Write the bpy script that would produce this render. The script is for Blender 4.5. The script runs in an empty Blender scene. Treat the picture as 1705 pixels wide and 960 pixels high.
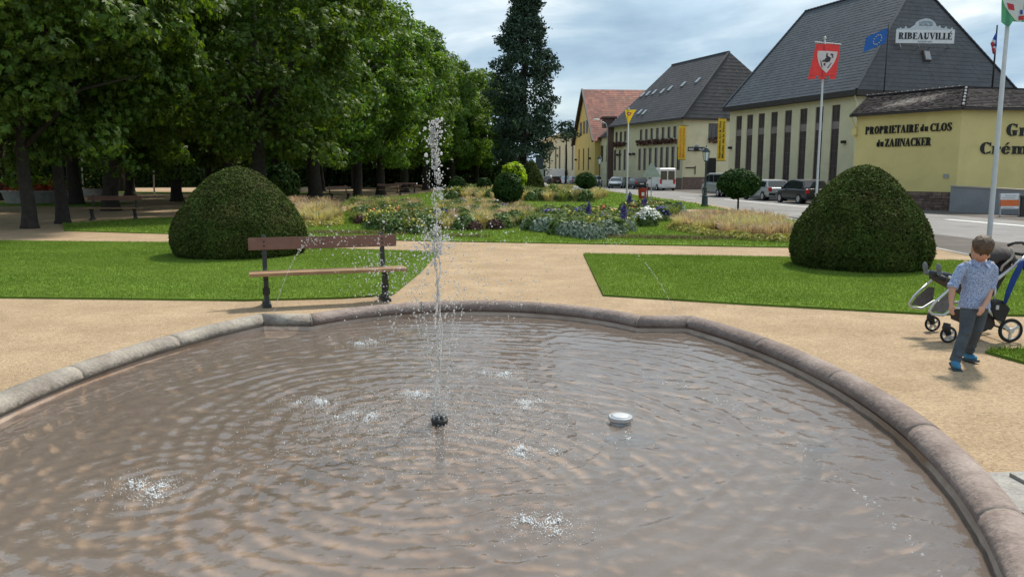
import bpy, math, random
import numpy as np
from mathutils import Vector, Matrix, noise as mnoise

R = math.radians
PI = math.pi
SC = bpy.context.scene
COL = SC.collection
random.seed(7)
RNG = np.random.default_rng(11)

# ------------------------------------------------------------------ camera
FPX, PITCH, CAMZ = 1326.0, math.atan(192 / 1326.0), 1.75
cam_d = bpy.data.cameras.new('camera')
cam_d.sensor_width = 36.0
cam_d.lens = 36.0 * FPX / 1705.0
cam_d.clip_end = 3000
cam_d.clip_start = 0.05
cam = bpy.data.objects.new('camera', cam_d)
COL.objects.link(cam)
cam.location = (0, 0, CAMZ)
cam.rotation_euler = (PI / 2 - PITCH, 0, 0)
SC.camera = cam

# ------------------------------------------------------------------ sky and sun
SUN_EL, SUN_AZ = R(52), R(34)          # azimuth measured clockwise from +Y (north) towards +X
world = bpy.data.worlds.new('World')
SC.world = world
world.use_nodes = True
nt = world.node_tree
nt.nodes.clear()
wo = nt.nodes.new('ShaderNodeOutputWorld')
bg = nt.nodes.new('ShaderNodeBackground')
bg.inputs['Strength'].default_value = 0.125
sky = nt.nodes.new('ShaderNodeTexSky')
sky.sky_type = 'NISHITA'
sky.sun_disc = False
sky.sun_elevation = SUN_EL
sky.sun_rotation = SUN_AZ
sky.air_density = 1.2
sky.dust_density = 1.5
tc = nt.nodes.new('ShaderNodeTexCoord')
sep = nt.nodes.new('ShaderNodeSeparateXYZ')
nt.links.new(tc.outputs['Generated'], sep.inputs[0])
zz = nt.nodes.new('ShaderNodeMath'); zz.operation = 'MAXIMUM'; zz.inputs[1].default_value = 0.0
nt.links.new(sep.outputs['Z'], zz.inputs[0])
za = nt.nodes.new('ShaderNodeMath'); za.operation = 'ADD'; za.inputs[1].default_value = 0.11
nt.links.new(zz.outputs[0], za.inputs[0])
dv = nt.nodes.new('ShaderNodeVectorMath'); dv.operation = 'DIVIDE'
cmb = nt.nodes.new('ShaderNodeCombineXYZ')
for i in range(3):
    nt.links.new(za.outputs[0], cmb.inputs[i])
nt.links.new(tc.outputs['Generated'], dv.inputs[0])
nt.links.new(cmb.outputs[0], dv.inputs[1])
def wnoise(scale, detail, rough, loc, dist=0.3):
    m = nt.nodes.new('ShaderNodeMapping')
    m.inputs['Location'].default_value = loc
    m.inputs['Scale'].default_value = (1.0, 0.8, 0.0)
    nt.links.new(dv.outputs[0], m.inputs[0])
    n = nt.nodes.new('ShaderNodeTexNoise')
    n.inputs['Scale'].default_value = scale
    n.inputs['Detail'].default_value = detail
    n.inputs['Roughness'].default_value = rough
    n.inputs['Distortion'].default_value = dist
    nt.links.new(m.outputs[0], n.inputs['Vector'])
    return n
def wramp(src, stops):
    r = nt.nodes.new('ShaderNodeValToRGB')
    el = r.color_ramp.elements
    while len(el) < len(stops):
        el.new(0.5)
    for e, (p, c) in zip(el, stops):
        e.position = p
        e.color = (c[0], c[1], c[2], 1)
    nt.links.new(src, r.inputs[0])
    return r
n_cov = wnoise(0.62, 6, 0.55, (3.1, 1.7, 0))
n_sh = wnoise(0.85, 8, 0.55, (9.3, 4.2, 0), 0.35)
cov = wramp(n_cov.outputs['Fac'], [(0.30, (0.7,) * 3), (0.52, (1.0,) * 3)])
shade = wramp(n_sh.outputs['Fac'], [(0.32, (0.185, 0.27, 0.36)), (0.46, (0.255, 0.345, 0.425)), (0.57, (0.39, 0.465, 0.52)), (0.68, (0.66, 0.69, 0.71))])
cl = nt.nodes.new('ShaderNodeVectorMath'); cl.operation = 'SCALE'; cl.inputs['Scale'].default_value = 10.0
nt.links.new(shade.outputs[0], cl.inputs[0])
mx = nt.nodes.new('ShaderNodeMix'); mx.data_type = 'RGBA'
nt.links.new(cov.outputs[0], mx.inputs[0])
nt.links.new(sky.outputs[0], mx.inputs[6])
nt.links.new(cl.outputs[0], mx.inputs[7])
nt.links.new(mx.outputs[2], bg.inputs['Color'])
nt.links.new(bg.outputs[0], wo.inputs[0])

sun_d = bpy.data.lights.new('sun', 'SUN')
sun_d.energy = 3.3
sun_d.angle = R(6)
sun_d.color = (1.0, 0.93, 0.82)
sun = bpy.data.objects.new('sun', sun_d)
COL.objects.link(sun)
sdir = Vector((math.sin(SUN_AZ) * math.cos(SUN_EL), math.cos(SUN_AZ) * math.cos(SUN_EL), math.sin(SUN_EL)))
sun.rotation_euler = sdir.to_track_quat('Z', 'Y').to_euler()
sun.location = sdir * 100
SC.view_settings.view_transform = 'Standard'
SC.view_settings.look = 'None'
SC.view_settings.gamma = 1.0
SC.view_settings.use_curve_mapping = False
SC.view_settings.exposure = 0.55
SC.cycles.max_bounces = 6
SC.cycles.transparent_max_bounces = 10
SC.cycles.caustics_reflective = False
SC.cycles.caustics_refractive = False
SC.cycles.use_denoising = True

# ------------------------------------------------------------------ placing
_c, _s = math.cos(PITCH), math.sin(PITCH)
def ray(px, py):
    a, b = (px - 852.5) / FPX, (480 - py) / FPX
    return Vector((a, _c + b * _s, -_s + b * _c))
def gp(px, py, z=0.0):
    d = ray(px, py)
    t = (z - CAMZ) / d.z
    return Vector((d.x * t, d.y * t, z))
def at(px, py, Y):
    d = ray(px, py)
    t = Y / d.y
    return Vector((d.x * t, Y, CAMZ + d.z * t))

# ------------------------------------------------------------------ materials
M = {}
def hexc(r, g, b):
    f = lambda c: ((c / 255 + 0.055) / 1.055) ** 2.4 if c > 10 else c / 255 / 12.92
    return (f(r), f(g), f(b))
def mat(name, col, rough=0.7, var=0.25, scale=6.0, bump=0.0, bscale=40.0, metal=0.0, spec=0.4, col2=None, coords='Object', detail=5, island=0.0, transl=0.0, emit=None, grain=None, dirt=None):
    m = bpy.data.materials.new(name)
    m.use_nodes = True
    t = m.node_tree
    b = t.nodes['Principled BSDF']
    b.inputs['Roughness'].default_value = rough
    b.inputs['Metallic'].default_value = metal
    b.inputs['Specular IOR Level'].default_value = spec
    c = t.nodes.new('ShaderNodeTexCoord')
    out = c.outputs[coords]
    n = t.nodes.new('ShaderNodeTexNoise')
    n.inputs['Scale'].default_value = scale
    n.inputs['Detail'].default_value = detail
    n.inputs['Roughness'].default_value = 0.6
    t.links.new(out, n.inputs['Vector'])
    r = t.nodes.new('ShaderNodeValToRGB')
    lo = [x * (1 - var) for x in col]
    hi = list(col2) if col2 else [min(1, x * (1 + var)) for x in col]
    r.color_ramp.elements[0].position = 0.3
    r.color_ramp.elements[1].position = 0.7
    r.color_ramp.elements[0].color = (*lo, 1)
    r.color_ramp.elements[1].color = (*hi, 1)
    t.links.new(n.outputs['Fac'], r.inputs[0])
    src = r.outputs[0]
    if dirt:      # (colour, amount, scale): stains with a shape of their own
        nd = t.nodes.new('ShaderNodeTexNoise'); nd.inputs['Scale'].default_value = dirt[2]; nd.inputs['Detail'].default_value = 9; nd.inputs['Roughness'].default_value = 0.7; nd.inputs['Distortion'].default_value = 0.6
        t.links.new(out, nd.inputs['Vector'])
        rd_ = t.nodes.new('ShaderNodeMapRange'); rd_.inputs[1].default_value = 0.48; rd_.inputs[2].default_value = 0.62; rd_.inputs[4].default_value = dirt[1]
        t.links.new(nd.outputs['Fac'], rd_.inputs[0])
        md = t.nodes.new('ShaderNodeMix'); md.data_type = 'RGBA'; md.inputs[7].default_value = (*dirt[0], 1)
        t.links.new(rd_.outputs[0], md.inputs[0]); t.links.new(src, md.inputs[6]); src = md.outputs[2]
    if grain:     # (scale, amount): fine light and dark grains
        ng = t.nodes.new('ShaderNodeTexVoronoi'); ng.inputs['Scale'].default_value = grain[0]
        t.links.new(out, ng.inputs['Vector'])
        sp_ = t.nodes.new('ShaderNodeSeparateColor'); t.links.new(ng.outputs['Color'], sp_.inputs[0])
        rg_ = t.nodes.new('ShaderNodeMapRange'); rg_.inputs[3].default_value = 1 - grain[1]; rg_.inputs[4].default_value = 1 + grain[1]
        t.links.new(sp_.outputs[0], rg_.inputs[0])
        hg = t.nodes.new('ShaderNodeHueSaturation'); t.links.new(rg_.outputs[0], hg.inputs['Value']); t.links.new(src, hg.inputs['Color']); src = hg.outputs[0]
    if island:
        g = t.nodes.new('ShaderNodeNewGeometry')
        hs = t.nodes.new('ShaderNodeHueSaturation')
        mr = t.nodes.new('ShaderNodeMapRange')
        mr.inputs[3].default_value = 1 - island
        mr.inputs[4].default_value = 1 + island
        t.links.new(g.outputs['Random Per Island'], mr.inputs[0])
        t.links.new(mr.outputs[0], hs.inputs['Value'])
        mh = t.nodes.new('ShaderNodeMapRange')
        mh.inputs[3].default_value = 0.5 - island * 0.035
        mh.inputs[4].default_value = 0.5 + island * 0.035
        mm = t.nodes.new('ShaderNodeMath'); mm.operation = 'MULTIPLY'; mm.inputs[1].default_value = 7.31
        fr = t.nodes.new('ShaderNodeMath'); fr.operation = 'FRACT'
        t.links.new(g.outputs['Random Per Island'], mm.inputs[0])
        t.links.new(mm.outputs[0], fr.inputs[0])
        t.links.new(fr.outputs[0], mh.inputs[0])
        t.links.new(mh.outputs[0], hs.inputs['Hue'])
        t.links.new(src, hs.inputs['Color'])
        src = hs.outputs[0]
    t.links.new(src, b.inputs['Base Color'])
    if bump:
        n2 = t.nodes.new('ShaderNodeTexNoise')
        n2.inputs['Scale'].default_value = bscale
        n2.inputs['Detail'].default_value = 6
        t.links.new(out, n2.inputs['Vector'])
        bp = t.nodes.new('ShaderNodeBump')
        bp.inputs['Strength'].default_value = bump
        bp.inputs['Distance'].default_value = 0.02
        t.links.new(n2.outputs['Fac'], bp.inputs['Height'])
        t.links.new(bp.outputs[0], b.inputs['Normal'])
    if transl:
        tr = t.nodes.new('ShaderNodeBsdfTranslucent')
        gm = t.nodes.new('ShaderNodeMix'); gm.data_type = 'RGBA'; gm.blend_type = 'MULTIPLY'
        gm.inputs[0].default_value = 1.0
        gm.inputs[7].default_value = (1.25, 1.2, 0.5, 1)
        t.links.new(src, gm.inputs[6])
        t.links.new(gm.outputs[2], tr.inputs['Color'])
        ms = t.nodes.new('ShaderNodeMixShader')
        ms.inputs[0].default_value = transl
        o = t.nodes['Material Output']
        t.links.new(b.outputs[0], ms.inputs[1])
        t.links.new(tr.outputs[0], ms.inputs[2])
        t.links.new(ms.outputs[0], o.inputs['Surface'])
    if emit:
        b.inputs['Emission Color'].default_value = (*emit[:3], 1)
        b.inputs['Emission Strength'].default_value = emit[3]
    M[name] = m
    return m

# ------------------------------------------------------------------ mesh builder
class MB:
    def __init__(s):
        s.v, s.f = [], []
    def add(s, vs, fs):
        o = len(s.v)
        s.v.extend([tuple(v) for v in vs])
        s.f.extend([tuple(i + o for i in f) for f in fs])
        return s
    def box(s, c, d, rz=0.0, top=1.0, rot=None):
        hx, hy, hz = d[0] / 2, d[1] / 2, d[2] / 2
        vs = [(-hx, -hy, -hz), (hx, -hy, -hz), (hx, hy, -hz), (-hx, hy, -hz),
              (-hx * top, -hy * top, hz), (hx * top, -hy * top, hz), (hx * top, hy * top, hz), (-hx * top, hy * top, hz)]
        m = rot if rot is not None else Matrix.Rotation(rz, 3, 'Z')
        vs = [m @ Vector(v) + Vector(c) for v in vs]
        return s.add(vs, [(3, 2, 1, 0), (4, 5, 6, 7), (0, 1, 5, 4), (1, 2, 6, 5), (2, 3, 7, 6), (3, 0, 4, 7)])
    def bar(s, a, b, w, h=None, up=(0, 0, 1)):
        a, b = Vector(a), Vector(b)
        h = h or w
        d = (b - a)
        x = d.normalized()
        u = Vector(up)
        if abs(x.dot(u)) > 0.98:
            u = Vector((0, 1, 0))
        y = u.cross(x).normalized()
        z = x.cross(y)
        rot = Matrix((x, y, z)).transposed()
        return s.box((a + b) / 2, (d.length, w, h), rot=rot)
    def tube(s, pts, rad, n=8, cap=True, flat=None):
        pts = [Vector(p) for p in pts]
        if not hasattr(rad, '__len__'):
            rad = [rad] * len(pts)
        vs, fs = [], []
        prev = None
        for i, p in enumerate(pts):
            if i == 0: t = pts[1] - p
            elif i == len(pts) - 1: t = p - pts[i - 1]
            else: t = (pts[i + 1] - p).normalized() + (p - pts[i - 1]).normalized()
            t = t.normalized() if t.length > 1e-9 else Vector((0, 0, 1))
            if prev is None:
                u = Vector((1, 0, 0)) if abs(t.x) < 0.9 else Vector((0, 1, 0))
                u = (u - t * u.dot(t)).normalized()
            else:
                u = prev - t * prev.dot(t)
                u = u.normalized() if u.length > 1e-6 else Vector((1, 0, 0))
            prev = u
            w = t.cross(u)
            r = rad[i]
            ru, rw = (r, r) if not hasattr(r, '__len__') else r
            for k in range(n):
                a = 2 * PI * k / n
                vs.append(p + u * math.cos(a) * ru + w * math.sin(a) * rw)
        for i in range(len(pts) - 1):
            for k in range(n):
                k2 = (k + 1) % n
                fs.append((i * n + k, i * n + k2, (i + 1) * n + k2, (i + 1) * n + k))
        if cap:
            fs.append(tuple(range(n - 1, -1, -1)))
            fs.append(tuple(range((len(pts) - 1) * n, len(pts) * n)))
        return s.add(vs, fs)
    def lathe(s, prof, n=16, c=(0, 0, 0), cap=True, sx=1, sy=1):
        vs, fs = [], []
        for r, z in prof:
            for k in range(n):
                a = 2 * PI * k / n
                vs.append((c[0] + r * math.cos(a) * sx, c[1] + r * math.sin(a) * sy, c[2] + z))
        for i in range(len(prof) - 1):
            for k in range(n):
                k2 = (k + 1) % n
                fs.append((i * n + k, i * n + k2, (i + 1) * n + k2, (i + 1) * n + k))
        if cap:
            fs.append(tuple(range(n - 1, -1, -1)))
            fs.append(tuple(range((len(prof) - 1) * n, len(prof) * n)))
        return s.add(vs, fs)
    def ell(s, c, r, n=12, m=8, rot=None):
        vs, fs = [], []
        c = Vector(c)
        q = rot or Matrix.Identity(3)
        vs.append(c + q @ Vector((0, 0, -r[2])))
        for i in range(1, m):
            ph = -PI / 2 + PI * i / m
            for k in range(n):
                a = 2 * PI * k / n
                vs.append(c + q @ Vector((r[0] * math.cos(ph) * math.cos(a), r[1] * math.cos(ph) * math.sin(a), r[2] * math.sin(ph))))
        vs.append(c + q @ Vector((0, 0, r[2])))
        for k in range(n):
            fs.append((0, 1 + (k + 1) % n, 1 + k))
            fs.append((len(vs) - 1, 1 + (m - 2) * n + k, 1 + (m - 2) * n + (k + 1) % n))
        for i in range(m - 2):
            for k in range(n):
                k2 = (k + 1) % n
                fs.append((1 + i * n + k, 1 + i * n + k2, 1 + (i + 1) * n + k2, 1 + (i + 1) * n + k))
        return s.add(vs, fs)
    def prism(s, poly, z0, z1):
        n = len(poly)
        vs = [(p[0], p[1], z0) for p in poly] + [(p[0], p[1], z1) for p in poly]
        fs = [tuple(range(n - 1, -1, -1)), tuple(range(n, 2 * n))]
        for k in range(n):
            k2 = (k + 1) % n
            fs.append((k, k2, n + k2, n + k))
        return s.add(vs, fs)
    def quad(s, a, b, c, d):
        return s.add([a, b, c, d], [(0, 1, 2, 3)])
    def xf(s, mtx):
        s.v = [tuple(mtx @ Vector(v)) for v in s.v]
        return s
    def mesh(s, name, smooth=False):
        me = bpy.data.meshes.new(name)
        me.from_pydata(s.v, [], s.f)
        me.validate()
        if smooth:
            me.polygons.foreach_set('use_smooth', [True] * len(me.polygons))
        me.update()
        return me
    def build(s, name, m=None, parent=None, smooth=False, bevel=0.0, fixn=True):
        me = s.mesh(name, smooth)
        if fixn:
            import bmesh
            bm = bmesh.new(); bm.from_mesh(me)
            bmesh.ops.recalc_face_normals(bm, faces=bm.faces)
            if bevel:
                bmesh.ops.bevel(bm, geom=[e for e in bm.edges if e.calc_face_angle(0) > 0.6], offset=bevel, segments=2, affect='EDGES', profile=0.6)
            bm.to_mesh(me); bm.free()
            if smooth:
                me.polygons.foreach_set('use_smooth', [True] * len(me.polygons))
        return ob(name, me, m, parent)

def ob(name, me, m=None, parent=None, loc=None, rz=None):
    o = bpy.data.objects.new(name, me)
    COL.objects.link(o)
    if m is not None and me is not None and not me.materials:
        me.materials.append(M[m] if isinstance(m, str) else m)
    if parent is not None:
        o.parent = parent
    if loc is not None:
        o.location = loc
    if rz is not None:
        o.rotation_euler.z = rz
    return o
def tag(o, label=None, cat=None, group=None, kind=None):
    if label: o['label'] = label
    if cat: o['category'] = cat
    if group: o['group'] = group
    if kind: o['kind'] = kind
    return o
def thing(name, label, cat, loc=(0, 0, 0), rz=0.0, group=None):
    o = bpy.data.objects.new(name, None)
    o.empty_display_size = 0.2
    COL.objects.link(o)
    o.location = loc
    o.rotation_euler = (0, 0, rz)
    return tag(o, label, cat, group)
def copy_tree(o, parent=None):
    kids = list(o.children)
    c = o.copy()
    COL.objects.link(c)
    c.parent = parent
    for k in kids:
        copy_tree(k, c)
    return c
def npmesh(name, V, F, m, smooth=False):
    """V (n,3), F (k,3 or 4)"""
    V = np.asarray(V, dtype=np.float32); F = np.asarray(F, dtype=np.int32)
    me = bpy.data.meshes.new(name)
    k = F.shape[1]
    me.vertices.add(len(V)); me.vertices.foreach_set('co', V.ravel())
    me.loops.add(F.size); me.loops.foreach_set('vertex_index', F.ravel())
    me.polygons.add(len(F))
    me.polygons.foreach_set('loop_start', np.arange(0, F.size, k, dtype=np.int32))
    if smooth:
        me.polygons.foreach_set('use_smooth', np.ones(len(F), dtype=bool))
    me.update(calc_edges=True)
    me.materials.append(M[m])
    return me
def leaf_mesh(name, C, L, W, m, up=0.3, droop=0.0, nrm=None):
    """diamond leaves: one quad each, centred on C, random turned; nrm = preferred normals"""
    n = len(C)
    N = RNG.normal(size=(n, 3))
    if nrm is not None:
        N = N * 0.75 + nrm * 1.1
    N[:, 2] += up
    N /= np.linalg.norm(N, axis=1)[:, None] + 1e-9
    T = RNG.normal(size=(n, 3)); T[:, 2] -= droop
    T -= N * (T * N).sum(1)[:, None]
    T /= np.linalg.norm(T, axis=1)[:, None] + 1e-9
    B = np.cross(N, T)
    l = (L * RNG.uniform(0.7, 1.3, n))[:, None]; w = (W * RNG.uniform(0.7, 1.3, n))[:, None]
    V = np.stack([C - T * l, C + B * w + T * l * 0.1 + N * w * 0.25, C + T * l, C - B * w + T * l * 0.1 + N * w * 0.25], 1).reshape(-1, 3)
    F = np.arange(n * 4).reshape(n, 4)
    return npmesh(name, V, F, m)
def in_poly(P, poly):
    x, y = P[:, 0], P[:, 1]
    r = np.zeros(len(P), bool)
    n = len(poly)
    j = n - 1
    for i in range(n):
        xi, yi = poly[i][0], poly[i][1]; xj, yj = poly[j][0], poly[j][1]
        c = ((yi > y) != (yj > y)) & (x < (xj - xi) * (y - yi) / (yj - yi + 1e-12) + xi)
        r ^= c
        j = i
    return r
def scatter(poly, dens):
    a = np.array([(p[0], p[1]) for p in poly])
    lo, hi = a.min(0), a.max(0)
    n = int(dens * np.prod(hi - lo))
    P = RNG.uniform(lo, hi, (n, 2))
    return P[in_poly(P, a)]
# ================================================================== materials used by the setting
mat('gravel', (0.40, 0.29, 0.18), 0.95, 0.14, 1.3, 0.8, 75, spec=0.1, col2=(0.46, 0.34, 0.22), grain=(55, 0.2), dirt=((0.33, 0.235, 0.15), 0.4, 0.7))
mat('soil', (0.07, 0.05, 0.035), 0.95, 0.3, 3, 0.5, 40, spec=0.1)
mat('lawn_soil', (0.12, 0.195, 0.03), 0.95, 0.25, 1.2, 0.6, 120, spec=0.05)
mat('dry_turf', (0.14, 0.13, 0.05), 0.95, 0.3, 4, 0.6, 80, spec=0.05)
mat('blade', (0.145, 0.245, 0.035), 0.75, 0.26, 0.45, col2=(0.195, 0.285, 0.055), island=0.25, transl=0.3, spec=0.12)
mat('asphalt_dark', (0.115, 0.10, 0.088), 0.92, 0.2, 1.1, 0.3, 80, spec=0.2)
mat('asphalt_light', (0.235, 0.225, 0.215), 0.9, 0.14, 0.7, 0.25, 80, spec=0.2, dirt=((0.15, 0.142, 0.135), 0.5, 0.35), grain=(30, 0.12))
mat('kerb', (0.33, 0.31, 0.28), 0.9, 0.2, 3, 0.3, 60)
mat('road_paint', (0.72, 0.72, 0.70), 0.8, 0.15, 8)
mat('field', (0.09, 0.10, 0.05), 0.95, 0.3, 0.1)

# ------------------------------------------------------------------ ground
def sheet(name, poly, z, m, kind='structure', skirt=0.0):
    b = MB()
    n = len(poly)
    b.add([(p[0], p[1], z) for p in poly], [tuple(range(n))])
    if skirt:
        b.add([(p[0], p[1], z) for p in poly] + [(p[0], p[1], z - skirt) for p in poly],
              [(k, (k + 1) % n, n + (k + 1) % n, n + k) for k in range(n)])
    o = b.build(name, m)
    tag(o, kind=kind)
    return o
STREET = -0.2
sheet('ground', [(-900, -60), (900, -60), (900, 1500), (-900, 1500)], STREET - 0.05, 'field')
edge = [(7.6, -14), (8.2, 4), (9.6, 14), (10.0, 20), (10.9, 34), (11.1, 46), (9.2, 82), (6.4, 140), (3, 230)]
# asphalt apron next to the park, light road, pavement in front of the buildings
sheet('pavement', [(6.5, -30)] + edge + [(3, 300), (60, 300), (60, -30)], STREET - 0.004, 'asphalt_dark')
road_near = [(18, -20), (15.2, 10), (14.2, 20), (13.6, 26), (12.2, 40), (11.35, 52), (9.5, 82), (6.8, 140), (3.5, 230)]
road_far = [(8.5, 230), (14.2, 140), (17.2, 90), (18.6, 62), (19.6, 44), (21.3, 30), (23.5, 18), (30, -20)]
sheet('road', road_near + road_far, STREET, 'asphalt_light')
def stripe(pts, w, name='road_marking'):
    b = MB()
    for (x0, y0), (x1, y1) in zip(pts[:-1], pts[1:]):
        d = Vector((x1 - x0, y1 - y0, 0)).normalized(); nn = Vector((-d.y, d.x, 0)) * w / 2
        a, c = Vector((x0, y0, STREET + 0.004)), Vector((x1, y1, STREET + 0.004))
        b.quad(a + nn, c + nn, c - nn, a - nn)
    o = b.build(name, 'road_paint'); tag(o, kind='structure')
stripe([(18.2, 36), (17.2, 44), (16.5, 52), (15.9, 60)], 0.22)
stripe([(19.3, 28), (18.5, 34)], 0.3)
for i in range(4):
    stripe([(14.2 - i * 0.9, 62 + i * 13), (13.8 - i * 0.9, 66 + i * 13)], 0.15)

park = [(-140, -20)] + edge + [(-140, 230)]
# the basin cuts a hole in the park gravel
BC, BROT = Vector((-0.47, 5.2, 0)), R(-1.5)
def basin_outline(off=0.0, step=0.1):
    """closed outline in local coordinates, off = inset; pieces as lists of points"""
    def arc(cx, cy, r, a0, a1):
        n = max(3, int(abs(a1 - a0) * r / step))
        return [(cx + r * math.cos(a0 + (a1 - a0) * k / n), cy + r * math.sin(a0 + (a1 - a0) * k / n)) for k in range(n + 1)]
    X, Y, N, S, T = 2.30, 3.05, 1.78, 3.05, 3.97
    sag = S - X; Rs = (Y * Y + sag * sag) / (2 * sag); cs = S - Rs
    sag2 = T - Y; Rt = (N * N + sag2 * sag2) / (2 * sag2); ct = T - Rt
    Y1, X1 = Y - off, None
    Rs2, Rt2 = Rs - off, Rt - off
    aS = math.asin(Y1 / Rs2)
    xc = cs + math.sqrt(Rs2 ** 2 - Y1 ** 2)
    xn = math.sqrt(max(Rt2 ** 2 - (Y1 - ct) ** 2, 0.01))
    right = arc(cs, 0, Rs2, -aS, aS)
    aT = math.atan2(Y1 - ct, xn)
    top = arc(0, ct, Rt2, aT, PI - aT)
    left = [(-x, -y) for x, y in right]
    bot = [(-x, -y) for x, y in top]
    return right, top, left, bot
def to_world(p):
    c, s = math.cos(BROT), math.sin(BROT)
    return (BC.x + p[0] * c - p[1] * s, BC.y + p[0] * s + p[1] * c)
outl = [to_world(p) for seg in basin_outline(0.12, 0.25) for p in seg]
import bmesh
bm = bmesh.new()
def loop_edges(pts, z):
    vs = [bm.verts.new((p[0], p[1], z)) for p in pts]
    return [bm.edges.new((vs[i], vs[(i + 1) % len(vs)])) for i in range(len(vs))]
es = loop_edges(park, 0) + loop_edges(outl, 0)
bmesh.ops.triangle_fill(bm, use_beauty=True, use_dissolve=False, edges=es)
for f in bm.faces:
    if f.normal.z < 0: f.normal_flip()
me = bpy.data.meshes.new('park_gravel'); bm.to_mesh(me); bm.free()
tag(ob('park_gravel', me, 'gravel'), kind='structure')
b = MB()
for (p, q) in zip(edge[:-1], edge[1:]):
    d = (Vector((*q, 0)) - Vector((*p, 0)))
    n = max(1, int(d.length / 2.0))
    for k in range(n):
        a0 = Vector((*p, 0)) + d * (k / n); a1 = Vector((*p, 0)) + d * ((k + 1) / n)
        u = (a1 - a0).normalized() * 0.006
        b.bar(a0 + u + Vector((0.07, 0, -0.09)), a1 - u + Vector((0.07, 0, -0.09)), 0.14, 0.2)
tag(b.build('kerb', 'kerb'), kind='structure')

# ------------------------------------------------------------------ lawns
def lawn(name, poly, z=0.03, dens=0, h=0.05, w=0.006, m='lawn_soil'):
    o = sheet(name, poly, z, m, skirt=0.06)
    if dens:
        P = scatter(poly, dens)
        n = len(P)
        a = RNG.uniform(0, 2 * PI, n)
        hh = h * RNG.uniform(0.5, 1.3, n)
        D = np.stack([np.cos(a), np.sin(a), np.zeros(n)], 1)
        ln = RNG.normal(size=(n, 3)) * 0.55; ln[:, 2] = 1
        B = np.concatenate([P, np.full((n, 1), z - 0.005)], 1)
        V = np.stack([B - D * w, B + D * w, B + ln * hh[:, None]], 1).reshape(-1, 3)
        me = npmesh('grass', V, np.arange(n * 3).reshape(n, 3), 'blade')
        tag(ob('grass', me), kind='stuff')
    return o
left_lawn = [(-14, 11.6), (-7.2, 11.1), (-3.7, 10.85), (-2.4, 11.05), (-1.72, 11.35), (-1.62, 14), (-1.62, 17.6), (-4.8, 18.6), (-8.6, 20.0), (-14, 20.6)]
right_lawn = [(1.31, 11.3), (3.2, 10.5), (5.1, 9.8), (6.4, 9.65), (8.7, 9.9), (9.35, 14.0), (9.3, 15.7), (5.57, 16.5), (1.55, 17.2)]
lawn('lawn', left_lawn, dens=1900, h=0.03)
lawn('lawn', right_lawn, dens=2500, h=0.03)
spur = [tuple(gp(1640, 588)[:2]), tuple(gp(1705, 584)[:2]), (6.4, 7.6), (6.4, 6.2), tuple(gp(1705, 606)[:2])]
lawn('lawn', spur, dens=2500, h=0.06)
garden = [(-13.6, 24.2), (-9.9, 23.0), (-2.4, 20.6), (6.4, 18.8), (9.5, 18.2), (10.2, 26), (10.6, 34), (5, 36.5), (-3, 37.5), (-10, 35.5), (-13.8, 30.5), (-15.5, 27.5)]
lawn('lawn', garden, dens=260, h=0.07, w=0.012)
far_lawn = [(-9.6, 43), (-4, 41.5), (4, 41), (10.3, 38), (10.6, 46), (8.9, 80), (6, 130), (0, 130), (-6, 90), (-8.6, 60), (-10.2, 50)]
lawn('lawn', far_lawn, dens=40, h=0.1, w=0.02)
lawn('lawn', [(-60, 46), (-22, 42), (-22, 47), (-60, 53)], dens=0)
lawn('lawn', [(-60, 74), (-14, 66), (-14, 70), (-60, 80)], dens=0)
# grey paving at the lower right corner
pv_a, pv_b = gp(1668, 789), gp(1705, 783)
mat('paving', (0.30, 0.285, 0.26), 0.9, 0.2, 4, 0.5, 40, grain=(50, 0.15))
pave_root = MB().box(pv_a + Vector((1.0, -0.75, -0.02)), (2.4, 1.7, 0.05), 0.08).build('pavement', 'paving'); tag(pave_root, kind='structure')
for i in range(8):
    for j in range(6):
        c = pv_a + Vector((0.02, -0.02, 0)) + Vector((0.13 + i * 0.255, -0.13 - j * 0.255 + i * 0.02, 0.012))
        ob_ = MB().box(c, (0.245, 0.245, 0.03), 0.08).build('paving_slab', 'paving', pave_root, bevel=0.006)
# worn dry patches at the front edge of the garden lawn
for k, (px, py, rx, ry) in enumerate([(600, 391, 1.6, 0.32), (1110, 399, 1.9, 0.34), (760, 396, 0.9, 0.2)]):
    c = gp(px, py)
    pts = []
    for i in range(22):
        a = 2 * PI * i / 22
        q = 1 + 0.25 * mnoise.noise(Vector((math.cos(a) * 1.5 + k * 7, math.sin(a) * 1.5, 2)))
        pts.append((c.x + rx * q * math.cos(a), c.y + ry * q * math.sin(a) - 0.2 * rx * math.cos(a)))
    sheet('dry_turf', pts, 0.036, 'dry_turf')
    P = scatter(pts, 900); n = len(P)
    a = RNG.uniform(0, 2 * PI, n)
    D = np.stack([np.cos(a), np.sin(a), np.zeros(n)], 1) * 0.01
    B = np.concatenate([P, np.full((n, 1), 0.03)], 1)
    ln = RNG.normal(size=(n, 3)) * 0.06; ln[:, 2] = RNG.uniform(0.05, 0.13, n)
    V = np.stack([B - D, B + D, B + ln], 1).reshape(-1, 3)
    mat('dry_blade%d' % k, (0.22, 0.17, 0.08), 0.8, 0.3, 2, island=0.4)
    tag(ob('dry_grass', npmesh('dry_grass', V, np.arange(n * 3).reshape(n, 3), 'dry_blade%d' % k)), kind='stuff')

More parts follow.
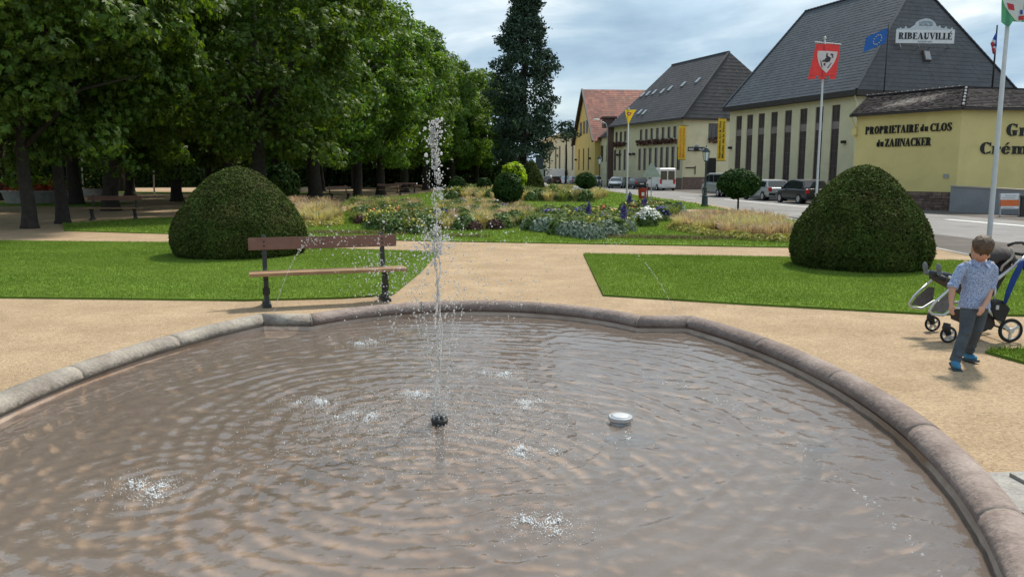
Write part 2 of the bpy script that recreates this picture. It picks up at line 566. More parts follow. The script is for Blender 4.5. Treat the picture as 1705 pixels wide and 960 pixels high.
# ------------------------------------------------------------------ fountain basin
mat('rim_grey', (0.30, 0.265, 0.225), 0.85, 0.38, 2.2, 0.5, 30, col2=(0.42, 0.38, 0.32), detail=8, dirt=((0.15, 0.11, 0.09), 0.5, 3.2), grain=(60, 0.12))
mat('rim_pink', (0.235, 0.165, 0.14), 0.8, 0.4, 2.0, 0.5, 30, col2=(0.33, 0.265, 0.23), detail=8, dirt=((0.125, 0.09, 0.075), 0.5, 3.0), grain=(60, 0.12))
mat('basin_wall', (0.30, 0.195, 0.145), 0.6, 0.35, 2, 0.3, 40, col2=(0.38, 0.27, 0.21), dirt=((0.22, 0.135, 0.09), 0.6, 0.9))
mat('basin_floor', (0.45, 0.32, 0.24), 0.8, 0.35, 1.4, 0.4, 18, col2=(0.58, 0.46, 0.375), detail=9, dirt=((0.25, 0.14, 0.07), 0.75, 0.5))
mat('mortar', (0.26, 0.22, 0.18), 0.95, 0.2, 9)
basin = thing('fountain_basin', 'low lobed fountain basin with a rounded sandstone rim', 'fountain', (BC.x, BC.y, 0), BROT)
RIMZ = 0.30
prof = []          # rim cross-section: (outward offset, z); rolled top, small fillet under it
for k in range(9):
    a = PI * k / 8
    prof.append((0.105 * math.cos(a), RIMZ - 0.085 + 0.085 * math.sin(a)))
prof = [(0.095, -0.2)] + [(0.095, RIMZ - 0.115)] + prof + [(-0.09, RIMZ - 0.105), (-0.07, RIMZ - 0.12), (-0.07, -0.2)]
segs = basin_outline(0.11, 0.06)
path = []
for sgi, sg in enumerate(segs):
    path.append(sg)
    nx = segs[(sgi + 1) % 4]
    path.append([sg[-1], nx[0]])          # the short straight piece at the notch
def offset_ring(p, nrm):
    return [(p[0] + nrm[0] * o, p[1] + nrm[1] * o, z) for o, z in prof]
allpts, nrms, corner = [], [], []
full = []
for sg in path:
    for p in sg:
        if not full or (Vector(p) - Vector(full[-1])).length > 1e-4:
            full.append(p)
if (Vector(full[0]) - Vector(full[-1])).length < 1e-4: full.pop()
NP = len(full)
def seg_n(a, b):
    d = Vector((b[0] - a[0], b[1] - a[1])).normalized()
    return Vector((d.y, -d.x))
mit = []
for i in range(NP):
    n0, n1 = seg_n(full[i - 1], full[i]), seg_n(full[i], full[(i + 1) % NP])
    mm = (n0 + n1).normalized()
    mit.append(mm / max(0.35, mm.dot(n0)))
    corner.append(n0.dot(n1) < 0.9)
cum = [0.0]
for i in range(NP):
    cum.append(cum[-1] + (Vector(full[(i + 1) % NP]) - Vector(full[i])).length)
# cut into stones: at each corner and about every 1.35 m between corners
cuts = [i for i in range(NP) if corner[i]]
stones = []
for a, bq in zip(cuts, cuts[1:] + [cuts[0] + NP]):
    ln = (cum[bq % NP] if bq < NP else cum[NP] + cum[bq - NP]) - cum[a]
    k = max(1, round(ln / 1.35))
    idx = [a + round((bq - a) * j / k) for j in range(k + 1)]
    stones += list(zip(idx[:-1], idx[1:]))
for q, (i0, i1) in enumerate(stones):
    rings = []
    dz = random.uniform(-0.004, 0.004)
    pts = list(range(i0, i1 + 1))
    for jj, i in enumerate(pts):
        p = Vector(full[i % NP]); m_ = mit[i % NP]
        if jj == 0:
            p = p + (Vector(full[(i + 1) % NP]) - p).normalized() * 0.004
        if jj == len(pts) - 1:
            p = p + (Vector(full[(i - 1) % NP]) - p).normalized() * 0.004
        k2 = 0.994 if jj in (0, len(pts) - 1) else 1.0
        rings.append([(p.x + m_.x * o * k2, p.y + m_.y * o * k2, z * (k2 if z > 0 else 1) + dz) for o, z in prof])
    vs = [v for r_ in rings for v in r_]
    K = len(prof)
    fs = []
    for r_ in range(len(rings) - 1):
        for k in range(K - 1):
            fs.append((r_ * K + k, r_ * K + k + 1, (r_ + 1) * K + k + 1, (r_ + 1) * K + k))
    fs.append(tuple(range(K))); fs.append(tuple(range((len(rings) - 1) * K, len(rings) * K))[::-1])
    cx = sum(full[i % NP][0] for i in pts) / len(pts)
    cy = sum(full[i % NP][1] for i in pts) / len(pts)
    MB().add(vs, fs).build('rim_stone', 'rim_grey' if cx < -1.8 else 'rim_pink', basin, smooth=True)
# joints (mortar just under the stone surface)
b = MB()
for (i0, i1) in stones:
    i = i0 % NP
    p, m_ = Vector(full[i]), mit[i]
    t = Vector((-m_.y, m_.x)).normalized() * 0.008
    r1 = [(p.x + m_.x * o * 0.985 - t.x, p.y + m_.y * o * 0.985 - t.y, z * 0.990 if z > 0 else z) for o, z in prof]
    r2 = [(p.x + m_.x * o * 0.985 + t.x, p.y + m_.y * o * 0.985 + t.y, z * 0.990 if z > 0 else z) for o, z in prof]
    K = len(prof)
    b.add(r1 + r2, [(k, k + 1, K + k + 1, K + k) for k in range(K - 1)])
b.build('mortar', 'mortar', basin)['kind'] = 'stuff'
wall_in = [p for sg in basin_outline(0.19, 0.1) for p in sg]
n = len(wall_in)
b = MB()      # inner wall, then a sloping dish down to the floor
lv = [(1.0, RIMZ - 0.12), (0.985, 0.06), (0.93, -0.05), (0.82, -0.14), (0.68, -0.19), (0.55, -0.205)]
b.add([(p[0] * k, p[1] * k, z) for k, z in lv for p in wall_in], [(j * n + k, j * n + (k + 1) % n, (j + 1) * n + (k + 1) % n, (j + 1) * n + k) for j in range(len(lv) - 1) for k in range(n)])
b.build('basin_wall', 'basin_floor', basin, smooth=True)
MB().add([(p[0] * 0.56, p[1] * 0.56, -0.205) for p in wall_in], [tuple(range(n))]).build('basin_floor', 'basin_floor', basin)

# ------------------------------------------------------------------ water with ripples
WZ = 0.145
def make_water():
    m = bpy.data.materials.new('water'); m.use_nodes = True
    t = m.node_tree; t.nodes.clear()
    o = t.nodes.new('ShaderNodeOutputMaterial')
    tr = t.nodes.new('ShaderNodeBsdfTransparent'); tr.inputs['Color'].default_value = (0.95, 0.89, 0.80, 1)
    df = t.nodes.new('ShaderNodeBsdfDiffuse'); df.inputs['Color'].default_value = (0.62, 0.50, 0.42, 1)
    gl = t.nodes.new('ShaderNodeBsdfGlossy'); gl.inputs['Roughness'].default_value = 0.02
    fr = t.nodes.new('ShaderNodeFresnel'); fr.inputs['IOR'].default_value = 1.78
    c = t.nodes.new('ShaderNodeTexCoord')
    n = t.nodes.new('ShaderNodeTexNoise'); n.inputs['Scale'].default_value = 9; n.inputs['Detail'].default_value = 3
    n2 = t.nodes.new('ShaderNodeTexNoise'); n2.inputs['Scale'].default_value = 34; n2.inputs['Detail'].default_value = 2
    t.links.new(c.outputs['Object'], n.inputs['Vector']); t.links.new(c.outputs['Object'], n2.inputs['Vector'])
    ad = t.nodes.new('ShaderNodeMath'); ad.operation = 'MULTIPLY_ADD'; ad.inputs[1].default_value = 0.22
    t.links.new(n2.outputs['Fac'], ad.inputs[0]); t.links.new(n.outputs['Fac'], ad.inputs[2])
    bp = t.nodes.new('ShaderNodeBump'); bp.inputs['Strength'].default_value = 0.28; bp.inputs['Distance'].default_value = 0.02
    t.links.new(ad.outputs[0], bp.inputs['Height'])
    for x in (gl, fr): t.links.new(bp.outputs[0], x.inputs['Normal'])
    m1 = t.nodes.new('ShaderNodeMixShader'); m1.inputs[0].default_value = 0.22
    t.links.new(tr.outputs[0], m1.inputs[1]); t.links.new(df.outputs[0], m1.inputs[2])
    m2 = t.nodes.new('ShaderNodeMixShader')
    t.links.new(fr.outputs[0], m2.inputs[0]); t.links.new(m1.outputs[0], m2.inputs[1]); t.links.new(gl.outputs[0], m2.inputs[2])
    t.links.new(m2.outputs[0], o.inputs['Surface'])
    M['water'] = m
make_water()
NOZ = gp(732, 705, WZ)
SPLASH = [(NOZ.x, NOZ.y, 1.0), (gp(265, 812, WZ).x, gp(265, 812, WZ).y, 0.55), (gp(890, 872, WZ).x, gp(890, 872, WZ).y, 0.55),
          (gp(520, 670, WZ).x, gp(520, 670, WZ).y, 0.4), (gp(590, 695, WZ).x, gp(590, 695, WZ).y, 0.4), (gp(690, 660, WZ).x, gp(690, 660, WZ).y, 0.5),
          (gp(830, 625, WZ).x, gp(830, 625, WZ).y, 0.4), (gp(870, 675, WZ).x, gp(870, 675, WZ).y, 0.4), (gp(870, 755, WZ).x, gp(870, 755, WZ).y, 0.4), (gp(605, 572, WZ).x, gp(605, 572, WZ).y, 0.3)]
def water_surface():
    step = 0.022
    wl = [to_world(p) for sg in basin_outline(0.17, 0.1) for p in sg]
    a = np.array(wl); lo, hi = a.min(0) - step, a.max(0) + step
    lo[1] = max(lo[1], 1.0)
    nx, ny = int((hi[0] - lo[0]) / step), int((hi[1] - lo[1]) / step)
    X, Y = np.meshgrid(lo[0] + np.arange(nx) * step, lo[1] + np.arange(ny) * step)
    P = np.stack([X.ravel(), Y.ravel()], 1)
    h = np.zeros(len(P))
    # wave trains spreading in broken rings from every place where water lands
    wx = 0.05 * np.sin(P[:, 1] * 2.3 + 0.7 * np.sin(P[:, 0] * 1.9)) + 0.022 * np.sin(P[:, 0] * 5.1 + P[:, 1] * 3.7)
    wy = 0.05 * np.cos(P[:, 0] * 2.1 + 0.6 * np.sin(P[:, 1] * 2.3)) + 0.022 * np.cos(P[:, 1] * 4.7 - P[:, 0] * 3.1)
    for k, (sx, sy, s) in enumerate(SPLASH):
        d = np.hypot(P[:, 0] + wx - sx, P[:, 1] + wy - sy)
        ang = np.arctan2(P[:, 1] - sy, P[:, 0] - sx)
        gate = 0.7 + 0.3 * np.sin(ang * 5 + d * 2.6 + k * 2.0) * np.sin(ang * 3 - d * 1.7 + k)
        for lam, am in (((0.17, 0.9), (0.105, 0.6)) if k == 0 else ((0.095 + 0.02 * (k % 3), 1.0),)):
            reach = 2.6 if k == 0 else (0.62 if k < 3 else 0.4)
            h += s * am * (0.0074 if k == 0 else 0.0095) * (np.sin(2 * PI * d / lam + k * 1.3) - 0.3 * np.cos(4 * PI * d / lam + k * 2.6)) * gate * np.exp(-d / reach) * np.minimum(1, d / 0.12)
    for k in range(22):
        an = RNG.uniform(0, 2 * PI); lam = RNG.uniform(0.07, 0.3)
        ph = RNG.uniform(0, 6.3)
        h += 0.0008 * (lam / 0.3) * np.sin(2 * PI * ((P[:, 0] + wx) * math.cos(an) + (P[:, 1] + wy) * math.sin(an)) / lam + ph)
    d0 = np.hypot(P[:, 0] - NOZ.x, P[:, 1] - NOZ.y)
    h += RNG.normal(size=len(P)) * 0.0048 * np.exp(-(d0 / 1.2) ** 2)
    ins = in_poly(P, a)
    I = np.arange(len(P)).reshape(ny, nx)
    F = np.stack([I[:-1, :-1].ravel(), I[:-1, 1:].ravel(), I[1:, 1:].ravel(), I[1:, :-1].ravel()], 1)
    F = F[ins[F].all(1)]
    used = np.unique(F); mp = np.full(len(P), -1); mp[used] = np.arange(len(used))
    V = np.concatenate([P, (WZ + h)[:, None]], 1)[used]
    tag(ob('water', npmesh('water', V, mp[F], 'water', True)), kind='structure')
water_surface()
# ================================================================== buildings
mat('cream_wall', (0.70, 0.635, 0.425), 0.9, 0.07, 0.5, 0.15, 30, detail=8, dirt=((0.54, 0.48, 0.32), 0.4, 0.45))
mat('ochre_wall', (0.68, 0.565, 0.24), 0.9, 0.07, 0.5, 0.15, 30, detail=8, dirt=((0.56, 0.45, 0.19), 0.4, 0.45))
mat('deep_yellow_wall', (0.60, 0.45, 0.15), 0.9, 0.07, 0.5, 0.1, 30)
mat('pale_wall', (0.60, 0.54, 0.36), 0.9, 0.07, 0.5, 0.1, 30)
mat('grey_render', (0.27, 0.27, 0.28), 0.9, 0.1, 0.6, 0.2, 40, dirt=((0.2, 0.2, 0.2), 0.4, 0.6))
mat('slate', (0.036, 0.039, 0.045), 0.5, 0.3, 0.6, island=0.22, spec=0.6)
mat('brown_tile', (0.034, 0.031, 0.032), 0.6, 0.3, 0.5, island=0.25, spec=0.4)
mat('red_tile', (0.21, 0.058, 0.036), 0.7, 0.25, 0.5, island=0.35)
mat('annex_tile', (0.034, 0.029, 0.03), 0.85, 0.3, 0.5, island=0.35, spec=0.12)
mat('fascia', (0.045, 0.036, 0.032), 0.6, 0.2, 3)
mat('window_frame', (0.13, 0.095, 0.085), 0.6, 0.2, 4)
mat('window_glass', (0.085, 0.068, 0.066), 0.25, 0.3, 1.0, spec=0.6)
mat('spandrel', (0.24, 0.2, 0.19), 0.5, 0.2, 4)
mat('sill', (0.42, 0.36, 0.30), 0.8, 0.1, 3)
mat('base_stone', (0.16, 0.11, 0.09), 0.9, 0.3, 4, 0.4, 30, island=0.35)
mat('black_paint', (0.012, 0.012, 0.013), 0.5, 0.2, 5)
mat('white_paint', (0.72, 0.72, 0.71), 0.5, 0.06, 5)
mat('metal_grey', (0.42, 0.43, 0.44), 0.4, 0.1, 5, metal=0.6)
mat('ridge_white', (0.62, 0.60, 0.56), 0.6, 0.1, 5)
mat('banner_yellow', (0.72, 0.47, 0.03), 0.7, 0.08, 2)
mat('orange_paint', (0.70, 0.16, 0.04), 0.6, 0.08, 2)
mat('geranium', (0.12, 0.05, 0.035), 0.8, 0.4, 9, island=0.5)
mat('pilaster', (0.12, 0.075, 0.065), 0.8, 0.2, 5)

def P2(px, Y):
    v = at(px, 288, Y)
    return Vector((v.x, v.y, 0))
def plan_u(px, a, b):
    d = ray(px, 288); k = d.x / d.y
    e = (b - a).normalized()
    return (k * a.y - a.x) / (e.x - k * e.y)
def zat(py, p):
    """height seen at row py above plan point p"""
    d = ray(852.5, py)
    return CAMZ + d.z * p.y / d.y
def part(b, name, m, root, **kw):
    o = root.matrix_world.translation if root.parent else root.location
    l = Vector(root.location)
    if root.parent: l = Vector(root.parent.location)
    b.v = [(v[0] - l.x, v[1] - l.y, v[2] - l.z) for v in b.v]
    return b.build(name, m, root, **kw)
def facade(root, a, b, z0, z1, openings, m, depth=0.16, name='wall'):
    """wall from a (left, seen from outside) to b with real openings (u0,u1,w0,w1)"""
    L = (b - a).length; e = (b - a).normalized(); nrm = Vector((e.y, -e.x, 0))
    us = sorted({0.0, L, *[o[0] for o in openings], *[o[1] for o in openings]})
    ws = sorted({z0, z1, *[o[2] for o in openings], *[o[3] for o in openings]})
    P = lambda u, w, d=0.0: a + e * u + Vector((0, 0, w)) - nrm * d
    q = MB()
    for i in range(len(us) - 1):
        for j in range(len(ws) - 1):
            uc, wc = (us[i] + us[i + 1]) / 2, (ws[j] + ws[j + 1]) / 2
            if any(o[0] < uc < o[1] and o[2] < wc < o[3] for o in openings):
                continue
            q.quad(P(us[i], ws[j]), P(us[i + 1], ws[j]), P(us[i + 1], ws[j + 1]), P(us[i], ws[j + 1]))
    for (u0, u1, w0, w1) in openings:
        q.quad(P(u0, w0), P(u0, w1), P(u0, w1, depth), P(u0, w0, depth))
        q.quad(P(u1, w0), P(u1, w0, depth), P(u1, w1, depth), P(u1, w1))
        q.quad(P(u0, w0), P(u0, w0, depth), P(u1, w0, depth), P(u1, w0))
        q.quad(P(u0, w1), P(u1, w1), P(u1, w1, depth), P(u0, w1, depth))
    part(q, name, m, root, fixn=False)
    return P, e, nrm
def window(root, P, o, depth=0.12, bars_v=1, bars_h=3, spandrel=None, sill=True, gm='window_glass'):
    u0, u1, w0, w1 = o
    f = MB(); t = 0.06
    def slab(a0, a1, c0, c1, d0, d1, q):
        vs = [P(a0, c0, d0), P(a1, c0, d0), P(a1, c1, d0), P(a0, c1, d0), P(a0, c0, d1), P(a1, c0, d1), P(a1, c1, d1), P(a0, c1, d1)]
        q.add(vs, [(0, 1, 2, 3), (7, 6, 5, 4), (0, 4, 5, 1), (1, 5, 6, 2), (2, 6, 7, 3), (3, 7, 4, 0)])
    slab(u0, u0 + t, w0, w1, depth - 0.05, depth + 0.03, f); slab(u1 - t, u1, w0, w1, depth - 0.05, depth + 0.03, f)
    slab(u0 + t, u1 - t, w0, w0 + t, depth - 0.05, depth + 0.03, f); slab(u0 + t, u1 - t, w1 - t, w1, depth - 0.05, depth + 0.03, f)
    for k in range(bars_h):
        w = w0 + (w1 - w0) * (k + 1) / (bars_h + 1)
        slab(u0 + t, u1 - t, w - 0.02, w + 0.02, depth - 0.03, depth + 0.02, f)
    for k in range(bars_v):
        u = u0 + (u1 - u0) * (k + 1) / (bars_v + 1)
        slab(u - 0.02, u + 0.02, w0 + t, w1 - t, depth - 0.035, depth + 0.02, f)
    wn = part(f, 'window', 'window_frame', root)
    def sub(q, nm, mm):
        l = Vector(root.location)
        q.v = [(v[0] - l.x, v[1] - l.y, v[2] - l.z) for v in q.v]
        q.build(nm, mm, wn)
    g = MB(); slab(u0 + t * 0.6, u1 - t * 0.6, w0 + t * 0.6, w1 - t * 0.6, depth, depth + 0.012, g); sub(g, 'pane', gm)
    if spandrel:
        g = MB(); slab(u0 + t * 0.8, u1 - t * 0.8, spandrel[0], spandrel[1], depth - 0.05, depth + 0.01, g); sub(g, 'spandrel', 'spandrel')
    if sill:
        g = MB(); slab(u0 - 0.05, u1 + 0.05, w0 - 0.09, w0, -0.06, 0.05, g); sub(g, 'sill', 'sill')
    return wn
def tiles(root, A, B, C, D, m, course=0.33, tw=0.30, lift=0.02, name='roof_tiles'):
    """tiles on the slope A-B (eave) to D-C (ridge): each tile a tilted plate"""
    A, B, C, D = map(Vector, (A, B, C, D))
    nrm = (B - A).cross(D - A).normalized()
    if nrm.z < 0: nrm = -nrm
    sl = max(((D - A).length + (C - B).length) / 2, 0.5)
    # slope height measured at right angles to the eave
    ee = (B - A).normalized()
    hgt = ((D - A) - ee * (D - A).dot(ee)).length
    n = max(2, int(hgt / course))
    b = MB()
    for i in range(n):
        t0, t1 = i / n, min(1.0, (i + 1.12) / n)
        l0, r0, l1, r1 = A.lerp(D, t0), B.lerp(C, t0), A.lerp(D, t1), B.lerp(C, t1)
        w = (r0 - l0).length
        k = max(1, int(w / tw))
        for j in range(k):
            s0, s1 = j / k, (j + 0.985) / k
            h = nrm * (lift * random.uniform(0.75, 1.35)); h2 = nrm * (lift * random.uniform(0.75, 1.35))
            p, q_, r_, s_ = l0.lerp(r0, s0) + h, l0.lerp(r0, s1) + h2, l1.lerp(r1, s1) + nrm * 0.006, l1.lerp(r1, s0) + nrm * 0.006
            b.add([p, q_, r_, s_, p - nrm * 0.03, q_ - nrm * 0.03], [(0, 1, 2, 3), (4, 5, 1, 0)])
    o = part(b, name, m, root, fixn=False)
    o['kind'] = 'stuff'
    b = MB(); b.quad(A, B, C, D); part(b, 'roof_deck', 'fascia', root, fixn=False)
    return nrm
def text_on(root, body, p0, e, up, nrm, w, h, m='black_paint', depth=0.03, bold=0.03, name='lettering', shear=0.0):
    c = bpy.data.curves.new('t', 'FONT')
    c.body = body; c.size = 1.0; c.offset = bold; c.extrude = 0.0; c.resolution_u = 3
    o = bpy.data.objects.new('t', c); COL.objects.link(o)
    bpy.context.view_layer.update()
    me = bpy.data.meshes.new_from_object(o.evaluated_get(bpy.context.evaluated_depsgraph_get()))
    bpy.data.objects.remove(o)
    V = np.array([v.co[:] for v in me.vertices])
    lo, hi = V.min(0), V.max(0)
    fs = [tuple(p.vertices) for p in me.polygons]
    e, up, nrm, p0 = Vector(e), Vector(up), Vector(nrm), Vector(p0)
    l = Vector(root.location) if root is not None else Vector((0, 0, 0))
    vs = []
    for layer in (depth, 0.004):
        for v in V:
            vs.append(p0 + e * ((v[0] - lo[0]) / (hi[0] - lo[0]) * w) + up * ((v[1] - lo[1]) / (hi[1] - lo[1]) * h) + nrm * layer - l)
    n = len(V)
    ed = {}
    for f in fs:
        for a, b2 in zip(f, f[1:] + f[:1]):
            ed[(a, b2)] = ed.get((a, b2), 0) + 1
    side = [(a, b2, b2 + n, a + n) for (a, b2) in ed if (b2, a) not in ed]
    o = MB().add(vs, fs + side).build(name, m, root, fixn=False); o['kind'] = 'stuff'
    return o


# ------------------------------------------------------------------ fat serif capitals for the painted lettering
def glyph(ch):
    """(advance, polygons): cap height 1; heavy stems, hairline joins, flat serifs"""
    S, h = 0.25, 0.06
    G_ = []
    rect = lambda x0, y0, x1, y1: G_.append([(x0, y0), (x1, y0), (x1, y1), (x0, y1)])
    def ring(cx, cy, rx, ry, ix, iy, a0, a1, n=14):
        for k in range(n):
            a, b_ = R(a0 + (a1 - a0) * k / n), R(a0 + (a1 - a0) * (k + 1) / n)
            G_.append([(cx + ix * math.cos(a), cy + iy * math.sin(a)), (cx + rx * math.cos(a), cy + ry * math.sin(a)), (cx + rx * math.cos(b_), cy + ry * math.sin(b_)), (cx + ix * math.cos(b_), cy + iy * math.sin(b_))])
    def stem(x, y0=0.0, y1=1.0, w=S, bot=True, top=True, e=0.07):
        rect(x, y0, x + w, y1)
        if bot: rect(x - e, y0, x + w + e, y0 + h)
        if top: rect(x - e, y1 - h, x + w + e, y1)
    E_ = 0.07
    xh = 0.68
    if ch == 'I': stem(E_); adv = S + .14
    elif ch == 'L': stem(E_); rect(E_ + S, 0, .62, h); G_.append([(.5, h), (.62, 0), (.62, .3)]); adv = .64
    elif ch in 'EÉ':
        stem(E_); rect(E_ + S, 0, .66, h); rect(E_ + S, 1 - h, .64, 1); rect(E_ + S, .48, .5, .53)
        G_.append([(.54, h), (.66, 0), (.66, .28)]); G_.append([(.52, 1 - h), (.64, .74), (.64, 1)]); G_.append([(.44, .5), (.5, .36), (.5, .66)]); adv = .70
        if ch == 'É': G_.append([(.3, 1.05), (.40, 1.05), (.58, 1.25), (.44, 1.25)])
    elif ch == 'T': stem(.24, top=False); rect(0, 1 - h, .73, 1); G_.append([(0, .7), (.11, 1 - h), (0, 1)]); G_.append([(.73, .7), (.73, 1), (.62, 1 - h)]); adv = .73
    elif ch == 'H': stem(E_); stem(.52); rect(E_ + S, .47, .52, .53); adv = .84
    elif ch == 'P': stem(E_); ring(.36, .74, .34, .26, .10, .20, -90, 90); rect(E_ + S, 1 - h, .37, 1); rect(E_ + S, .48, .37, .54); adv = .72
    elif ch == 'R': stem(E_); ring(.36, .75, .33, .25, .09, .19, -90, 90); rect(E_ + S, 1 - h, .37, 1); rect(E_ + S, .5, .37, .56); G_.append([(.38, .53), (.56, .53), (.70, .06), (.46, .06)]); rect(.46, 0, .84, h); adv = .82
    elif ch == 'B': stem(E_); ring(.38, .76, .29, .24, .06, .18, -90, 90); ring(.38, .27, .35, .27, .11, .21, -90, 90); rect(E_ + S, 1 - h, .39, 1); rect(E_ + S, .49, .39, .55); rect(E_ + S, 0, .39, h); adv = .76
    elif ch == 'O': ring(.40, .5, .39, .52, .14, .46, 0, 360, 28); adv = .80
    elif ch in 'CG':
        ring(.40, .5, .39, .52, .14, .46, 48, 312, 24); G_.append([(.58, .88), (.70, .66), (.70, 1.0)]); adv = .74
        if ch == 'G': stem(.46, 0.02, .46, .24, bot=False); adv = .82
        else: G_.append([(.58, .12), (.70, .02), (.70, .26)])
    elif ch == 'S':
        ring(.31, .74, .28, .28, .10, .22, 40, 270, 16); ring(.31, .26, .30, .28, .10, .22, -140, 90, 16)
        G_.append([(.13, .66), (.30, .72), (.52, .34), (.36, .24)]); G_.append([(.46, .88), (.56, .68), (.56, 1)]); G_.append([(.03, 0), (.03, .34), (.13, .12)]); adv = .64
    elif ch == 'A':
        G_.append([(.06, 0), (.13, 0), (.43, 1), (.36, 1)]); G_.append([(.32, 1), (.50, 1), (.80, 0), (.53, 0)]); rect(.2, .28, .6, .33); rect(-.02, 0, .22, h); rect(.45, 0, .88, h); adv = .86
    elif ch == 'V':
        G_.append([(.06, 1), (.33, 1), (.52, 0), (.38, 0)]); G_.append([(.68, 1), (.75, 1), (.50, 0), (.43, 0)]); rect(-.02, 1 - h, .40, 1); rect(.58, 1 - h, .84, 1); adv = .82
    elif ch == 'U': stem(E_, .3, 1, bot=False); rect(.62, .3, .68, 1); rect(.54, 1 - h, .76, 1); ring(.375, .3, .305, .32, .055, .24, 180, 360, 16); adv = .78
    elif ch == 'N': rect(.08, 0, .14, 1); rect(0, 0, .22, h); rect(-.02, 1 - h, .3, 1); G_.append([(.08, 1), (.36, 1), (.74, 0), (.66, 0)]); rect(.68, 0, .74, 1); rect(.6, 1 - h, .82, 1); adv = .82
    elif ch == 'K': stem(E_); G_.append([(.32, .40), (.36, .36), (.72, .96), (.66, .98)]); rect(.54, 1 - h, .82, 1); G_.append([(.38, .55), (.52, .68), (.82, .04), (.54, .04)]); rect(.48, 0, .88, h); adv = .86
    elif ch == 'Z': rect(.02, 1 - h, .66, 1); rect(.02, 0, .68, h); G_.append([(.02, h), (.32, h), (.66, 1 - h), (.36, 1 - h)]); G_.append([(.02, .72), (.14, 1 - h), (.02, 1)]); G_.append([(.68, 0), (.68, .3), (.56, h)]); adv = .70
    elif ch == 'd': ring(.30, .34, .28, .36, .06, .29, 0, 360, 20); stem(.36, 0, 1.0, .22, top=False); rect(.28, 1 - h, .5, 1); adv = .68
    elif ch == 'u': stem(E_, .2, xh, .22, bot=False, e=.05); ring(.30, .22, .23, .23, .04, .17, 180, 360, 12); stem(.42, 0, xh, .22, top=False, e=.05); rect(.34, xh - h, .6, xh); adv = .74
    elif ch == 'r': stem(E_, 0, xh, .22); ring(.36, .44, .24, .25, .14, .18, 30, 150, 10); G_.append([(.44, .44), (.56, .40), (.6, .62), (.46, .66)]); adv = .60
    elif ch == 'a': ring(.25, .2, .23, .22, .06, .16, 60, 330, 14); stem(.34, .08, .5, .22, bot=False, top=False); ring(.31, .46, .25, .24, .06, .18, 0, 150, 12); rect(.40, 0, .66, .1); adv = .66
    elif ch == 'é': ring(.33, .34, .31, .36, .10, .29, 20, 330, 20); rect(.10, .34, .62, .40); G_.append([(.26, .78), (.36, .78), (.52, 1.0), (.38, 1.0)]); adv = .66
    elif ch == 'm':
        stem(E_, 0, xh, .22); ring(.41, .42, .25, .27, .03, .2, 0, 150, 10); stem(.44, 0, .46, .22, top=False); ring(.78, .42, .25, .27, .03, .2, 0, 150, 10); stem(.81, 0, .46, .22, top=False); adv = 1.12
    elif ch == 'n': stem(E_, 0, xh, .22); ring(.41, .42, .25, .27, .03, .2, 0, 150, 10); stem(.44, 0, .46, .22, top=False); adv = .74
    elif ch == 't': stem(.14, .06, .92, .22, bot=False, top=False); rect(0, xh - h, .5, xh); ring(.36, .18, .22, .2, .1, .13, 180, 340, 10); adv = .56
    else: adv = .35
    return adv, G_
def letters(root, body, p0, e, up, nrm, w, h, m='black_paint', depth=0.05):
    """each letter its own small raised part"""
    e, up, nrm, p0 = Vector(e), Vector(up), Vector(nrm), Vector(p0)
    gl_ = [glyph(c) for c in body]
    tot = sum(g[0] for g in gl_) + 0.05 * (len(gl_) - 1)
    x = 0.0; l = Vector(root.location)
    for (adv, polys), ch in zip(gl_, body):
        b = MB()
        for i, pl_ in enumerate(polys):
            dd = depth + 0.0012 * (i % 5)
            f = [p0 + e * ((x + u) / tot * w) + up * (v * h) + nrm * dd - l for u, v in pl_]
            g = [p0 + e * ((x + u) / tot * w) + up * (v * h) + nrm * 0.002 - l for u, v in pl_]
            n = len(f)
            b.add(f + g, [tuple(range(n))] + [(k, n + k, n + (k + 1) % n, (k + 1) % n) for k in range(n)])
        if polys: b.build('letter', m, root, fixn=False)
        x += adv + 0.05

# ------------------------------------------------------------------ B1: the large steep-roofed cellar building
Cn, Fn = P2(1419, 58.5), P2(1212, 73.5)
dF = (Fn - Cn).normalized(); dS = Vector((dF.y, -dF.x, 0))
if dS.x < 0: dS = -dS
Sn = Cn + dS * 14.6
Tn = Fn + dS * 14.6
b1 = thing('winery_building', 'big cream building with a steep grey tiled roof and eight tall narrow windows', 'building', tuple(Cn))
EZ = 7.6
ops = []
Lf = (Cn - Fn).length
for px in (1227, 1245, 1264, 1285, 1308, 1333, 1359, 1386):
    u = plan_u(px, Fn, Cn)
    ops.append((u - 0.44, u + 0.44, 1.15, 6.75))
Pf, ef, nf = facade(b1, Fn, Cn, STREET - 0.05, EZ, ops, 'cream_wall')
for o in ops:
    window(b1, Pf, o, spandrel=(5.0, 5.55), bars_h=4)
facade(b1, Cn, Sn, STREET - 0.05, EZ, [], 'cream_wall')
facade(b1, Sn, Tn, STREET - 0.05, EZ, [], 'cream_wall')
facade(b1, Tn, Fn, STREET - 0.05, EZ + 0.0, [], 'cream_wall')
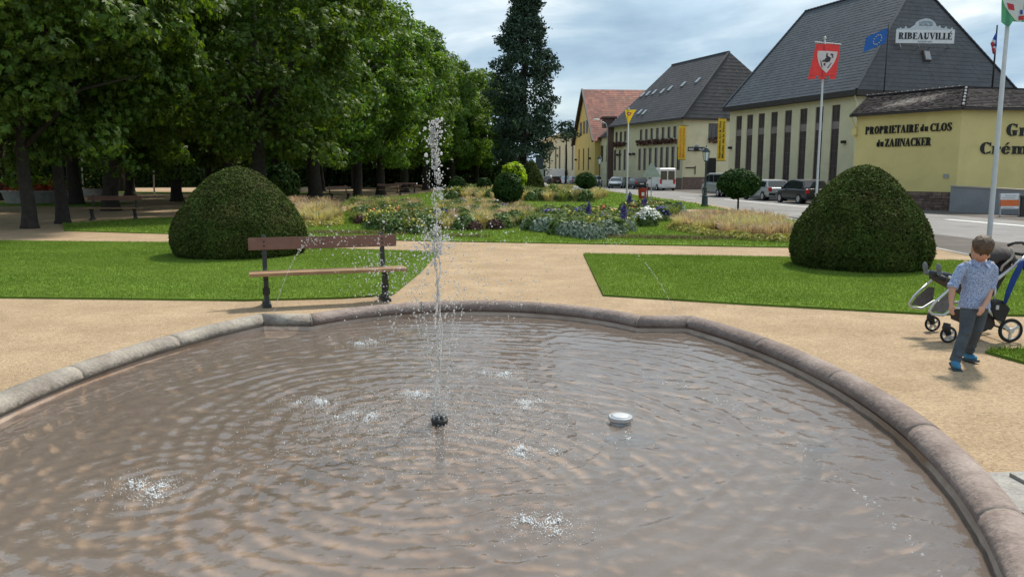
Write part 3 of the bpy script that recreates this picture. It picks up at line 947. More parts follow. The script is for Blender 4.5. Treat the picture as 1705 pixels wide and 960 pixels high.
# roof: hip towards the camera, almost a gable at the far end
ov = 0.55
c0, f0 = Cn - dF * ov - dS * ov, Fn + dF * 0.3 - dS * ov
s0, t0 = Sn - dF * ov + dS * ov, Tn + dF * 0.3 + dS * ov
RZ = 16.3
mid = dS * 7.3
apx = Cn + mid + dF * 2.7 + Vector((0, 0, RZ)); apf = Fn + mid - dF * 0.4 + Vector((0, 0, RZ))
Z = Vector((0, 0, EZ))
tiles(b1, f0 + Z, c0 + Z, apx, apf, 'slate')
tiles(b1, c0 + Z, s0 + Z, apx, apx, 'slate')
tiles(b1, s0 + Z, t0 + Z, apf, apx, 'slate', course=0.8, tw=0.8)
tiles(b1, t0 + Z, f0 + Z, apf, apf, 'slate', course=0.8, tw=0.8)
for p, q in ((c0 + Z, apx), (s0 + Z, apx), (apx, apf), (f0 + Z, apf)):
    b = MB(); n = int((q - p).length / 0.4)
    for k in range(n):
        b.bar(p.lerp(q, k / n) + Vector((0, 0, 0.05)), p.lerp(q, (k + 1.08) / n) + Vector((0, 0, 0.075)), 0.2, 0.09)
    part(b, 'ridge_tiles', 'slate', b1)['kind'] = 'stuff'
b = MB()
for p, q in ((f0, c0), (c0, s0), (s0, t0)):
    b.bar(p + Z + Vector((0, 0, -0.2)), q + Z + Vector((0, 0, -0.2)), 0.12, 0.36)
for p, q, d_ in ((Fn, Cn, -dS), (Cn, Sn, -dF)):
    a_ = p + d_ * ov * 0.5 + Z - Vector((0, 0, 0.36)); e_ = q + d_ * ov * 0.5 + Z - Vector((0, 0, 0.36))
    b.bar(a_, e_, ov - 0.02, 0.06)
part(b, 'eaves', 'fascia', b1)
b = MB(); b.tube([Cn + Vector((-0.3, -0.3, EZ - 0.3)), Cn + Vector((-0.05, -0.2, EZ - 0.9)), Cn + Vector((-0.05, -0.2, STREET))], 0.06, 8)
part(b, 'downpipe', 'cream_wall', b1)
for px in (1216, 1404):
    u = plan_u(px, Fn, Cn)
    b = MB(); c = Pf(u, 4.0, -0.15); b.box(c, (0.26, 0.3, 0.2), math.atan2(ef.y, ef.x)); b.bar(Pf(u, 4.05, 0), Pf(u, 4.05, -0.2), 0.06)
    part(b, 'wall_lamp', 'black_paint', b1)
# skylight on the hip
hn = (s0 - c0).cross(apx - (c0 + Z)).normalized()
if hn.z < 0: hn = -hn
def on_hip(px, py, lift=0.0):
    d = ray(px, py); o = Vector((0, 0, CAMZ)); p = c0 + Z
    t = (p - o).dot(hn) / d.dot(hn)
    return o + d * t + hn * lift
hx = (s0 - c0).normalized(); hy = hn.cross(hx); hy = hy if hy.z > 0 else -hy
k_ = on_hip(1542, 94, 0.08)
b = MB(); b.box(k_, (0.62, 0.8, 0.16), rot=Matrix((hx, hy, hn)).transposed())
sk = part(b, 'skylight', 'window_frame', b1)
b = MB(); b.box(k_ + hn * 0.085, (0.5, 0.66, 0.02), rot=Matrix((hx, hy, hn)).transposed())
mat('skylight_glass', (0.36, 0.38, 0.40), 0.1, 0.05, 1)
l = Vector(b1.location); b.v = [(v[0] - l.x, v[1] - l.y, v[2] - l.z) for v in b.v]
b.build('pane', 'skylight_glass', sk)
# the roof sign with crest, standing clear of the tiles
sp = on_hip(1490, 74, 0); sq = on_hip(1588, 74, 0)
sY = sp.y - 0.3
sg = thing('roof_sign', 'white name board with grey crest standing on the steep grey roof', 'sign', tuple(at(1540, 74, sY)))
A_, B_ = at(1491, 72, sY), at(1588, 73, sY)
W_, H_ = (B_ - A_).length, at(1491, 50, sY).z - A_.z
ex = (B_ - A_).normalized(); uz = Vector((0, 0, 1)); ny_ = Vector((ex.y, -ex.x, 0)).normalized()
b = MB(); b.bar(A_ + uz * H_ / 2, B_ + uz * H_ / 2, 0.06, H_); part(b, 'board', 'white_paint', sg)
letters(sg, 'RIBEAUVILLÉ', A_ + ex * W_ * 0.04 + uz * H_ * 0.30 + ny_ * 0.035, ex, uz, ny_, W_ * 0.92, H_ * 0.50, depth=0.02)
text_on(sg, 'DEPUIS 1895', A_ + ex * W_ * 0.38 + uz * H_ * 0.08 + ny_ * 0.035, ex, uz, ny_, W_ * 0.24, H_ * 0.11, m='metal_grey')
mat('crest_grey', (0.30, 0.34, 0.38), 0.6, 0.3, 6)
mat('crest_pale', (0.55, 0.58, 0.60), 0.6, 0.1, 6)
# skyline cut-out: townscape left and right, round crest in the middle
sil = [(0, 0), (0.02, 0.16), (0.05, 0.12), (0.07, 0.3), (0.09, 0.14), (0.14, 0.2), (0.16, 0.5), (0.18, 0.2), (0.24, 0.24), (0.28, 0.45), (0.31, 0.6), (0.33, 0.95), (0.4, 1.25), (0.48, 1.42), (0.55, 1.38), (0.62, 1.15), (0.66, 0.85), (0.68, 0.5), (0.72, 0.42), (0.74, 0.62), (0.76, 0.3), (0.82, 0.22), (0.85, 0.5), (0.87, 0.2), (0.93, 0.16), (0.95, 0.36), (0.97, 0.14), (1, 0.1), (1, 0)]
TT = A_ + uz * H_
pts = [TT + ex * W_ * u + uz * H_ * 0.62 * v for u, v in sil]
n = len(pts)
b = MB(); b.add([p + ny_ * 0.02 for p in pts] + [p - ny_ * 0.02 for p in pts], [tuple(range(n)), tuple(range(2 * n - 1, n - 1, -1))] + [(k, (k + 1) % n, n + (k + 1) % n, n + k) for k in range(n)])
part(b, 'skyline_cutout', 'crest_pale', sg)
b = MB()
cc = TT + ex * W_ * 0.5 + uz * H_ * 0.48 + ny_ * 0.03
for (dx, dz, w, h) in ((-0.09, 0.05, 0.05, 0.5), (0.0, 0.1, 0.06, 0.6), (0.09, 0.05, 0.05, 0.5), (-0.045, 0.25, 0.03, 0.35), (0.05, 0.25, 0.03, 0.35), (0, -0.25, 0.22, 0.12)):
    c = cc + ex * W_ * dx + uz * H_ * dz * 0.5
    b.bar(c - ex * W_ * w / 2, c + ex * W_ * w / 2, 0.015, H_ * h * 0.55)
part(b, 'crest', 'crest_grey', sg)
for px in (1498, 1528, 1548, 1578):
    p = at(px, 73, sY); q = on_hip(px, 80, 0.02)
    b = MB(); b.tube([p, (p + q) / 2 + Vector((0, -0.2, -0.15)), q], 0.03, 6); part(b, 'bracket', 'metal_grey', sg)

# ------------------------------------------------------------------ roof flags
def flag_mesh(p, e, up, w, h, nx=12, nz=8, amp=0.08, ph=0.0, hang=0.0):
    V, F = [], []
    nrm = e.cross(up)
    for j in range(nz + 1):
        for i in range(nx + 1):
            s, t = i / nx, j / nz
            V.append(p + e * (w * s * (1 - 0.06 * math.sin(s * 5 + ph))) + up * (h * (t - 1) - hang * s * s) + nrm * (amp * math.sin(s * 7 + t * 1.5 + ph) * (0.3 + s)))
    for j in range(nz):
        for i in range(nx):
            a = j * (nx + 1) + i
            F.append((a, a + 1, a + nx + 2, a + nx + 1))
    return V, F
mat('eu_blue', (0.02, 0.09, 0.42), 0.8, 0.1, 3, transl=0.3)
mat('star_gold', (0.75, 0.6, 0.1), 0.7, 0.05, 3)
mat('flag_red', (0.55, 0.05, 0.06), 0.8, 0.1, 3, transl=0.2)
mat('flag_white', (0.72, 0.72, 0.70), 0.8, 0.05, 3, transl=0.2)
mat('flag_green', (0.07, 0.26, 0.17), 0.8, 0.1, 3, transl=0.25)
mat('flag_yellow', (0.72, 0.5, 0.03), 0.8, 0.1, 3, transl=0.25)
mat('emblem_black', (0.05, 0.045, 0.045), 0.8, 0.1, 3)
mat('emblem_grey', (0.2, 0.19, 0.18), 0.8, 0.1, 3)
fy = c0.y - 1.0
fp = thing('roof_flagpole', 'dark pole carrying a blue flag with gold stars before the grey roof', 'flagpole', tuple(at(1470, 183, fy)))
b = MB(); b.tube([at(1469.5, 185, fy), at(1480, 40, fy)], [0.05, 0.035], 8); part(b, 'pole', 'black_paint', fp, smooth=True)
tp = at(1479.5, 46, fy)
e_ = (at(1443, 66, fy) - at(1479.5, 50, fy)).normalized()
V, F = flag_mesh(tp, e_, Vector((0.12, 0, 1)).normalized(), 1.6, 1.02, ph=1.0)
b = MB().add(V, F); eu = part(b, 'flag', 'eu_blue', fp, smooth=True, fixn=False)
b = MB()
for k in range(12):
    a = 2 * PI * k / 12
    c = tp + e_ * (0.8 + 0.3 * math.cos(a)) + Vector((0.06, 0, 1)) * (-0.51 + 0.3 * math.sin(a)) + Vector((0, -0.14, 0))
    pts = []
    for i in range(10):
        r_ = 0.055 if i % 2 == 0 else 0.024
        pts.append(c + Vector((r_ * math.sin(i * PI / 5), 0, r_ * math.cos(i * PI / 5))))
    b.add(pts, [tuple(range(10))])
part(b, 'stars', 'star_gold', fp, fixn=False)
fy2 = 57.4
fq = thing('roof_flagpole', 'dark pole with a furled blue white and red flag at the right roof edge', 'flagpole', tuple(at(1651, 150, fy2)))
b = MB(); b.tube([at(1650, 172, fy2), at(1660.5, 42, fy2)], [0.07, 0.05], 8); part(b, 'pole', 'black_paint', fq, smooth=True)
for k, (nm, mm) in enumerate((('blue', 'eu_blue'), ('white', 'flag_white'), ('red', 'flag_red'))):
    b = MB()
    for i, (y0, y1, dx, w) in enumerate(((56 + k * 4, 74 + k * 4, -1 - k * 2.0, 0.11), (66 + k * 4, 86 + k * 2, -0.5 - k * 1.5, 0.09))):
        b.tube([at(1659 + dx * 0.4, y0, fy2 - 0.05), at(1657.5 + dx, (y0 + y1) / 2, fy2 - 0.12), at(1656.5 + dx * 0.6, y1, fy2 - 0.06)], [(0.05, 0.03), (w * 1.3, w * 0.5), (0.06, 0.04)], 8)
    part(b, 'flag_fold', mm, fq, smooth=True)

# ------------------------------------------------------------------ annex with the lettering
AL, AF, AR = P2(1421, 46.8), P2(1594, 41.6), P2(1790, 42.6)
AB = P2(1436, 57.0)
ax = thing('annex', 'low ochre annex with black lettering and a brown tiled roof', 'building', tuple(AF))
ZA = 5.05
Pa, ea, na = facade(ax, AL, AF, 0.75, ZA, [], 'ochre_wall')
Pb, eb, nb = facade(ax, AF, AR, 0.4, ZA, [], 'ochre_wall', name='wall')
facade(ax, AB, AL, STREET, ZA, [], 'ochre_wall')
# rubble plinth: separate stones
b = MB()
La = (AF - AL).length
z = STREET - 0.02
row = 0
while z < 0.7:
    hh = random.uniform(0.14, 0.2)
    u = -random.uniform(0, 0.3)
    while u < La:
        w = random.uniform(0.25, 0.55)
        u0, u1 = max(0, u), min(La, u + w - 0.02)
        if u1 - u0 > 0.05:
            d = random.uniform(-0.03, 0.03)
            vs = [AL + ea * a_ + Vector((0, 0, zz_)) + na * dd for a_ in (u0, u1) for zz_ in (z, min(0.76, z + hh - 0.018)) for dd in (-0.2, 0.07 + d)]
            b.add(vs, [(1, 5, 7, 3), (3, 7, 6, 2), (0, 4, 5, 1), (4, 6, 7, 5), (0, 1, 3, 2)])
        u += w
    z += hh
part(b, 'plinth_stones', 'base_stone', ax)['kind'] = 'stuff'
b = MB(); b.quad(AL + Vector((0, 0, STREET - .05)) + na * 0.01, AF + Vector((0, 0, STREET - .05)) + na * 0.01, AF + Vector((0, 0, 0.76)) + na * 0.01, AL + Vector((0, 0, 0.76)) + na * 0.01)
part(b, 'plinth', 'soil', ax)
# roof: eaves, two slopes meeting at the white ridge tiles
oz = Vector((0, 0, ZA))
eL, eF, eR = AL + na * 0.35 - ea * 0.2 + oz, AF + (na + nb) * 0.22 + oz, AR + nb * 0.35 + oz
rL = at(1444, 163, 52.0); rF = at(1609, 146, 46.2); rR = Vector((AR.x + 2, AR.y + 5.2, rF.z))
rL.z = (rL.z + rF.z) / 2; rF.z = rL.z; rR.z = rL.z
tiles(ax, eL, eF, rF, rL, 'annex_tile', course=0.33, tw=0.27, lift=0.045)
tiles(ax, eF, eR, rR, rF, 'annex_tile', course=0.33, tw=0.27, lift=0.045)
back = AB + oz + Vector((1.2, 0, 0))
tiles(ax, back, eL, rL, rL, 'annex_tile')
for p, q, nn in ((rL, rF, 16), (eF, rF, 6)):
    for k in range(nn):
        t_ = (k + 0.5) / nn
        c = p.lerp(q, t_) + Vector((0, 0, 0.06))
        d_ = (q - p).normalized()
        b = MB(); b.tube([c - d_ * 0.2, c + d_ * 0.22], [0.12, 0.085], 8); part(b, 'ridge_tile', 'annex_tile' , ax, smooth=True)
        b = MB(); b.ell(c - d_ * 0.2 + Vector((0, 0, 0.05)), (0.075, 0.075, 0.07), 8, 6); part(b, 'ridge_cap', 'ridge_white', ax, smooth=True)
b = MB(); b.bar(rF, rR, 0.25, 0.14); part(b, 'ridge_tiles', 'annex_tile', ax)
b = MB()
for p, q in ((eL, eF), (eF, eR)):
    b.bar(p + Vector((0, 0, -0.06)), q + Vector((0, 0, -0.06)), 0.13, 0.12)
part(b, 'gutter', 'fascia', ax)
b = MB(); b.tube([eL + Vector((0.05, -0.02, -0.1)), AL + na * 0.08 + Vector((-0.02, 0, ZA - 0.7)), AL + na * 0.08 + Vector((-0.02, 0, ZA - 1.3))], 0.06, 8)
b.box(AL + na * 0.1 + Vector((0, 0, ZA - 0.95)), (0.3, 0.2, 0.35), math.atan2(ea.y, ea.x))
part(b, 'downpipe', 'ochre_wall', ax)
def letter(body, px0, px1, yt0, yb0, P, e, nrm, a, bq, h_scale=1.0, **kw):
    u0, u1 = plan_u(px0, a, bq), plan_u(px1, a, bq)
    p = a + e * u0
    zb, zt = zat(yb0, p), zat(yt0, p)
    letters(ax, body, Vector((p.x, p.y, zb)) + nrm * 0.006, e, Vector((0, 0, 1)), nrm, u1 - u0, zt - zb)
letter('PROPRIETAIRE', 1437, 1525, 211.5, 224, Pa, ea, na, AL, AF, bold=0.05)
letter('du', 1527.5, 1541, 207.5, 219, Pa, ea, na, AL, AF, bold=0.05)
letter('CLOS', 1544, 1580, 206, 219, Pa, ea, na, AL, AF, bold=0.05)
letter('du', 1457, 1469, 233, 244.5, Pa, ea, na, AL, AF, bold=0.05)
letter('ZAHNACKER', 1471, 1547, 231.5, 244.5, Pa, ea, na, AL, AF, bold=0.05)
letter('Grand', 1669, 1758, 206, 226, Pb, eb, nb, AF, AR, bold=0.06)
letter('Crémant', 1628, 1758, 237, 256, Pb, eb, nb, AF, AR, bold=0.06)
u = plan_u(1576, AL, AF); p = AL + ea * u
b = MB(); b.bar(Vector((p.x, p.y, zat(293, p))) + na * 0.03 - ea * 0.14, Vector((p.x, p.y, zat(293, p))) + na * 0.03 + ea * 0.14, 0.04, 0.2)
part(b, 'letter_box', 'metal_grey', ax)
# grey ramp parapet and its notice board
r0, r1 = P2(1585, 40.9), P2(1760, 36.3)
rp = thing('ramp_wall', 'plain grey rendered ramp parapet before the ochre wall', 'wall', tuple(r0))
b = MB(); er = (r1 - r0).normalized()
z0_, z1_ = zat(310.5, r0), zat(319, P2(1705, 37.6))
nr_ = Vector((er.y, -er.x, 0))
b.add([r0 + nr_ * 0 + Vector((0, 0, STREET - .05)), r1 + Vector((0, 0, STREET - .05)), r1 + Vector((0, 0, z1_)), r0 + Vector((0, 0, z0_)),
       r0 - nr_ * 0.25 + Vector((0, 0, STREET - .05)), r1 - nr_ * 0.25 + Vector((0, 0, STREET - .05)), r1 - nr_ * 0.25 + Vector((0, 0, z1_)), r0 - nr_ * 0.25 + Vector((0, 0, z0_))],
      [(0, 1, 2, 3), (7, 6, 5, 4), (3, 2, 6, 7), (0, 3, 7, 4), (1, 5, 6, 2)])
part(b, 'parapet', 'grey_render', rp)
b = MB(); b.bar(r0 + nr_ * -0.12 + Vector((0, 0, z0_ + 0.03)), r1 + nr_ * -0.12 + Vector((0, 0, z1_ + 0.03)), 0.32, 0.06); part(b, 'coping', 'sill', rp)
nbd = thing('notice_board', 'white and orange notice board on two posts before the grey ramp', 'sign', tuple(gp(1680, 360, STREET)))
Yn = gp(1680, 360, STREET).y
for px in (1665, 1697):
    b = MB(); b.bar(at(px, 361, Yn), at(px, 323, Yn), 0.06); part(b, 'post', 'metal_grey', nbd)
for (y0, y1, mm, nm) in ((322, 332.4, 'white_paint', 'header_panel'), (332.6, 343, 'orange_paint', 'orange_panel'), (343.2, 347.5, 'white_paint', 'footer_panel')):
    b = MB(); p, q = at(1666, (y0 + y1) / 2, Yn - 0.05), at(1696, (y0 + y1) / 2, Yn - 0.05)
    b.bar(p, q, 0.03, (y1 - y0) * Yn / 1340); part(b, nm, mm, nbd)
b = MB()
for (x0, x1, y) in ((1674, 1692, 326), (1669, 1690, 329.5), (1669, 1688, 345.5)):
    b.bar(at(x0, y, Yn - 0.07), at(x1, y, Yn - 0.07), 0.006, 0.03)
part(b, 'text_lines', 'metal_grey', nbd)
b = MB(); b.box(at(1702, 345, Yn) + Vector((0, 0, 0)), (0.22, 0.2, 0.9)); b.box(at(1702, 345, Yn) + Vector((0, 0, 0.5)), (0.28, 0.26, 0.08))
o = b.build('bollard', 'fascia'); tag(o, 'dark square bollard at the right edge beside the notice board', 'bollard')

# ------------------------------------------------------------------ B2: second winery building
N2, F2, R2 = P2(1136, 99), P2(1021, 116), P2(1222, 101)
b2 = thing('winery_building', 'cream building with two window rows and dark brown roof behind the white van', 'building', tuple(N2))
E2 = 8.4
low, upr = [], []
L2 = (N2 - F2).length
for zpx in (651, 677, 703, 782, 809, 838, 868, 898, 928, 958, 988):
    u = plan_u(820 + zpx / 3.2, F2, N2)
    low.append((u - 0.38, u + 0.38, 2.1, 5.0))
for zpx in (657, 680, 703, 787, 815, 843, 873, 903, 934, 965):
    u = plan_u(820 + zpx / 3.2, F2, N2)
    upr.append((u - 0.36, u + 0.36, 6.1, 7.5))
P_, e2, n2 = facade(b2, F2, N2, STREET - .05, E2, low + upr, 'cream_wall')
for o in low: window(b2, P_, o, bars_h=3, bars_v=0, sill=False)
for o in upr: window(b2, P_, o, bars_h=1, bars_v=0, sill=False)
def flower_box(root, P, u0, u1, w, nrm):
    b = MB(); b.bar(P(u0, w, -0.15), P(u1, w, -0.15), 0.22, 0.22); part(b, 'flower_box', 'window_frame', root)
    n = int((u1 - u0) * 45); C = []
    for k in range(n):
        c = P(random.uniform(u0, u1), w + random.uniform(-0.35, 0.3), -0.15 - random.uniform(0, 0.25)) - Vector(root.location)
        C.append(c[:])
    ob('geraniums', leaf_mesh('geraniums', np.array(C), 0.16, 0.1, 'geranium'), parent=root)['kind'] = 'stuff'
flower_box(b2, P_, upr[0][0] - 0.2, upr[2][1] + 0.2, 5.75, n2)
flower_box(b2, P_, upr[3][0] - 0.4, upr[9][1] + 0.3, 5.75, n2)
L2r = (R2 - N2).length
uw0, uw1 = plan_u(1177, N2, R2), plan_u(1197, N2, R2)
ud0, ud1 = plan_u(1176, N2, R2), plan_u(1192, N2, R2)
Pr, er2, nr2 = facade(b2, N2, R2, STREET - .05, E2, [(uw0, uw1, 6.0, 7.8), (ud0, ud1, STREET - .04, 3.6)], 'cream_wall')
window(b2, Pr, (uw0, uw1, 6.0, 7.8), bars_v=2, bars_h=1)
flower_box(b2, Pr, uw0, uw1, 5.8, nr2)
b = MB(); b.bar(Pr((ud0 + ud1) / 2, STREET, 0.12), Pr((ud0 + ud1) / 2, 3.6, 0.12), ud1 - ud0, 0.06, up=nr2); gate = part(b, 'gate', 'black_paint', b2)
b = MB()
for k in range(7):
    u = ud0 + (ud1 - ud0) * (k + 0.5) / 7
    b.bar(Pr(u, STREET + .1, 0.05), Pr(u, 3.4, 0.05), 0.04)
l = Vector(b2.location); b.v = [(v[0] - l.x, v[1] - l.y, v[2] - l.z) for v in b.v]
b.build('gate_bars', 'fascia', gate)
b = MB(); b.bar(Pr(0.05, STREET + 0.7, -0.03), Pr(ud0 - 0.1, STREET + 0.7, -0.03), 0.1, 1.5); b.bar(Pr(ud1 + 0.1, STREET + 0.7, -0.03), Pr(L2r, STREET + 0.7, -0.03), 0.1, 1.5)
b.bar(P_(0, STREET + 0.7, -0.03), P_(L2, STREET + 0.7, -0.03), 0.1, 1.3)
part(b, 'plinth', 'base_stone', b2)
b = MB(); b.bar(Pr(plan_u(1141, N2, R2), 2.4, -0.05), Pr(plan_u(1156, N2, R2), 2.4, -0.05), 0.1, 0.12); b.bar(Pr(plan_u(1157, N2, R2), 1.6, -0.05), Pr(plan_u(1157, N2, R2), 2.6, -0.05), 0.1, 0.1)
part(b, 'pipe_rail', 'fascia', b2)
b = MB(); b.box(Pr(plan_u(1157, N2, R2), 4.6, -0.2), (0.5, 0.4, 0.3)); part(b, 'wall_lamp', 'black_paint', b2)

# small name board
u0, u1 = plan_u(1144, N2, R2), plan_u(1172, N2, R2)
zc = zat(248, Pr(u0, 0))
s2 = thing('wall_sign', 'small black name board with white letters on the cream wall by the gate', 'sign', tuple(Pr(u0, zc - .25, -0.04)))
b = MB(); b.bar(Pr(u0, zc, -0.05), Pr(u1, zc, -0.05), 0.06, 0.5); part(b, 'board', 'black_paint', s2)
text_on(s2, 'RIBEAUVILLÉ', Pr(u0 + 0.08, zc - 0.16, -0.085), er2, Vector((0, 0, 1)), nr2, (u1 - u0) - 0.16, 0.34, m='white_paint', bold=0.02, depth=0.01)
b = MB(); b.lathe([(0.0, 0.0), (0.3, 0.02), (0.22, 0.2), (0.0, 0.28)], 10, Pr((u0 + u1) / 2, zc + 0.25, -0.06), sy=0.2); part(b, 'crest', 'crest_grey', s2)
def tall_banner(px0, px1, y0, y1, Y, lines, label):
    c = at((px0 + px1) / 2, y1, Y)
    t = thing('banner', label, 'banner', tuple(c))
    a_, b_ = at(px0, y1, Y), at(px1, y1, Y)
    zt = at(px0, y0, Y).z
    w = (b_ - a_).length; h = zt - a_.z
    q = MB(); V, F = [], []
    for j in range(13):
        for i in range(5):
            V.append(a_ + (b_ - a_) * (i / 4) + Vector((0, 0.03 * math.sin(j * 0.9 + i), h * j / 12)))
    for j in range(12):
        for i in range(4):
            k = j * 5 + i; F.append((k, k + 1, k + 6, k + 5))
    q.add(V, F); part(q, 'cloth', 'banner_yellow', t, fixn=False, smooth=True)
    q = MB(); q.bar(Vector((a_.x - .1, Y, zt)), Vector((b_.x + .1, Y, zt)), 0.05); q.bar(Vector((a_.x - .1, Y, a_.z)), Vector((b_.x + .1, Y, a_.z)), 0.05)
    q.bar(Vector((b_.x, Y, zt)), Vector((b_.x + .4, Y + 0.6, zt)), 0.05)
    part(q, 'rail', 'fascia', t)
    for k, (tx, mm) in enumerate(lines):
        text_on(t, tx, Vector((a_.x + w * (0.44 + 0.42 * k), Y - 0.08, a_.z + h * 0.07)), Vector((0, 0, 1)), Vector((-1, 0, 0)), Vector((0, -1, 0)), h * 0.86, w * 0.3, m=mm, bold=0.02, depth=0.01)
tall_banner(1128.5, 1141, 209, 266, 97.5, [('Exposition Art & Vins', 'orange_paint'), ('Musée de la Vigne', 'orange_paint')], 'yellow banner with orange lettering at the left corner of the cream building')
tall_banner(1193.5, 1207, 197, 268, 92.0, [('Exposition Art & Vins', 'black_paint'), ('Musée de la Vigne', 'black_paint')], 'yellow banner with black lettering beside the dark gate')
# roof of B2
d2 = (F2 - N2).normalized(); q2 = Vector((-d2.y, d2.x, 0)); q2 = q2 if q2.x > 0 else -q2
W2 = 18
z2 = Vector((0, 0, E2))
nn_, ff_ = N2 - d2 * 0.6 - q2 * 0.6, F2 + d2 * 0.5 - q2 * 0.6
ss_, tt_ = N2 + q2 * W2 - d2 * 0.6, F2 + q2 * W2 + d2 * 0.5
a1_ = N2 + q2 * W2 / 2 + d2 * 4.0 + Vector((0, 0, 17.2)); a2_ = F2 + q2 * W2 / 2 - d2 * 0.5 + Vector((0, 0, 17.2))
tiles(b2, ff_ + z2, nn_ + z2, a1_, a2_, 'brown_tile', course=0.5, tw=0.5)
tiles(b2, nn_ + z2, ss_ + z2, a1_, a1_, 'brown_tile', course=0.5, tw=0.5)
tiles(b2, tt_ + z2, ff_ + z2, a2_, a2_, 'brown_tile', course=1, tw=1)
b = MB(); b.bar(ff_ + z2 - Vector((0, 0, .12)), nn_ + z2 - Vector((0, 0, .12)), 0.2, 0.25); b.bar(nn_ + z2 - Vector((0, 0, .12)), ss_ + z2 - Vector((0, 0, .12)), 0.2, 0.25); part(b, 'eaves', 'fascia', b2)
b = MB(); b.bar(a1_, a2_, 0.3, 0.2); b.bar(nn_ + z2, a1_, 0.3, 0.15); part(b, 'ridge_tiles', 'brown_tile', b2)
facade(b2, F2 + q2 * W2, F2, STREET, E2, [], 'cream_wall')
# small roof lights in a slanting row
rn = ((nn_ - ff_).cross(a2_ - (ff_ + z2))).normalized(); rn = rn if rn.z > 0 else -rn
rx_ = (nn_ - ff_).normalized(); ry_ = rn.cross(rx_); ry_ = ry_ if ry_.z > 0 else -ry_
for (zx, zy) in ((1097, 48), (1020, 68), (950, 90), (908, 106), (866, 110), (832, 118), (803, 124), (812, 218), (788, 216)):
    px, py = 820 + zx / 3.2, 120 + zy / 3.2
    d = ray(px, py); o_ = Vector((0, 0, CAMZ)); t = (ff_ + z2 - o_).dot(rn) / d.dot(rn)
    b = MB(); b.box(o_ + d * t + rn * 0.1, (0.5, 0.9, 0.16), rot=Matrix((rx_, ry_, rn)).transposed()); part(b, 'skylight', 'skylight_glass', b2)
for px in (1029, 1050, 1056):
    b = MB(); b.box(P_(plan_u(px, F2, N2), 4.3, -0.2), (0.35, 0.35, 0.3)); part(b, 'wall_lamp', 'black_paint', b2)
# a plain roof further back between B1 and B2
hb = thing('back_building', 'plain dark roofed building glimpsed between the two big roofs', 'building', tuple(P2(1235, 120)))
p0, p1 = P2(1212, 121), P2(1262, 121)
b = MB(); b.box((p0 + p1) / 2 + Vector((0, 3, 7)), ((p1 - p0).length, 6, 14.4)); part(b, 'wall', 'cream_wall', hb)
b = MB(); zt = zat(117, p0)
b.add([p0 + Vector((-.5, -.5, 14)), p1 + Vector((.5, -.5, 14)), p1 + Vector((0, 5, zt)), p0 + Vector((0, 5, zt)), p0 + Vector((-.5, 9, 14)), p1 + Vector((.5, 9, 14))], [(0, 1, 2, 3), (3, 2, 5, 4), (0, 3, 4), (1, 5, 2)])
part(b, 'roof', 'brown_tile', hb)

# ------------------------------------------------------------------ B3: gable house with red roof, link, and flat block
G0, G1 = P2(957, 140), P2(990, 122)        # far (left) and near (right) corner of the gable wall
b3 = thing('gable_house', 'deep yellow house with a pointed gable and red tiled roof', 'house', tuple(G1))
dg = (G1 - G0).normalized(); ng = Vector((-dg.y, dg.x, 0)); ng = ng if ng.x > 0 else -ng
Lg = (G1 - G0).length
E3 = 7.0; A3 = 15.0
gl = []
for zpx in (460, 484, 510):
    u = plan_u(820 + zpx / 3.2, G0, G1); gl.append((u - 0.55, u + 0.55, 2.2, 5.7))
Pg, eg, ngf = facade(b3, G0, G1, STREET - .05, E3, gl, 'deep_yellow_wall')
for o in gl: window(b3, Pg, o, bars_h=3, sill=False)
b = MB(); ap = (G0 + G1) / 2 + Vector((0, 0, A3))
b.add([G0 + Vector((0, 0, E3)), G1 + Vector((0, 0, E3)), ap], [(0, 1, 2)]); part(b, 'gable', 'deep_yellow_wall', b3)
for zpx in (470, 486, 501):
    u = plan_u(820 + zpx / 3.2, G0, G1)
    window(b3, lambda a, w, d=0.0: Pg(a, w, d - 0.2), (u - 0.45, u + 0.45, 8.0, 10.0), bars_h=1, bars_v=0, sill=False)
D3 = 16
ap2 = ap + ng * D3
vo = -ng * 0.5
tiles(b3, G1 + dg * 0.6 + vo + Vector((0, 0, E3 - 0.5)), G1 + dg * 0.6 + ng * D3 + Vector((0, 0, E3 - 0.5)), ap2, ap + vo, 'red_tile', course=0.5, tw=0.6)
tiles(b3, G0 - dg * 0.6 + ng * D3 + Vector((0, 0, E3 - 0.5)), G0 - dg * 0.6 + vo + Vector((0, 0, E3 - 0.5)), ap + vo, ap2, 'red_tile', course=0.8, tw=1.0)
b = MB(); b.bar(G0 - dg * 0.6 + vo + Vector((0, 0, E3 - .55)), ap + vo, 0.25, 0.3); b.bar(G1 + dg * 0.6 + vo + Vector((0, 0, E3 - .55)), ap + vo, 0.25, 0.3); part(b, 'verge', 'fascia', b3)
facade(b3, G1, G1 + ng * D3, STREET, E3, [], 'deep_yellow_wall')
b = MB()
for k in range(3):
    c = ap + ng * (3.4 + k * 4.5) + Vector((0, 0, -1.2)) + dg * 0.9
    b.box(c, (0.6, 0.5, 0.4))
part(b, 'roof_vents', 'red_tile', b3)
for px in (960, 983):
    b = MB(); b.box(Pg(plan_u(px, G0, G1), 4.0, -0.2), (0.35, 0.35, 0.3)); part(b, 'wall_lamp', 'black_paint', b3)
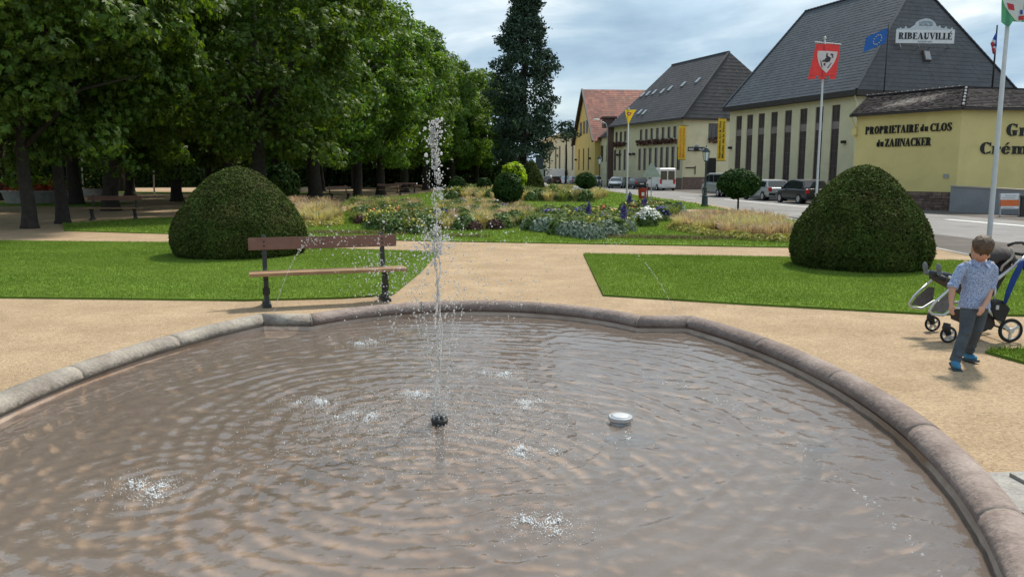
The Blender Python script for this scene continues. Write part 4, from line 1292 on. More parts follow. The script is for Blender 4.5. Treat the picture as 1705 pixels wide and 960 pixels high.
# link between B3 and B2
K0, K1 = P2(991, 124), P2(1020, 117)
lk = thing('link_wing', 'low cream wing with a lean-to roof joining the two winery houses', 'building', tuple(K0))
ok_ = [(plan_u(p, K0, K1) - 0.75, plan_u(p, K0, K1) + 0.75, 3.4, 5.8) for p in (1001, 1011.5)]
Pk, ek, nk = facade(lk, K0, K1, STREET - .05, 7.0, ok_, 'cream_wall')
for o in ok_: window(lk, Pk, o, sill=False)
tiles(lk, K0 + nk * 0.4 + Vector((0, 0, 7.0)), K1 + nk * 0.4 + Vector((0, 0, 7.0)), K1 - nk * 6 + Vector((0, 0, 11)), K0 - nk * 6 + Vector((0, 0, 11)), 'brown_tile', course=0.5, tw=0.5)
b = MB(); b.bar(K1 + nk * 0.3 + Vector((0, 0, STREET)), K1 + nk * 0.3 + Vector((0, 0, 8.6)), 1.0); part(b, 'pilaster', 'pilaster', lk)
# dormer by the link roof
c = at(1013, 205, 121)
b = MB(); b.box(c, (1.6, 2.5, 1.3)); b.box(c + Vector((0, 0, 0.75)), (2.2, 3, 0.25)); part(b, 'dormer', 'pilaster', lk)
# flat block beyond
H0, H1 = P2(900, 190), P2(957, 141)
fb = thing('flat_block', 'pale flat roofed block with tall dark windows behind the conifer', 'building', tuple(H1))
oh = []
for px, w in ((915, 2.4), (925, 2.4), (931.5, 2.4), (941.5, 2.0), (953, 1.8)):
    u = plan_u(px, H0, H1); oh.append((u - w / 2, u + w / 2, 2.2, 7.0))
oh = sorted(oh)
oh = [o for i, o in enumerate(oh) if i == 0 or o[0] > oh[i - 1][1] + 0.1]
Ph, eh, nh = facade(fb, H0, H1, STREET - .05, 9.0, oh, 'pale_wall', depth=0.3)
for o in oh: window(fb, Ph, o, depth=0.2, sill=False)
b = MB(); b.bar(H0 + nh * 0.2 + Vector((0, 0, 9.1)), H1 + nh * 0.2 + Vector((0, 0, 9.1)), 0.8, 0.3); b.bar(H0 - nh * 4 + Vector((0, 0, 9)), H1 - nh * 4 + Vector((0, 0, 9)), 8, 0.3); part(b, 'parapet', 'pale_wall', fb)
# ================================================================== trees
mat('bark', (0.034, 0.028, 0.023), 0.95, 0.4, 5, 0.8, 12)
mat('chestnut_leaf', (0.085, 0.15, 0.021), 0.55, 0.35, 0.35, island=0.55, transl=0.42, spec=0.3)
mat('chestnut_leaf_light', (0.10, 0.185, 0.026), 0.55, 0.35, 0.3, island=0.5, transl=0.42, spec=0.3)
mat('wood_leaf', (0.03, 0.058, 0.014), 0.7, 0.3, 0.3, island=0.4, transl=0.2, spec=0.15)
mat('conifer_leaf', (0.058, 0.092, 0.060), 0.8, 0.3, 0.5, island=0.4, spec=0.1)
mat('yew_leaf', (0.06, 0.088, 0.018), 0.75, 0.4, 2.6, island=0.55, spec=0.12, transl=0.12, dirt=((0.10, 0.088, 0.032), 0.45, 1.6))
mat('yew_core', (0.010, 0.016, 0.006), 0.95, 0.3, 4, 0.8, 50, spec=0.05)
mat('box_leaf', (0.030, 0.070, 0.014), 0.7, 0.3, 1.5, island=0.5, spec=0.15, transl=0.15)
mat('lime_leaf', (0.30, 0.42, 0.02), 0.6, 0.2, 1.5, island=0.4, spec=0.15, transl=0.35)

def crown_points(rx, rz, zc, nclump, nleaf, clump_r, seed, inner=0.5, low=-0.9, taper=0.0):
    rg = np.random.default_rng(seed)
    C, Nn = [], []
    for k in range(nclump):
        while True:
            d = rg.normal(size=3); d /= np.linalg.norm(d)
            if d[2] > low: break
        r = inner + (1 - inner) * rg.uniform() ** 0.45
        wob = 1 + 0.22 * mnoise.noise(Vector((d[0] * 2.2 + seed, d[1] * 2.2, d[2] * 2.2)))
        tp = 1 - taper * max(0.0, d[2])
        c = np.array([d[0] * rx * r * wob * tp, d[1] * rx * r * wob * tp, zc + d[2] * rz * r * wob])
        cr = clump_r * rg.uniform(0.6, 1.25)
        q = rg.normal(size=(nleaf, 3)); q /= np.linalg.norm(q, axis=1)[:, None]
        rad = rg.uniform(0.35, 1.0, nleaf)[:, None] ** 0.6
        # clumps hang and fan out from the branch end: flatter above, drooping at the rim
        off = q * rad * np.array([cr, cr, cr * 0.62])
        off[:, 2] -= 0.28 * (np.hypot(off[:, 0], off[:, 1]) ** 2) / cr
        C.append(c + off)
        nn = q * 0.7 + d * 0.6
        Nn.append(nn / np.linalg.norm(nn, axis=1)[:, None])
    return np.concatenate(C), np.concatenate(Nn)
def palmate(name, C, N, L, m):
    """compound leaves: five drooping leaflets fanned round the stalk"""
    n = len(C)
    Nn = N * 0.8 + RNG.normal(size=(n, 3)) * 0.45; Nn[:, 2] += 0.55
    Nn /= np.linalg.norm(Nn, axis=1)[:, None]
    T = RNG.normal(size=(n, 3)); T[:, 2] -= 0.3; T -= Nn * (T * Nn).sum(1)[:, None]; T /= np.linalg.norm(T, axis=1)[:, None]
    B = np.cross(Nn, T)
    sz = L * RNG.uniform(0.7, 1.25, n)
    Vs = []
    for a, s in ((-1.25, 0.7), (-0.62, 0.92), (0, 1.05), (0.62, 0.92), (1.25, 0.7)):
        D = T * math.cos(a) + B * math.sin(a); E = -T * math.sin(a) + B * math.cos(a)
        l = (sz * s)[:, None]
        Vs.append(np.stack([C, C + D * l * 0.62 + E * l * 0.2 - Nn * l * 0.06, C + D * l - Nn * l * 0.32, C + D * l * 0.62 - E * l * 0.2 - Nn * l * 0.06], 1))
    V = np.stack(Vs, 1).reshape(-1, 3)
    return npmesh(name, V, np.arange(n * 20).reshape(-1, 4), m)
def trunk_mesh(name, h, r, zc, rx, seed, limbs=7):
    rg = random.Random(seed)
    b = MB()
    b.tube([(0, 0, -0.1), (0, 0, 0.15), (0.02, 0, 0.6), (rg.uniform(-.08, .08), rg.uniform(-.08, .08), h * 0.35), (rg.uniform(-.15, .15), rg.uniform(-.15, .15), h * 0.7), (rg.uniform(-.3, .3), 0, zc * 1.15)], [r * 1.6, r * 1.22, r * 1.02, r * 0.92, r * 0.7, r * 0.25], 12)
    for k in range(limbs):
        a = 2 * PI * k / limbs + rg.uniform(-.3, .3); z0 = h * rg.uniform(0.55, 1.0)
        rr = rx * rg.uniform(0.55, 0.8)
        p0 = Vector((0, 0, z0)); p2 = Vector((math.cos(a) * rr, math.sin(a) * rr, z0 + rg.uniform(1.5, 4.5)))
        p1 = p0.lerp(p2, 0.5) + Vector((0, 0, 0.7))
        b.tube([p0, p1, p2], [r * 0.45, r * 0.28, r * 0.08], 7)
    me = b.mesh(name, True); me.materials.append(M['bark'])
    return me
# near, middle and far kinds of the horse chestnuts
near_c = []
for s in (1, 2):
    C, N = crown_points(5.2, 6.2, 8.3, 215, 108, 1.0, s, inner=0.6, low=-0.95)
    near_c.append(palmate('crown', C, N, 0.20, 'chestnut_leaf'))
mid_c = []
for s in (5, 6, 8):
    C, N = crown_points(5.0, 6.6, 8.6, 190, 150, 0.95, s, inner=0.58, low=-0.93, taper=0.15)
    mid_c.append(leaf_mesh('crown', C, 0.175, 0.08, 'chestnut_leaf_light', up=0.45, droop=0.5, nrm=N))
far_c = []
for s in (11, 12):
    C, N = crown_points(5.4, 6.4, 7.0, 120, 75, 1.4, s, inner=0.5, low=-1.0)
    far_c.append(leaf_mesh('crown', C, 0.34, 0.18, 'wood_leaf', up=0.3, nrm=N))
tr_near = trunk_mesh('trunk', 4.5, 0.21, 8.3, 5.0, 3)
tr_mid = trunk_mesh('trunk', 4.5, 0.36, 8.6, 4.8, 4)
def tree(name, label, loc, crown, trunk, sc=1.0, rz=0.0, group='chestnut trees of the avenue', sz=None, tsc=1.0):
    t = thing(name, label, 'tree', loc, rz, group)
    t.scale = (sc, sc, sz or sc)
    ob('crown', crown, parent=t)
    k = ob('trunk', trunk, parent=t)
    k.scale = (tsc, tsc, 1)
    return t
def gxy(px, py): 
    v = gp(px, py); return (v.x, v.y, 0)
tree('chestnut_tree', 'chestnut tree with slim dark trunk at the left edge of the photo', gxy(50, 380), near_c[0], tr_near, 1.0, 0.3)
tree('chestnut_tree', 'chestnut tree whose pale-footed trunk stands just left of the shaded bench', gxy(105, 372), near_c[1], tr_near, 0.98, 1.9)
tree('chestnut_tree', 'chestnut tree right behind the left clipped yew, trunk hidden by it', (-11.4, 36.0, 0), near_c[0], tr_mid, 0.98, 2.6)
tree('chestnut_tree', 'chestnut tree behind the shaded bench with a thick black trunk', gxy(295, 335), near_c[1], tr_mid, 1.0, 4.0, tsc=0.9)
tree('chestnut_tree', 'chestnut tree with the stoutest trunk, right of the round dark shrub', gxy(525, 335), mid_c[0], tr_mid, 1.06, 0.4, tsc=1.15)
tree('chestnut_tree', 'second chestnut trunk to the right of the stoutest one', gxy(596, 330), mid_c[1], tr_mid, 1.0, 2.2, tsc=0.85)
tree('chestnut_tree', 'third chestnut trunk to the right of the stoutest one', gxy(634, 324), mid_c[2], tr_mid, 1.02, 1.1, tsc=0.95)
tree('chestnut_tree', 'fourth chestnut trunk to the right of the stoutest one', (-9.9, 74, 0), mid_c[0], tr_mid, 1.0, 3.3)
tree('chestnut_tree', 'chestnut tree whose pale green crown shows behind the top of the jet', (-8.9, 83, 0), mid_c[1], tr_mid, 1.0, 0.2)
tree('chestnut_tree', 'chestnut tree before the last in the avenue, right of the jet', (-6.9, 94, 0), mid_c[2], tr_mid, 0.95, 5.0)
tree('chestnut_tree', 'last round chestnut tree of the avenue beside the tall conifer', (-4.6, 103, 0), mid_c[0], tr_mid, 0.97, 2.9)
for k, (x, y) in enumerate([(-24.5, 45), (-30, 63), (-21, 58), (-20, 68), (-19, 80), (-18, 92), (-27, 34), (-18.8, 37.5), (-33, 52), (-36, 42), (-41, 60), (-28, 74), (-38, 78), (-16.5, 47)]):  # rear rows, with several trees added to deepen the shade at left
    tree('chestnut_tree', 'dark chestnut tree in the rows behind the front row, some added for shade', (x, y, 0), mid_c[k % 3], tr_mid, 1.0, k * 1.3, group='chestnut trees behind the front row')
# woodland closing the view behind the avenue
for k in range(17):
    x = -78 + k * 4.6 + random.uniform(-1, 1); y = 112 + random.uniform(-6, 8) - (8 if k % 2 else 0)
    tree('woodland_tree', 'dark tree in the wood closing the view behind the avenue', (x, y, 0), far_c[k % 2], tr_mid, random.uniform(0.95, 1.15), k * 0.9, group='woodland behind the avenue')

# tall conifer
def conifer():
    rg = np.random.default_rng(21)
    C = []
    H = 24.0
    for k in range(440):
        t = rg.uniform(0, 1) ** 0.85
        z = 1.6 + t * (H - 1.6)
        rmax = float(np.interp(z, [1.6, 4, 8, 14, 16.2, 18, 21, 23.5, 25], [2.4, 3.1, 3.3, 2.95, 2.5, 1.6, 1.3, 0.6, 0.05])) + 0.15
        rmax *= 1 + 0.16 * math.sin(z * 1.9) + rg.uniform(-.12, .12)
        a = rg.uniform(0, 2 * PI); r = rmax * rg.uniform(0.35, 1.0) ** 0.6
        c = np.array([r * math.cos(a), r * math.sin(a), z - 0.12 * r])
        cr = 0.32 + 0.4 * (1 - t) * rg.uniform(0.5, 1.2) + 0.15
        q = rg.normal(size=(80, 3)) * np.array([cr * 0.55, cr * 0.55, cr * 0.42])
        C.append(c + q)
    return np.concatenate(C)
C = conifer()
cf = thing('conifer', 'very tall dark conifer standing alone between avenue and street', 'tree', tuple(P2(871, 90)))
ob('crown', leaf_mesh('crown', C, 0.20, 0.095, 'conifer_leaf', up=0.1, droop=0.6), parent=cf)
b = MB(); b.tube([(0, 0, -.1), (0, 0, 3), (0.1, 0, 13), (0, 0, 25.8)], [0.55, 0.42, 0.26, 0.04], 10)
for k in range(46):
    z = 2 + k * 0.5; a = k * 2.4; r = 3.4 * (1 - z / 26) ** 0.7
    b.tube([(0, 0, z), (math.cos(a) * r * .5, math.sin(a) * r * .5, z - 0.05), (math.cos(a) * r, math.sin(a) * r, z + 0.1)], [0.09, 0.06, 0.02], 5)
b.build('trunk', 'bark', cf, smooth=True)
# little tree beyond it
t = thing('young_tree', 'small dark tree poking above the pale flat block', 'tree', tuple(P2(942, 120)))
C, N = crown_points(1.8, 1.6, 8.0, 16, 60, 0.8, 31, inner=0.3)
ob('crown', leaf_mesh('crown', C, 0.2, 0.1, 'conifer_leaf', nrm=N), parent=t)
b = MB(); b.tube([(0, 0, -.2), (0.1, 0, 4), (0, 0, 8.4)], [0.16, 0.12, 0.04], 8); b.build('trunk', 'bark', t, smooth=True)

# ------------------------------------------------------------------ clipped yews
def bell_profile(t):
    """radius share at height share t"""
    pts = [(0, 0.88), (0.06, 0.95), (0.16, 1.0), (0.27, 0.985), (0.4, 0.925), (0.55, 0.80), (0.7, 0.635), (0.82, 0.47), (0.9, 0.335), (0.96, 0.2), (1.0, 0.0)]
    for (a, ra), (c, rc) in zip(pts[:-1], pts[1:]):
        if t <= c:
            k = (t - a) / (c - a); return ra + (rc - ra) * k
    return 0
def yew(label, loc, rad, h, nleaf, seed, group='clipped bell shaped yews', L=0.03):
    t = thing('clipped_yew', label, 'topiary', loc, 0, group)
    b = MB()
    prof_ = [(bell_profile(k / 24) * rad * 0.965, h * k / 24 * 0.98) for k in range(25)]
    prof_[-1] = (0.01, h * 0.98)
    b.lathe(prof_, 48)
    b.v = [(v[0] * (1 + 0.035 * mnoise.noise(Vector((v[0] * 2 + seed, v[1] * 2, v[2] * 2)))), v[1] * (1 + 0.035 * mnoise.noise(Vector((v[0] * 2 + seed, v[1] * 2, v[2] * 2)))), v[2]) for v in b.v]
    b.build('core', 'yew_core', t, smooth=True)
    rg = np.random.default_rng(seed)
    # even cover over the surface
    ts = np.linspace(0, 1, 400); rs = np.array([bell_profile(x) * rad for x in ts])
    ds = np.hypot(np.diff(rs), np.diff(ts) * h) * (rs[1:] + rs[:-1]) / 2
    cdf = np.concatenate([[0], np.cumsum(ds)]); cdf /= cdf[-1]
    tt = np.interp(rg.uniform(size=nleaf), cdf, ts)
    a = rg.uniform(0, 2 * PI, nleaf)
    r = np.interp(tt, ts, rs)
    sl = np.gradient(rs, ts * h); slope = np.interp(tt, ts, sl)
    N = np.stack([np.cos(a), np.sin(a), -slope], 1); N /= np.linalg.norm(N, axis=1)[:, None]
    lump = np.array([mnoise.noise(Vector((math.cos(x) * r_ * 2.0 + seed, math.sin(x) * r_ * 2.0, z_ * h * 2.0))) for x, r_, z_ in zip(a, r, tt)])
    fine = rg.normal(size=nleaf) * 0.011
    P = np.stack([np.cos(a) * r, np.sin(a) * r, tt * h], 1) + N * (lump * 0.035 + fine)[:, None]
    P[:, 2] = np.maximum(P[:, 2], 0.02)
    ob('foliage', leaf_mesh('foliage', P, L, L * 0.36, 'yew_leaf', up=0.15, nrm=N), parent=t)
    return t
yew('clipped bell shaped yew behind the wooden bench on the left lawn', (-5.85, 17.1, 0.02), 1.40, 1.88, 62000, 3)
yew('clipped bell shaped yew on the right lawn in front of the street', (6.48, 14.8, 0.02), 1.23, 1.87, 62000, 9)
v = P2(884, 62)
yew('distant clipped yew behind the lime yellow shrub', (v.x, v.y, 0.0), 1.05, 2.75, 5000, 4, L=0.08)

# ------------------------------------------------------------------ shrubs, ball trees, hedges
def ball(name, label, cat, loc, r, zc, nleaf, m, L, stem=True, rz=1.0, seed=1, group=None, loose=0.06, lean=0.0):
    t = thing(name, label, cat, loc, 0, group)
    rg = np.random.default_rng(seed)
    q = rg.normal(size=(nleaf, 3)); q /= np.linalg.norm(q, axis=1)[:, None]
    lum = np.array([mnoise.noise(Vector(x) * 2.3 + Vector((seed, 0, 0))) for x in q])
    rad = r * (1 + 0.16 * lum - np.abs(rg.normal(size=nleaf)) * loose * 2 + 0.03)
    P = q * rad[:, None] * np.array([1, 1, rz]); P[:, 2] += zc
    keep = P[:, 2] > 0.02
    ob('crown', leaf_mesh('crown', P[keep], L, L * 0.45, m, up=0.3, nrm=q[keep]), parent=t)
    b = MB(); b.ell((0, 0, zc), (r * 0.84, r * 0.84, r * 0.84 * rz), 16, 10)
    b.v = [(x, y, max(0.0, z)) for x, y, z in b.v]
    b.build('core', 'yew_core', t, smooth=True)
    if stem:
        b = MB(); b.tube([(lean, 0, -0.05), (lean * .5, 0.01, zc * 0.5), (0, 0, zc)], [0.045, 0.036, 0.04], 8); b.build('trunk', 'bark', t, smooth=True)
    return t
def pos(px, py):
    v = gp(px, py); return (v.x, v.y, 0.0)
p = gp(1228, 366)
ball('ball_tree', 'small round-headed tree on a thin stem in the pink grass bed', 'tree', pos(1228, 366), 0.76, 1.36, 6000, 'box_leaf', 0.07, rz=0.68, seed=3, group='round-headed little trees', loose=0.1)
ball('ball_tree', 'far round-headed little tree in front of the distant parked cars', 'tree', pos(975, 334), 0.66, 1.25, 2600, 'box_leaf', 0.09, rz=0.75, seed=5, group='round-headed little trees', loose=0.1)
ball('ball_tree', 'round-headed dark green little tree in front of the yellow shrub', 'tree', pos(846, 352), 0.68, 1.08, 3600, 'box_leaf', 0.075, rz=1.0, seed=6, group='round-headed little trees', loose=0.08)
v = P2(855, 46)
ball('yellow_shrub', 'bright lime yellow shrub behind the round dark little tree', 'shrub', (v.x, v.y, 0), 0.72, 1.55, 1500, 'lime_leaf', 0.13, rz=1.12, seed=7, loose=0.16)
v = P2(466, 42)
ball('round_shrub', 'loose dark green shrub to the right behind the left yew', 'shrub', (v.x, v.y, 0), 1.0, 1.15, 4200, 'box_leaf', 0.12, rz=1.05, seed=8, stem=False, loose=0.12)
for k, (px, Y, r, lab) in enumerate(((762, 60, 0.62, 'small clipped round bush just right of the jet top'), (806, 62, 0.55, 'low round bush between the small bush and the dark little tree'))):
    v = P2(px, Y)
    ball('round_bush', lab, 'shrub', (v.x, v.y, 0), r, 0.85, 1500, 'box_leaf', 0.1, seed=12 + k, stem=False)
def hedge(label, a, b_, w, h, n, m='box_leaf', seed=1, L=0.12):
    a, b_ = Vector(a), Vector(b_)
    t = thing('hedge', label, 'hedge', tuple((a + b_) / 2))
    e = (b_ - a); ln = e.length; e.normalize(); s = Vector((-e.y, e.x, 0))
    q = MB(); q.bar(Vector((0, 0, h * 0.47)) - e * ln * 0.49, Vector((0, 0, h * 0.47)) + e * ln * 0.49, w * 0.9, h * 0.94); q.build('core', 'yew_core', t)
    rg = np.random.default_rng(seed)
    C = []
    for k in range(n):
        f = rg.integers(0, 3); u = rg.uniform(-ln / 2, ln / 2)
        if f == 0: p_ = e * u + s * rg.uniform(-w / 2, w / 2) + Vector((0, 0, h))
        else: p_ = e * u + s * (w / 2 * (1 if f == 1 else -1)) + Vector((0, 0, rg.uniform(0.05, h)))
        C.append((p_ + Vector(rg.normal(size=3) * 0.08))[:])
    ob('foliage', leaf_mesh('foliage', np.array(C), L, L * 0.45, m), parent=t)
hedge('sunlit clipped hedge at the far left behind the trees', P2(-40, 62), P2(38, 60), 1.6, 1.9, 5000)
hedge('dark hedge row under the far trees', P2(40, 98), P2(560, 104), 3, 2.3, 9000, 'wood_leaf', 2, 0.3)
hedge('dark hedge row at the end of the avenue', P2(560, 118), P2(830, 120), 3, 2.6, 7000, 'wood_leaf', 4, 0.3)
v = P2(80, 62)
ball('round_shrub', 'rounded green shrub behind the red flower planter at left', 'shrub', (v.x, v.y, 0), 1.9, 1.7, 3000, 'box_leaf', 0.2, stem=False, seed=21)
# pavilion and planters at the far left
mat('cream_paint', (0.7, 0.66, 0.58), 0.7, 0.06, 2)
mat('planter_stone', (0.30, 0.29, 0.27), 0.85, 0.2, 3)
mat('red_flower', (0.42, 0.045, 0.03), 0.7, 0.3, 3, island=0.4)
mat('orange_flower', (0.55, 0.16, 0.03), 0.7, 0.3, 3, island=0.4)
mat('yellow_flower', (0.62, 0.52, 0.10), 0.7, 0.2, 3, island=0.3)
mat('white_flower', (0.75, 0.75, 0.70), 0.7, 0.08, 3, island=0.15)
mat('violet_flower', (0.085, 0.06, 0.27), 0.7, 0.3, 3, island=0.4)
pv = thing('pavilion', 'white fronted park pavilion half hidden at the left edge', 'building', tuple(P2(10, 78)))
b = MB(); a0, a1 = at(-60, 246, 78), at(38, 255, 78); b.bar(Vector((a0.x, 78, a0.z)), Vector((a1.x, 78, a0.z)), 5, 1.3); part(b, 'fascia', 'cream_paint', pv)
for px in (-30, 10, 34):
    b = MB(); c = P2(px, 77); b.bar(c, c + Vector((0, 0, a0.z - .6)), 0.35); part(b, 'post', 'planter_stone', pv)
b = MB(); c = P2(-10, 79.5); b.box(c + Vector((0, 0, 1.8)), (6, 0.3, 3.6)); part(b, 'back_wall', 'fascia', pv)
def planter(label, px0, px1, py, Y, h, flowers):
    a_, c_ = P2(px0, Y), P2(px1, Y)
    t = thing('planter', label, 'planter', tuple((a_ + c_) / 2))
    w = (c_ - a_).length
    b = MB(); b.lathe([(w / 2 * 0.9, 0), (w / 2, h * 0.85), (w / 2 * 1.03, h * 0.86), (w / 2 * 1.03, h), (w / 2 * 0.94, h), (w / 2 * 0.9, h - 0.08)], 28); b.build('bowl', 'planter_stone', t)
    rg = np.random.default_rng(5)
    for m_, n_, zr, r_ in flowers:
        q = rg.normal(size=(n_, 3)) * np.array([w * 0.2, w * 0.2, zr]); q[:, 2] = np.abs(q[:, 2]) + h
        ob('flowers', leaf_mesh('flowers', q, r_, r_ * 0.6, m_), parent=t)['kind'] = 'stuff'
planter('round stone planter of red flowers behind the leftmost trunks', 8, 108, 324, 47, 0.75, [('red_flower', 700, 0.22, 0.1), ('lime_leaf', 350, 0.42, 0.12)])
planter('stone planter with small pale flowers seen past the shaded bench', 138, 182, 315, 60, 0.6, [('box_leaf', 600, 0.4, 0.12), ('yellow_flower', 130, 0.45, 0.1)])
for k, (px, y0, y1, Y) in enumerate(((137, 305, 260, 66), (176, 310, 250, 58), (255, 306, 225, 64))):
    a_, c_ = at(px + 1, y0, Y), at(px - 2, y1, Y)
    b = MB(); b.tube([(0, 0, -a_.z), (c_.x - a_.x, 0, c_.z - a_.z)], [0.07, 0.05], 8)
    o = b.build('white_post', 'white_paint', smooth=True); o.location = a_
    tag(o, ['thin white post beside the tree at the planter', 'slightly tilted white post above the shaded bench', 'tall thin white post right of the shaded bench'][k], 'post')

# ------------------------------------------------------------------ flower beds
mat('feather_tan', (0.52, 0.465, 0.275), 0.8, 0.2, 2, island=0.35, transl=0.3, spec=0.1)
mat('feather_pink', (0.46, 0.345, 0.285), 0.8, 0.2, 2, island=0.35, transl=0.3, spec=0.1)
mat('feather_green', (0.20, 0.24, 0.09), 0.8, 0.2, 2, island=0.4, transl=0.3, spec=0.1)
mat('santolina', (0.23, 0.285, 0.21), 0.85, 0.15, 2, island=0.3, spec=0.1)
mat('edging_yellow', (0.40, 0.38, 0.11), 0.8, 0.2, 2, island=0.35, transl=0.25)
mat('bedding_green', (0.12, 0.185, 0.055), 0.75, 0.3, 2, island=0.5, transl=0.2)
mat('dark_red_leaf', (0.10, 0.05, 0.035), 0.8, 0.3, 2, island=0.4)
def tuft_mesh(name, m, n, h, r, w, spread, seed, plume=0.0):
    rg = np.random.default_rng(seed)
    a = rg.uniform(0, 2 * PI, n); r0 = r * 0.35 * np.sqrt(rg.uniform(size=n)); hh = h * rg.uniform(0.55, 1.1, n)
    D = np.stack([np.cos(a), np.sin(a), np.zeros(n)], 1); S = np.stack([-np.sin(a), np.cos(a), np.zeros(n)], 1)
    z = np.array([0, 0, 1.0])
    sp = spread * rg.uniform(0.2, 1.2, n)
    B = D * r0[:, None]
    p1 = B + D * (sp * hh * 0.35)[:, None] + z * (hh * 0.62)[:, None]
    p2 = B + D * (sp * hh * 0.95)[:, None] + z * (hh * (1.0 - 0.28 * sp))[:, None]
    ww = w * rg.uniform(0.7, 1.3, n)[:, None]
    V = np.stack([B - S * ww * 0.7, B + S * ww * 0.7, p1 + S * ww * (1 + plume), p1 - S * ww * (1 + plume), p2 + S * ww * (0.3 + plume), p2 - S * ww * (0.3 + plume)], 1).reshape(-1, 3)
    I = np.arange(n)[:, None] * 6
    F = np.concatenate([I + np.array([0, 1, 2, 3]), I + np.array([3, 2, 4, 5])], 0)
    return npmesh(name, V, F, m)
def mound_mesh(name, m, n, r, h, L, seed):
    rg = np.random.default_rng(seed)
    q = rg.normal(size=(n, 3)); q /= np.linalg.norm(q, axis=1)[:, None]; q[:, 2] = np.abs(q[:, 2])
    P = q * np.array([r, r, h]) * rg.uniform(0.82, 1.04, n)[:, None]
    return leaf_mesh(name, P, L, L * 0.4, m, up=0.2, nrm=q)
TUFT = {k: [tuft_mesh('grass_tuft', m, n, h, r, w, s, 40 + i * 7 + j, pl) for j in range(3)] for i, (k, m, n, h, r, w, s, pl) in enumerate((
    ('tan', 'feather_tan', 190, 0.45, 0.5, 0.0065, 0.75, 0.3), ('pink', 'feather_pink', 190, 0.46, 0.5, 0.006, 0.7, 0.5), ('green', 'feather_green', 170, 0.48, 0.45, 0.009, 0.65, 0.0)))}
MOUND = {k: [mound_mesh('leaf_mound', m, n, r, h, L, 60 + i * 5 + j) for j in range(2)] for i, (k, m, n, r, h, L) in enumerate((
    ('santolina', 'santolina', 900, 0.30, 0.30, 0.045), ('edging', 'edging_yellow', 420, 0.26, 0.18, 0.06), ('leafy', 'bedding_green', 420, 0.32, 0.42, 0.085), ('dark', 'dark_red_leaf', 330, 0.28, 0.30, 0.07)))}
def flower_mesh(name, m, n, r, h, L, seed):
    rg = np.random.default_rng(seed)
    a = rg.uniform(0, 2 * PI, n); q = r * np.sqrt(rg.uniform(size=n))
    P = np.stack([np.cos(a) * q, np.sin(a) * q, h * (1 - 0.5 * (q / r) ** 2) * rg.uniform(0.85, 1.1, n)], 1)
    return leaf_mesh(name, P, L, L * 0.8, m, up=1.5)
FLOW = {k: flower_mesh('blossoms', m, n, r, h, L, 80 + i) for i, (k, m, n, r, h, L) in enumerate((
    ('white', 'white_flower', 260, 0.42, 0.56, 0.05), ('orange', 'orange_flower', 60, 0.3, 0.42, 0.045), ('yellow', 'yellow_flower', 70, 0.3, 0.46, 0.04), ('violet', 'violet_flower', 80, 0.3, 0.46, 0.05), ('red', 'red_flower', 40, 0.3, 0.42, 0.045)))}
def spike_mesh(seed, col):
    rg = np.random.default_rng(seed); P = []
    for k in range(5):
        x, y = rg.normal(size=2) * 0.12; hh = rg.uniform(0.9, 1.25)
        t = rg.uniform(0.55, 1.0, 70)
        rr = 0.055 * (1.15 - t) / 0.6 + 0.012
        a = rg.uniform(0, 2 * PI, 70)
        P.append(np.stack([x + rr * np.cos(a), y + rr * np.sin(a), t * hh], 1))
    return leaf_mesh('spikes', np.concatenate(P), 0.032, 0.028, col)
SPIKE = [spike_mesh(1, 'violet_flower'), spike_mesh(2, 'violet_flower')]
PLANTS = {}
def plant(kind, x, y, bed, sc=1.0):
    """one plant of the bed, its parts sharing mesh data with its kin"""
    j = random.randrange(6)
    names = {'tan': ('feather_grass', 'tan feathery grass tuft'), 'pink': ('fountain_grass', 'pinkish brown plumed grass tuft'), 'green': ('sedge', 'green upright grass tuft'),
             'santolina': ('cotton_lavender', 'round grey-green clipped mound'), 'edging': ('edging_plant', 'low yellow-green edging plant'), 'leafy': ('bedding_plant', 'leafy green bedding plant'), 'dark': ('dark_bedding_plant', 'dark reddish low bedding plant'),
             'white': ('white_flowering_plant', 'mound covered with white flowers'), 'orange': ('marigold', 'low plant with orange flowers'), 'yellow': ('coreopsis', 'leafy plant with small yellow flowers'),
             'violet': ('sage', 'plant with violet-blue flowers'), 'red': ('zinnia', 'low plant with red flowers'), 'spike': ('larkspur', 'tall violet flower spikes')}
    nm, lab = names[kind]
    rz = random.uniform(0, 6.28); s = sc * random.uniform(0.85, 1.15)
    if kind in TUFT: meshes = [('blades', TUFT[kind][j % 3])]
    elif kind in MOUND: meshes = [('foliage', MOUND[kind][j % 2])]
    elif kind == 'spike': meshes = [('foliage', TUFT['green'][j % 3]), ('flower_spikes', SPIKE[j % 2])]; s *= 0.68
    elif kind == 'white': meshes = [('foliage', MOUND['leafy'][j % 2]), ('blossoms', FLOW['white'])]
    else: meshes = [('foliage', MOUND['leafy'][j % 2]), ('blossoms', FLOW[kind])]
    if len(meshes) == 1:
        o = ob(nm, meshes[0][1]); o.location = (x, y, 0.03); o.rotation_euler.z = rz; o.scale = (s,) * 3
        tag(o, lab + ' ' + bed, 'plant', 'plants: ' + lab + ' ' + bed)
    else:
        o = thing(nm, lab + ' ' + bed, 'plant', (x, y, 0.03), rz, 'plants: ' + lab + ' ' + bed); o.scale = (s,) * 3
        for n_, me_ in meshes: ob(n_, me_, parent=o)
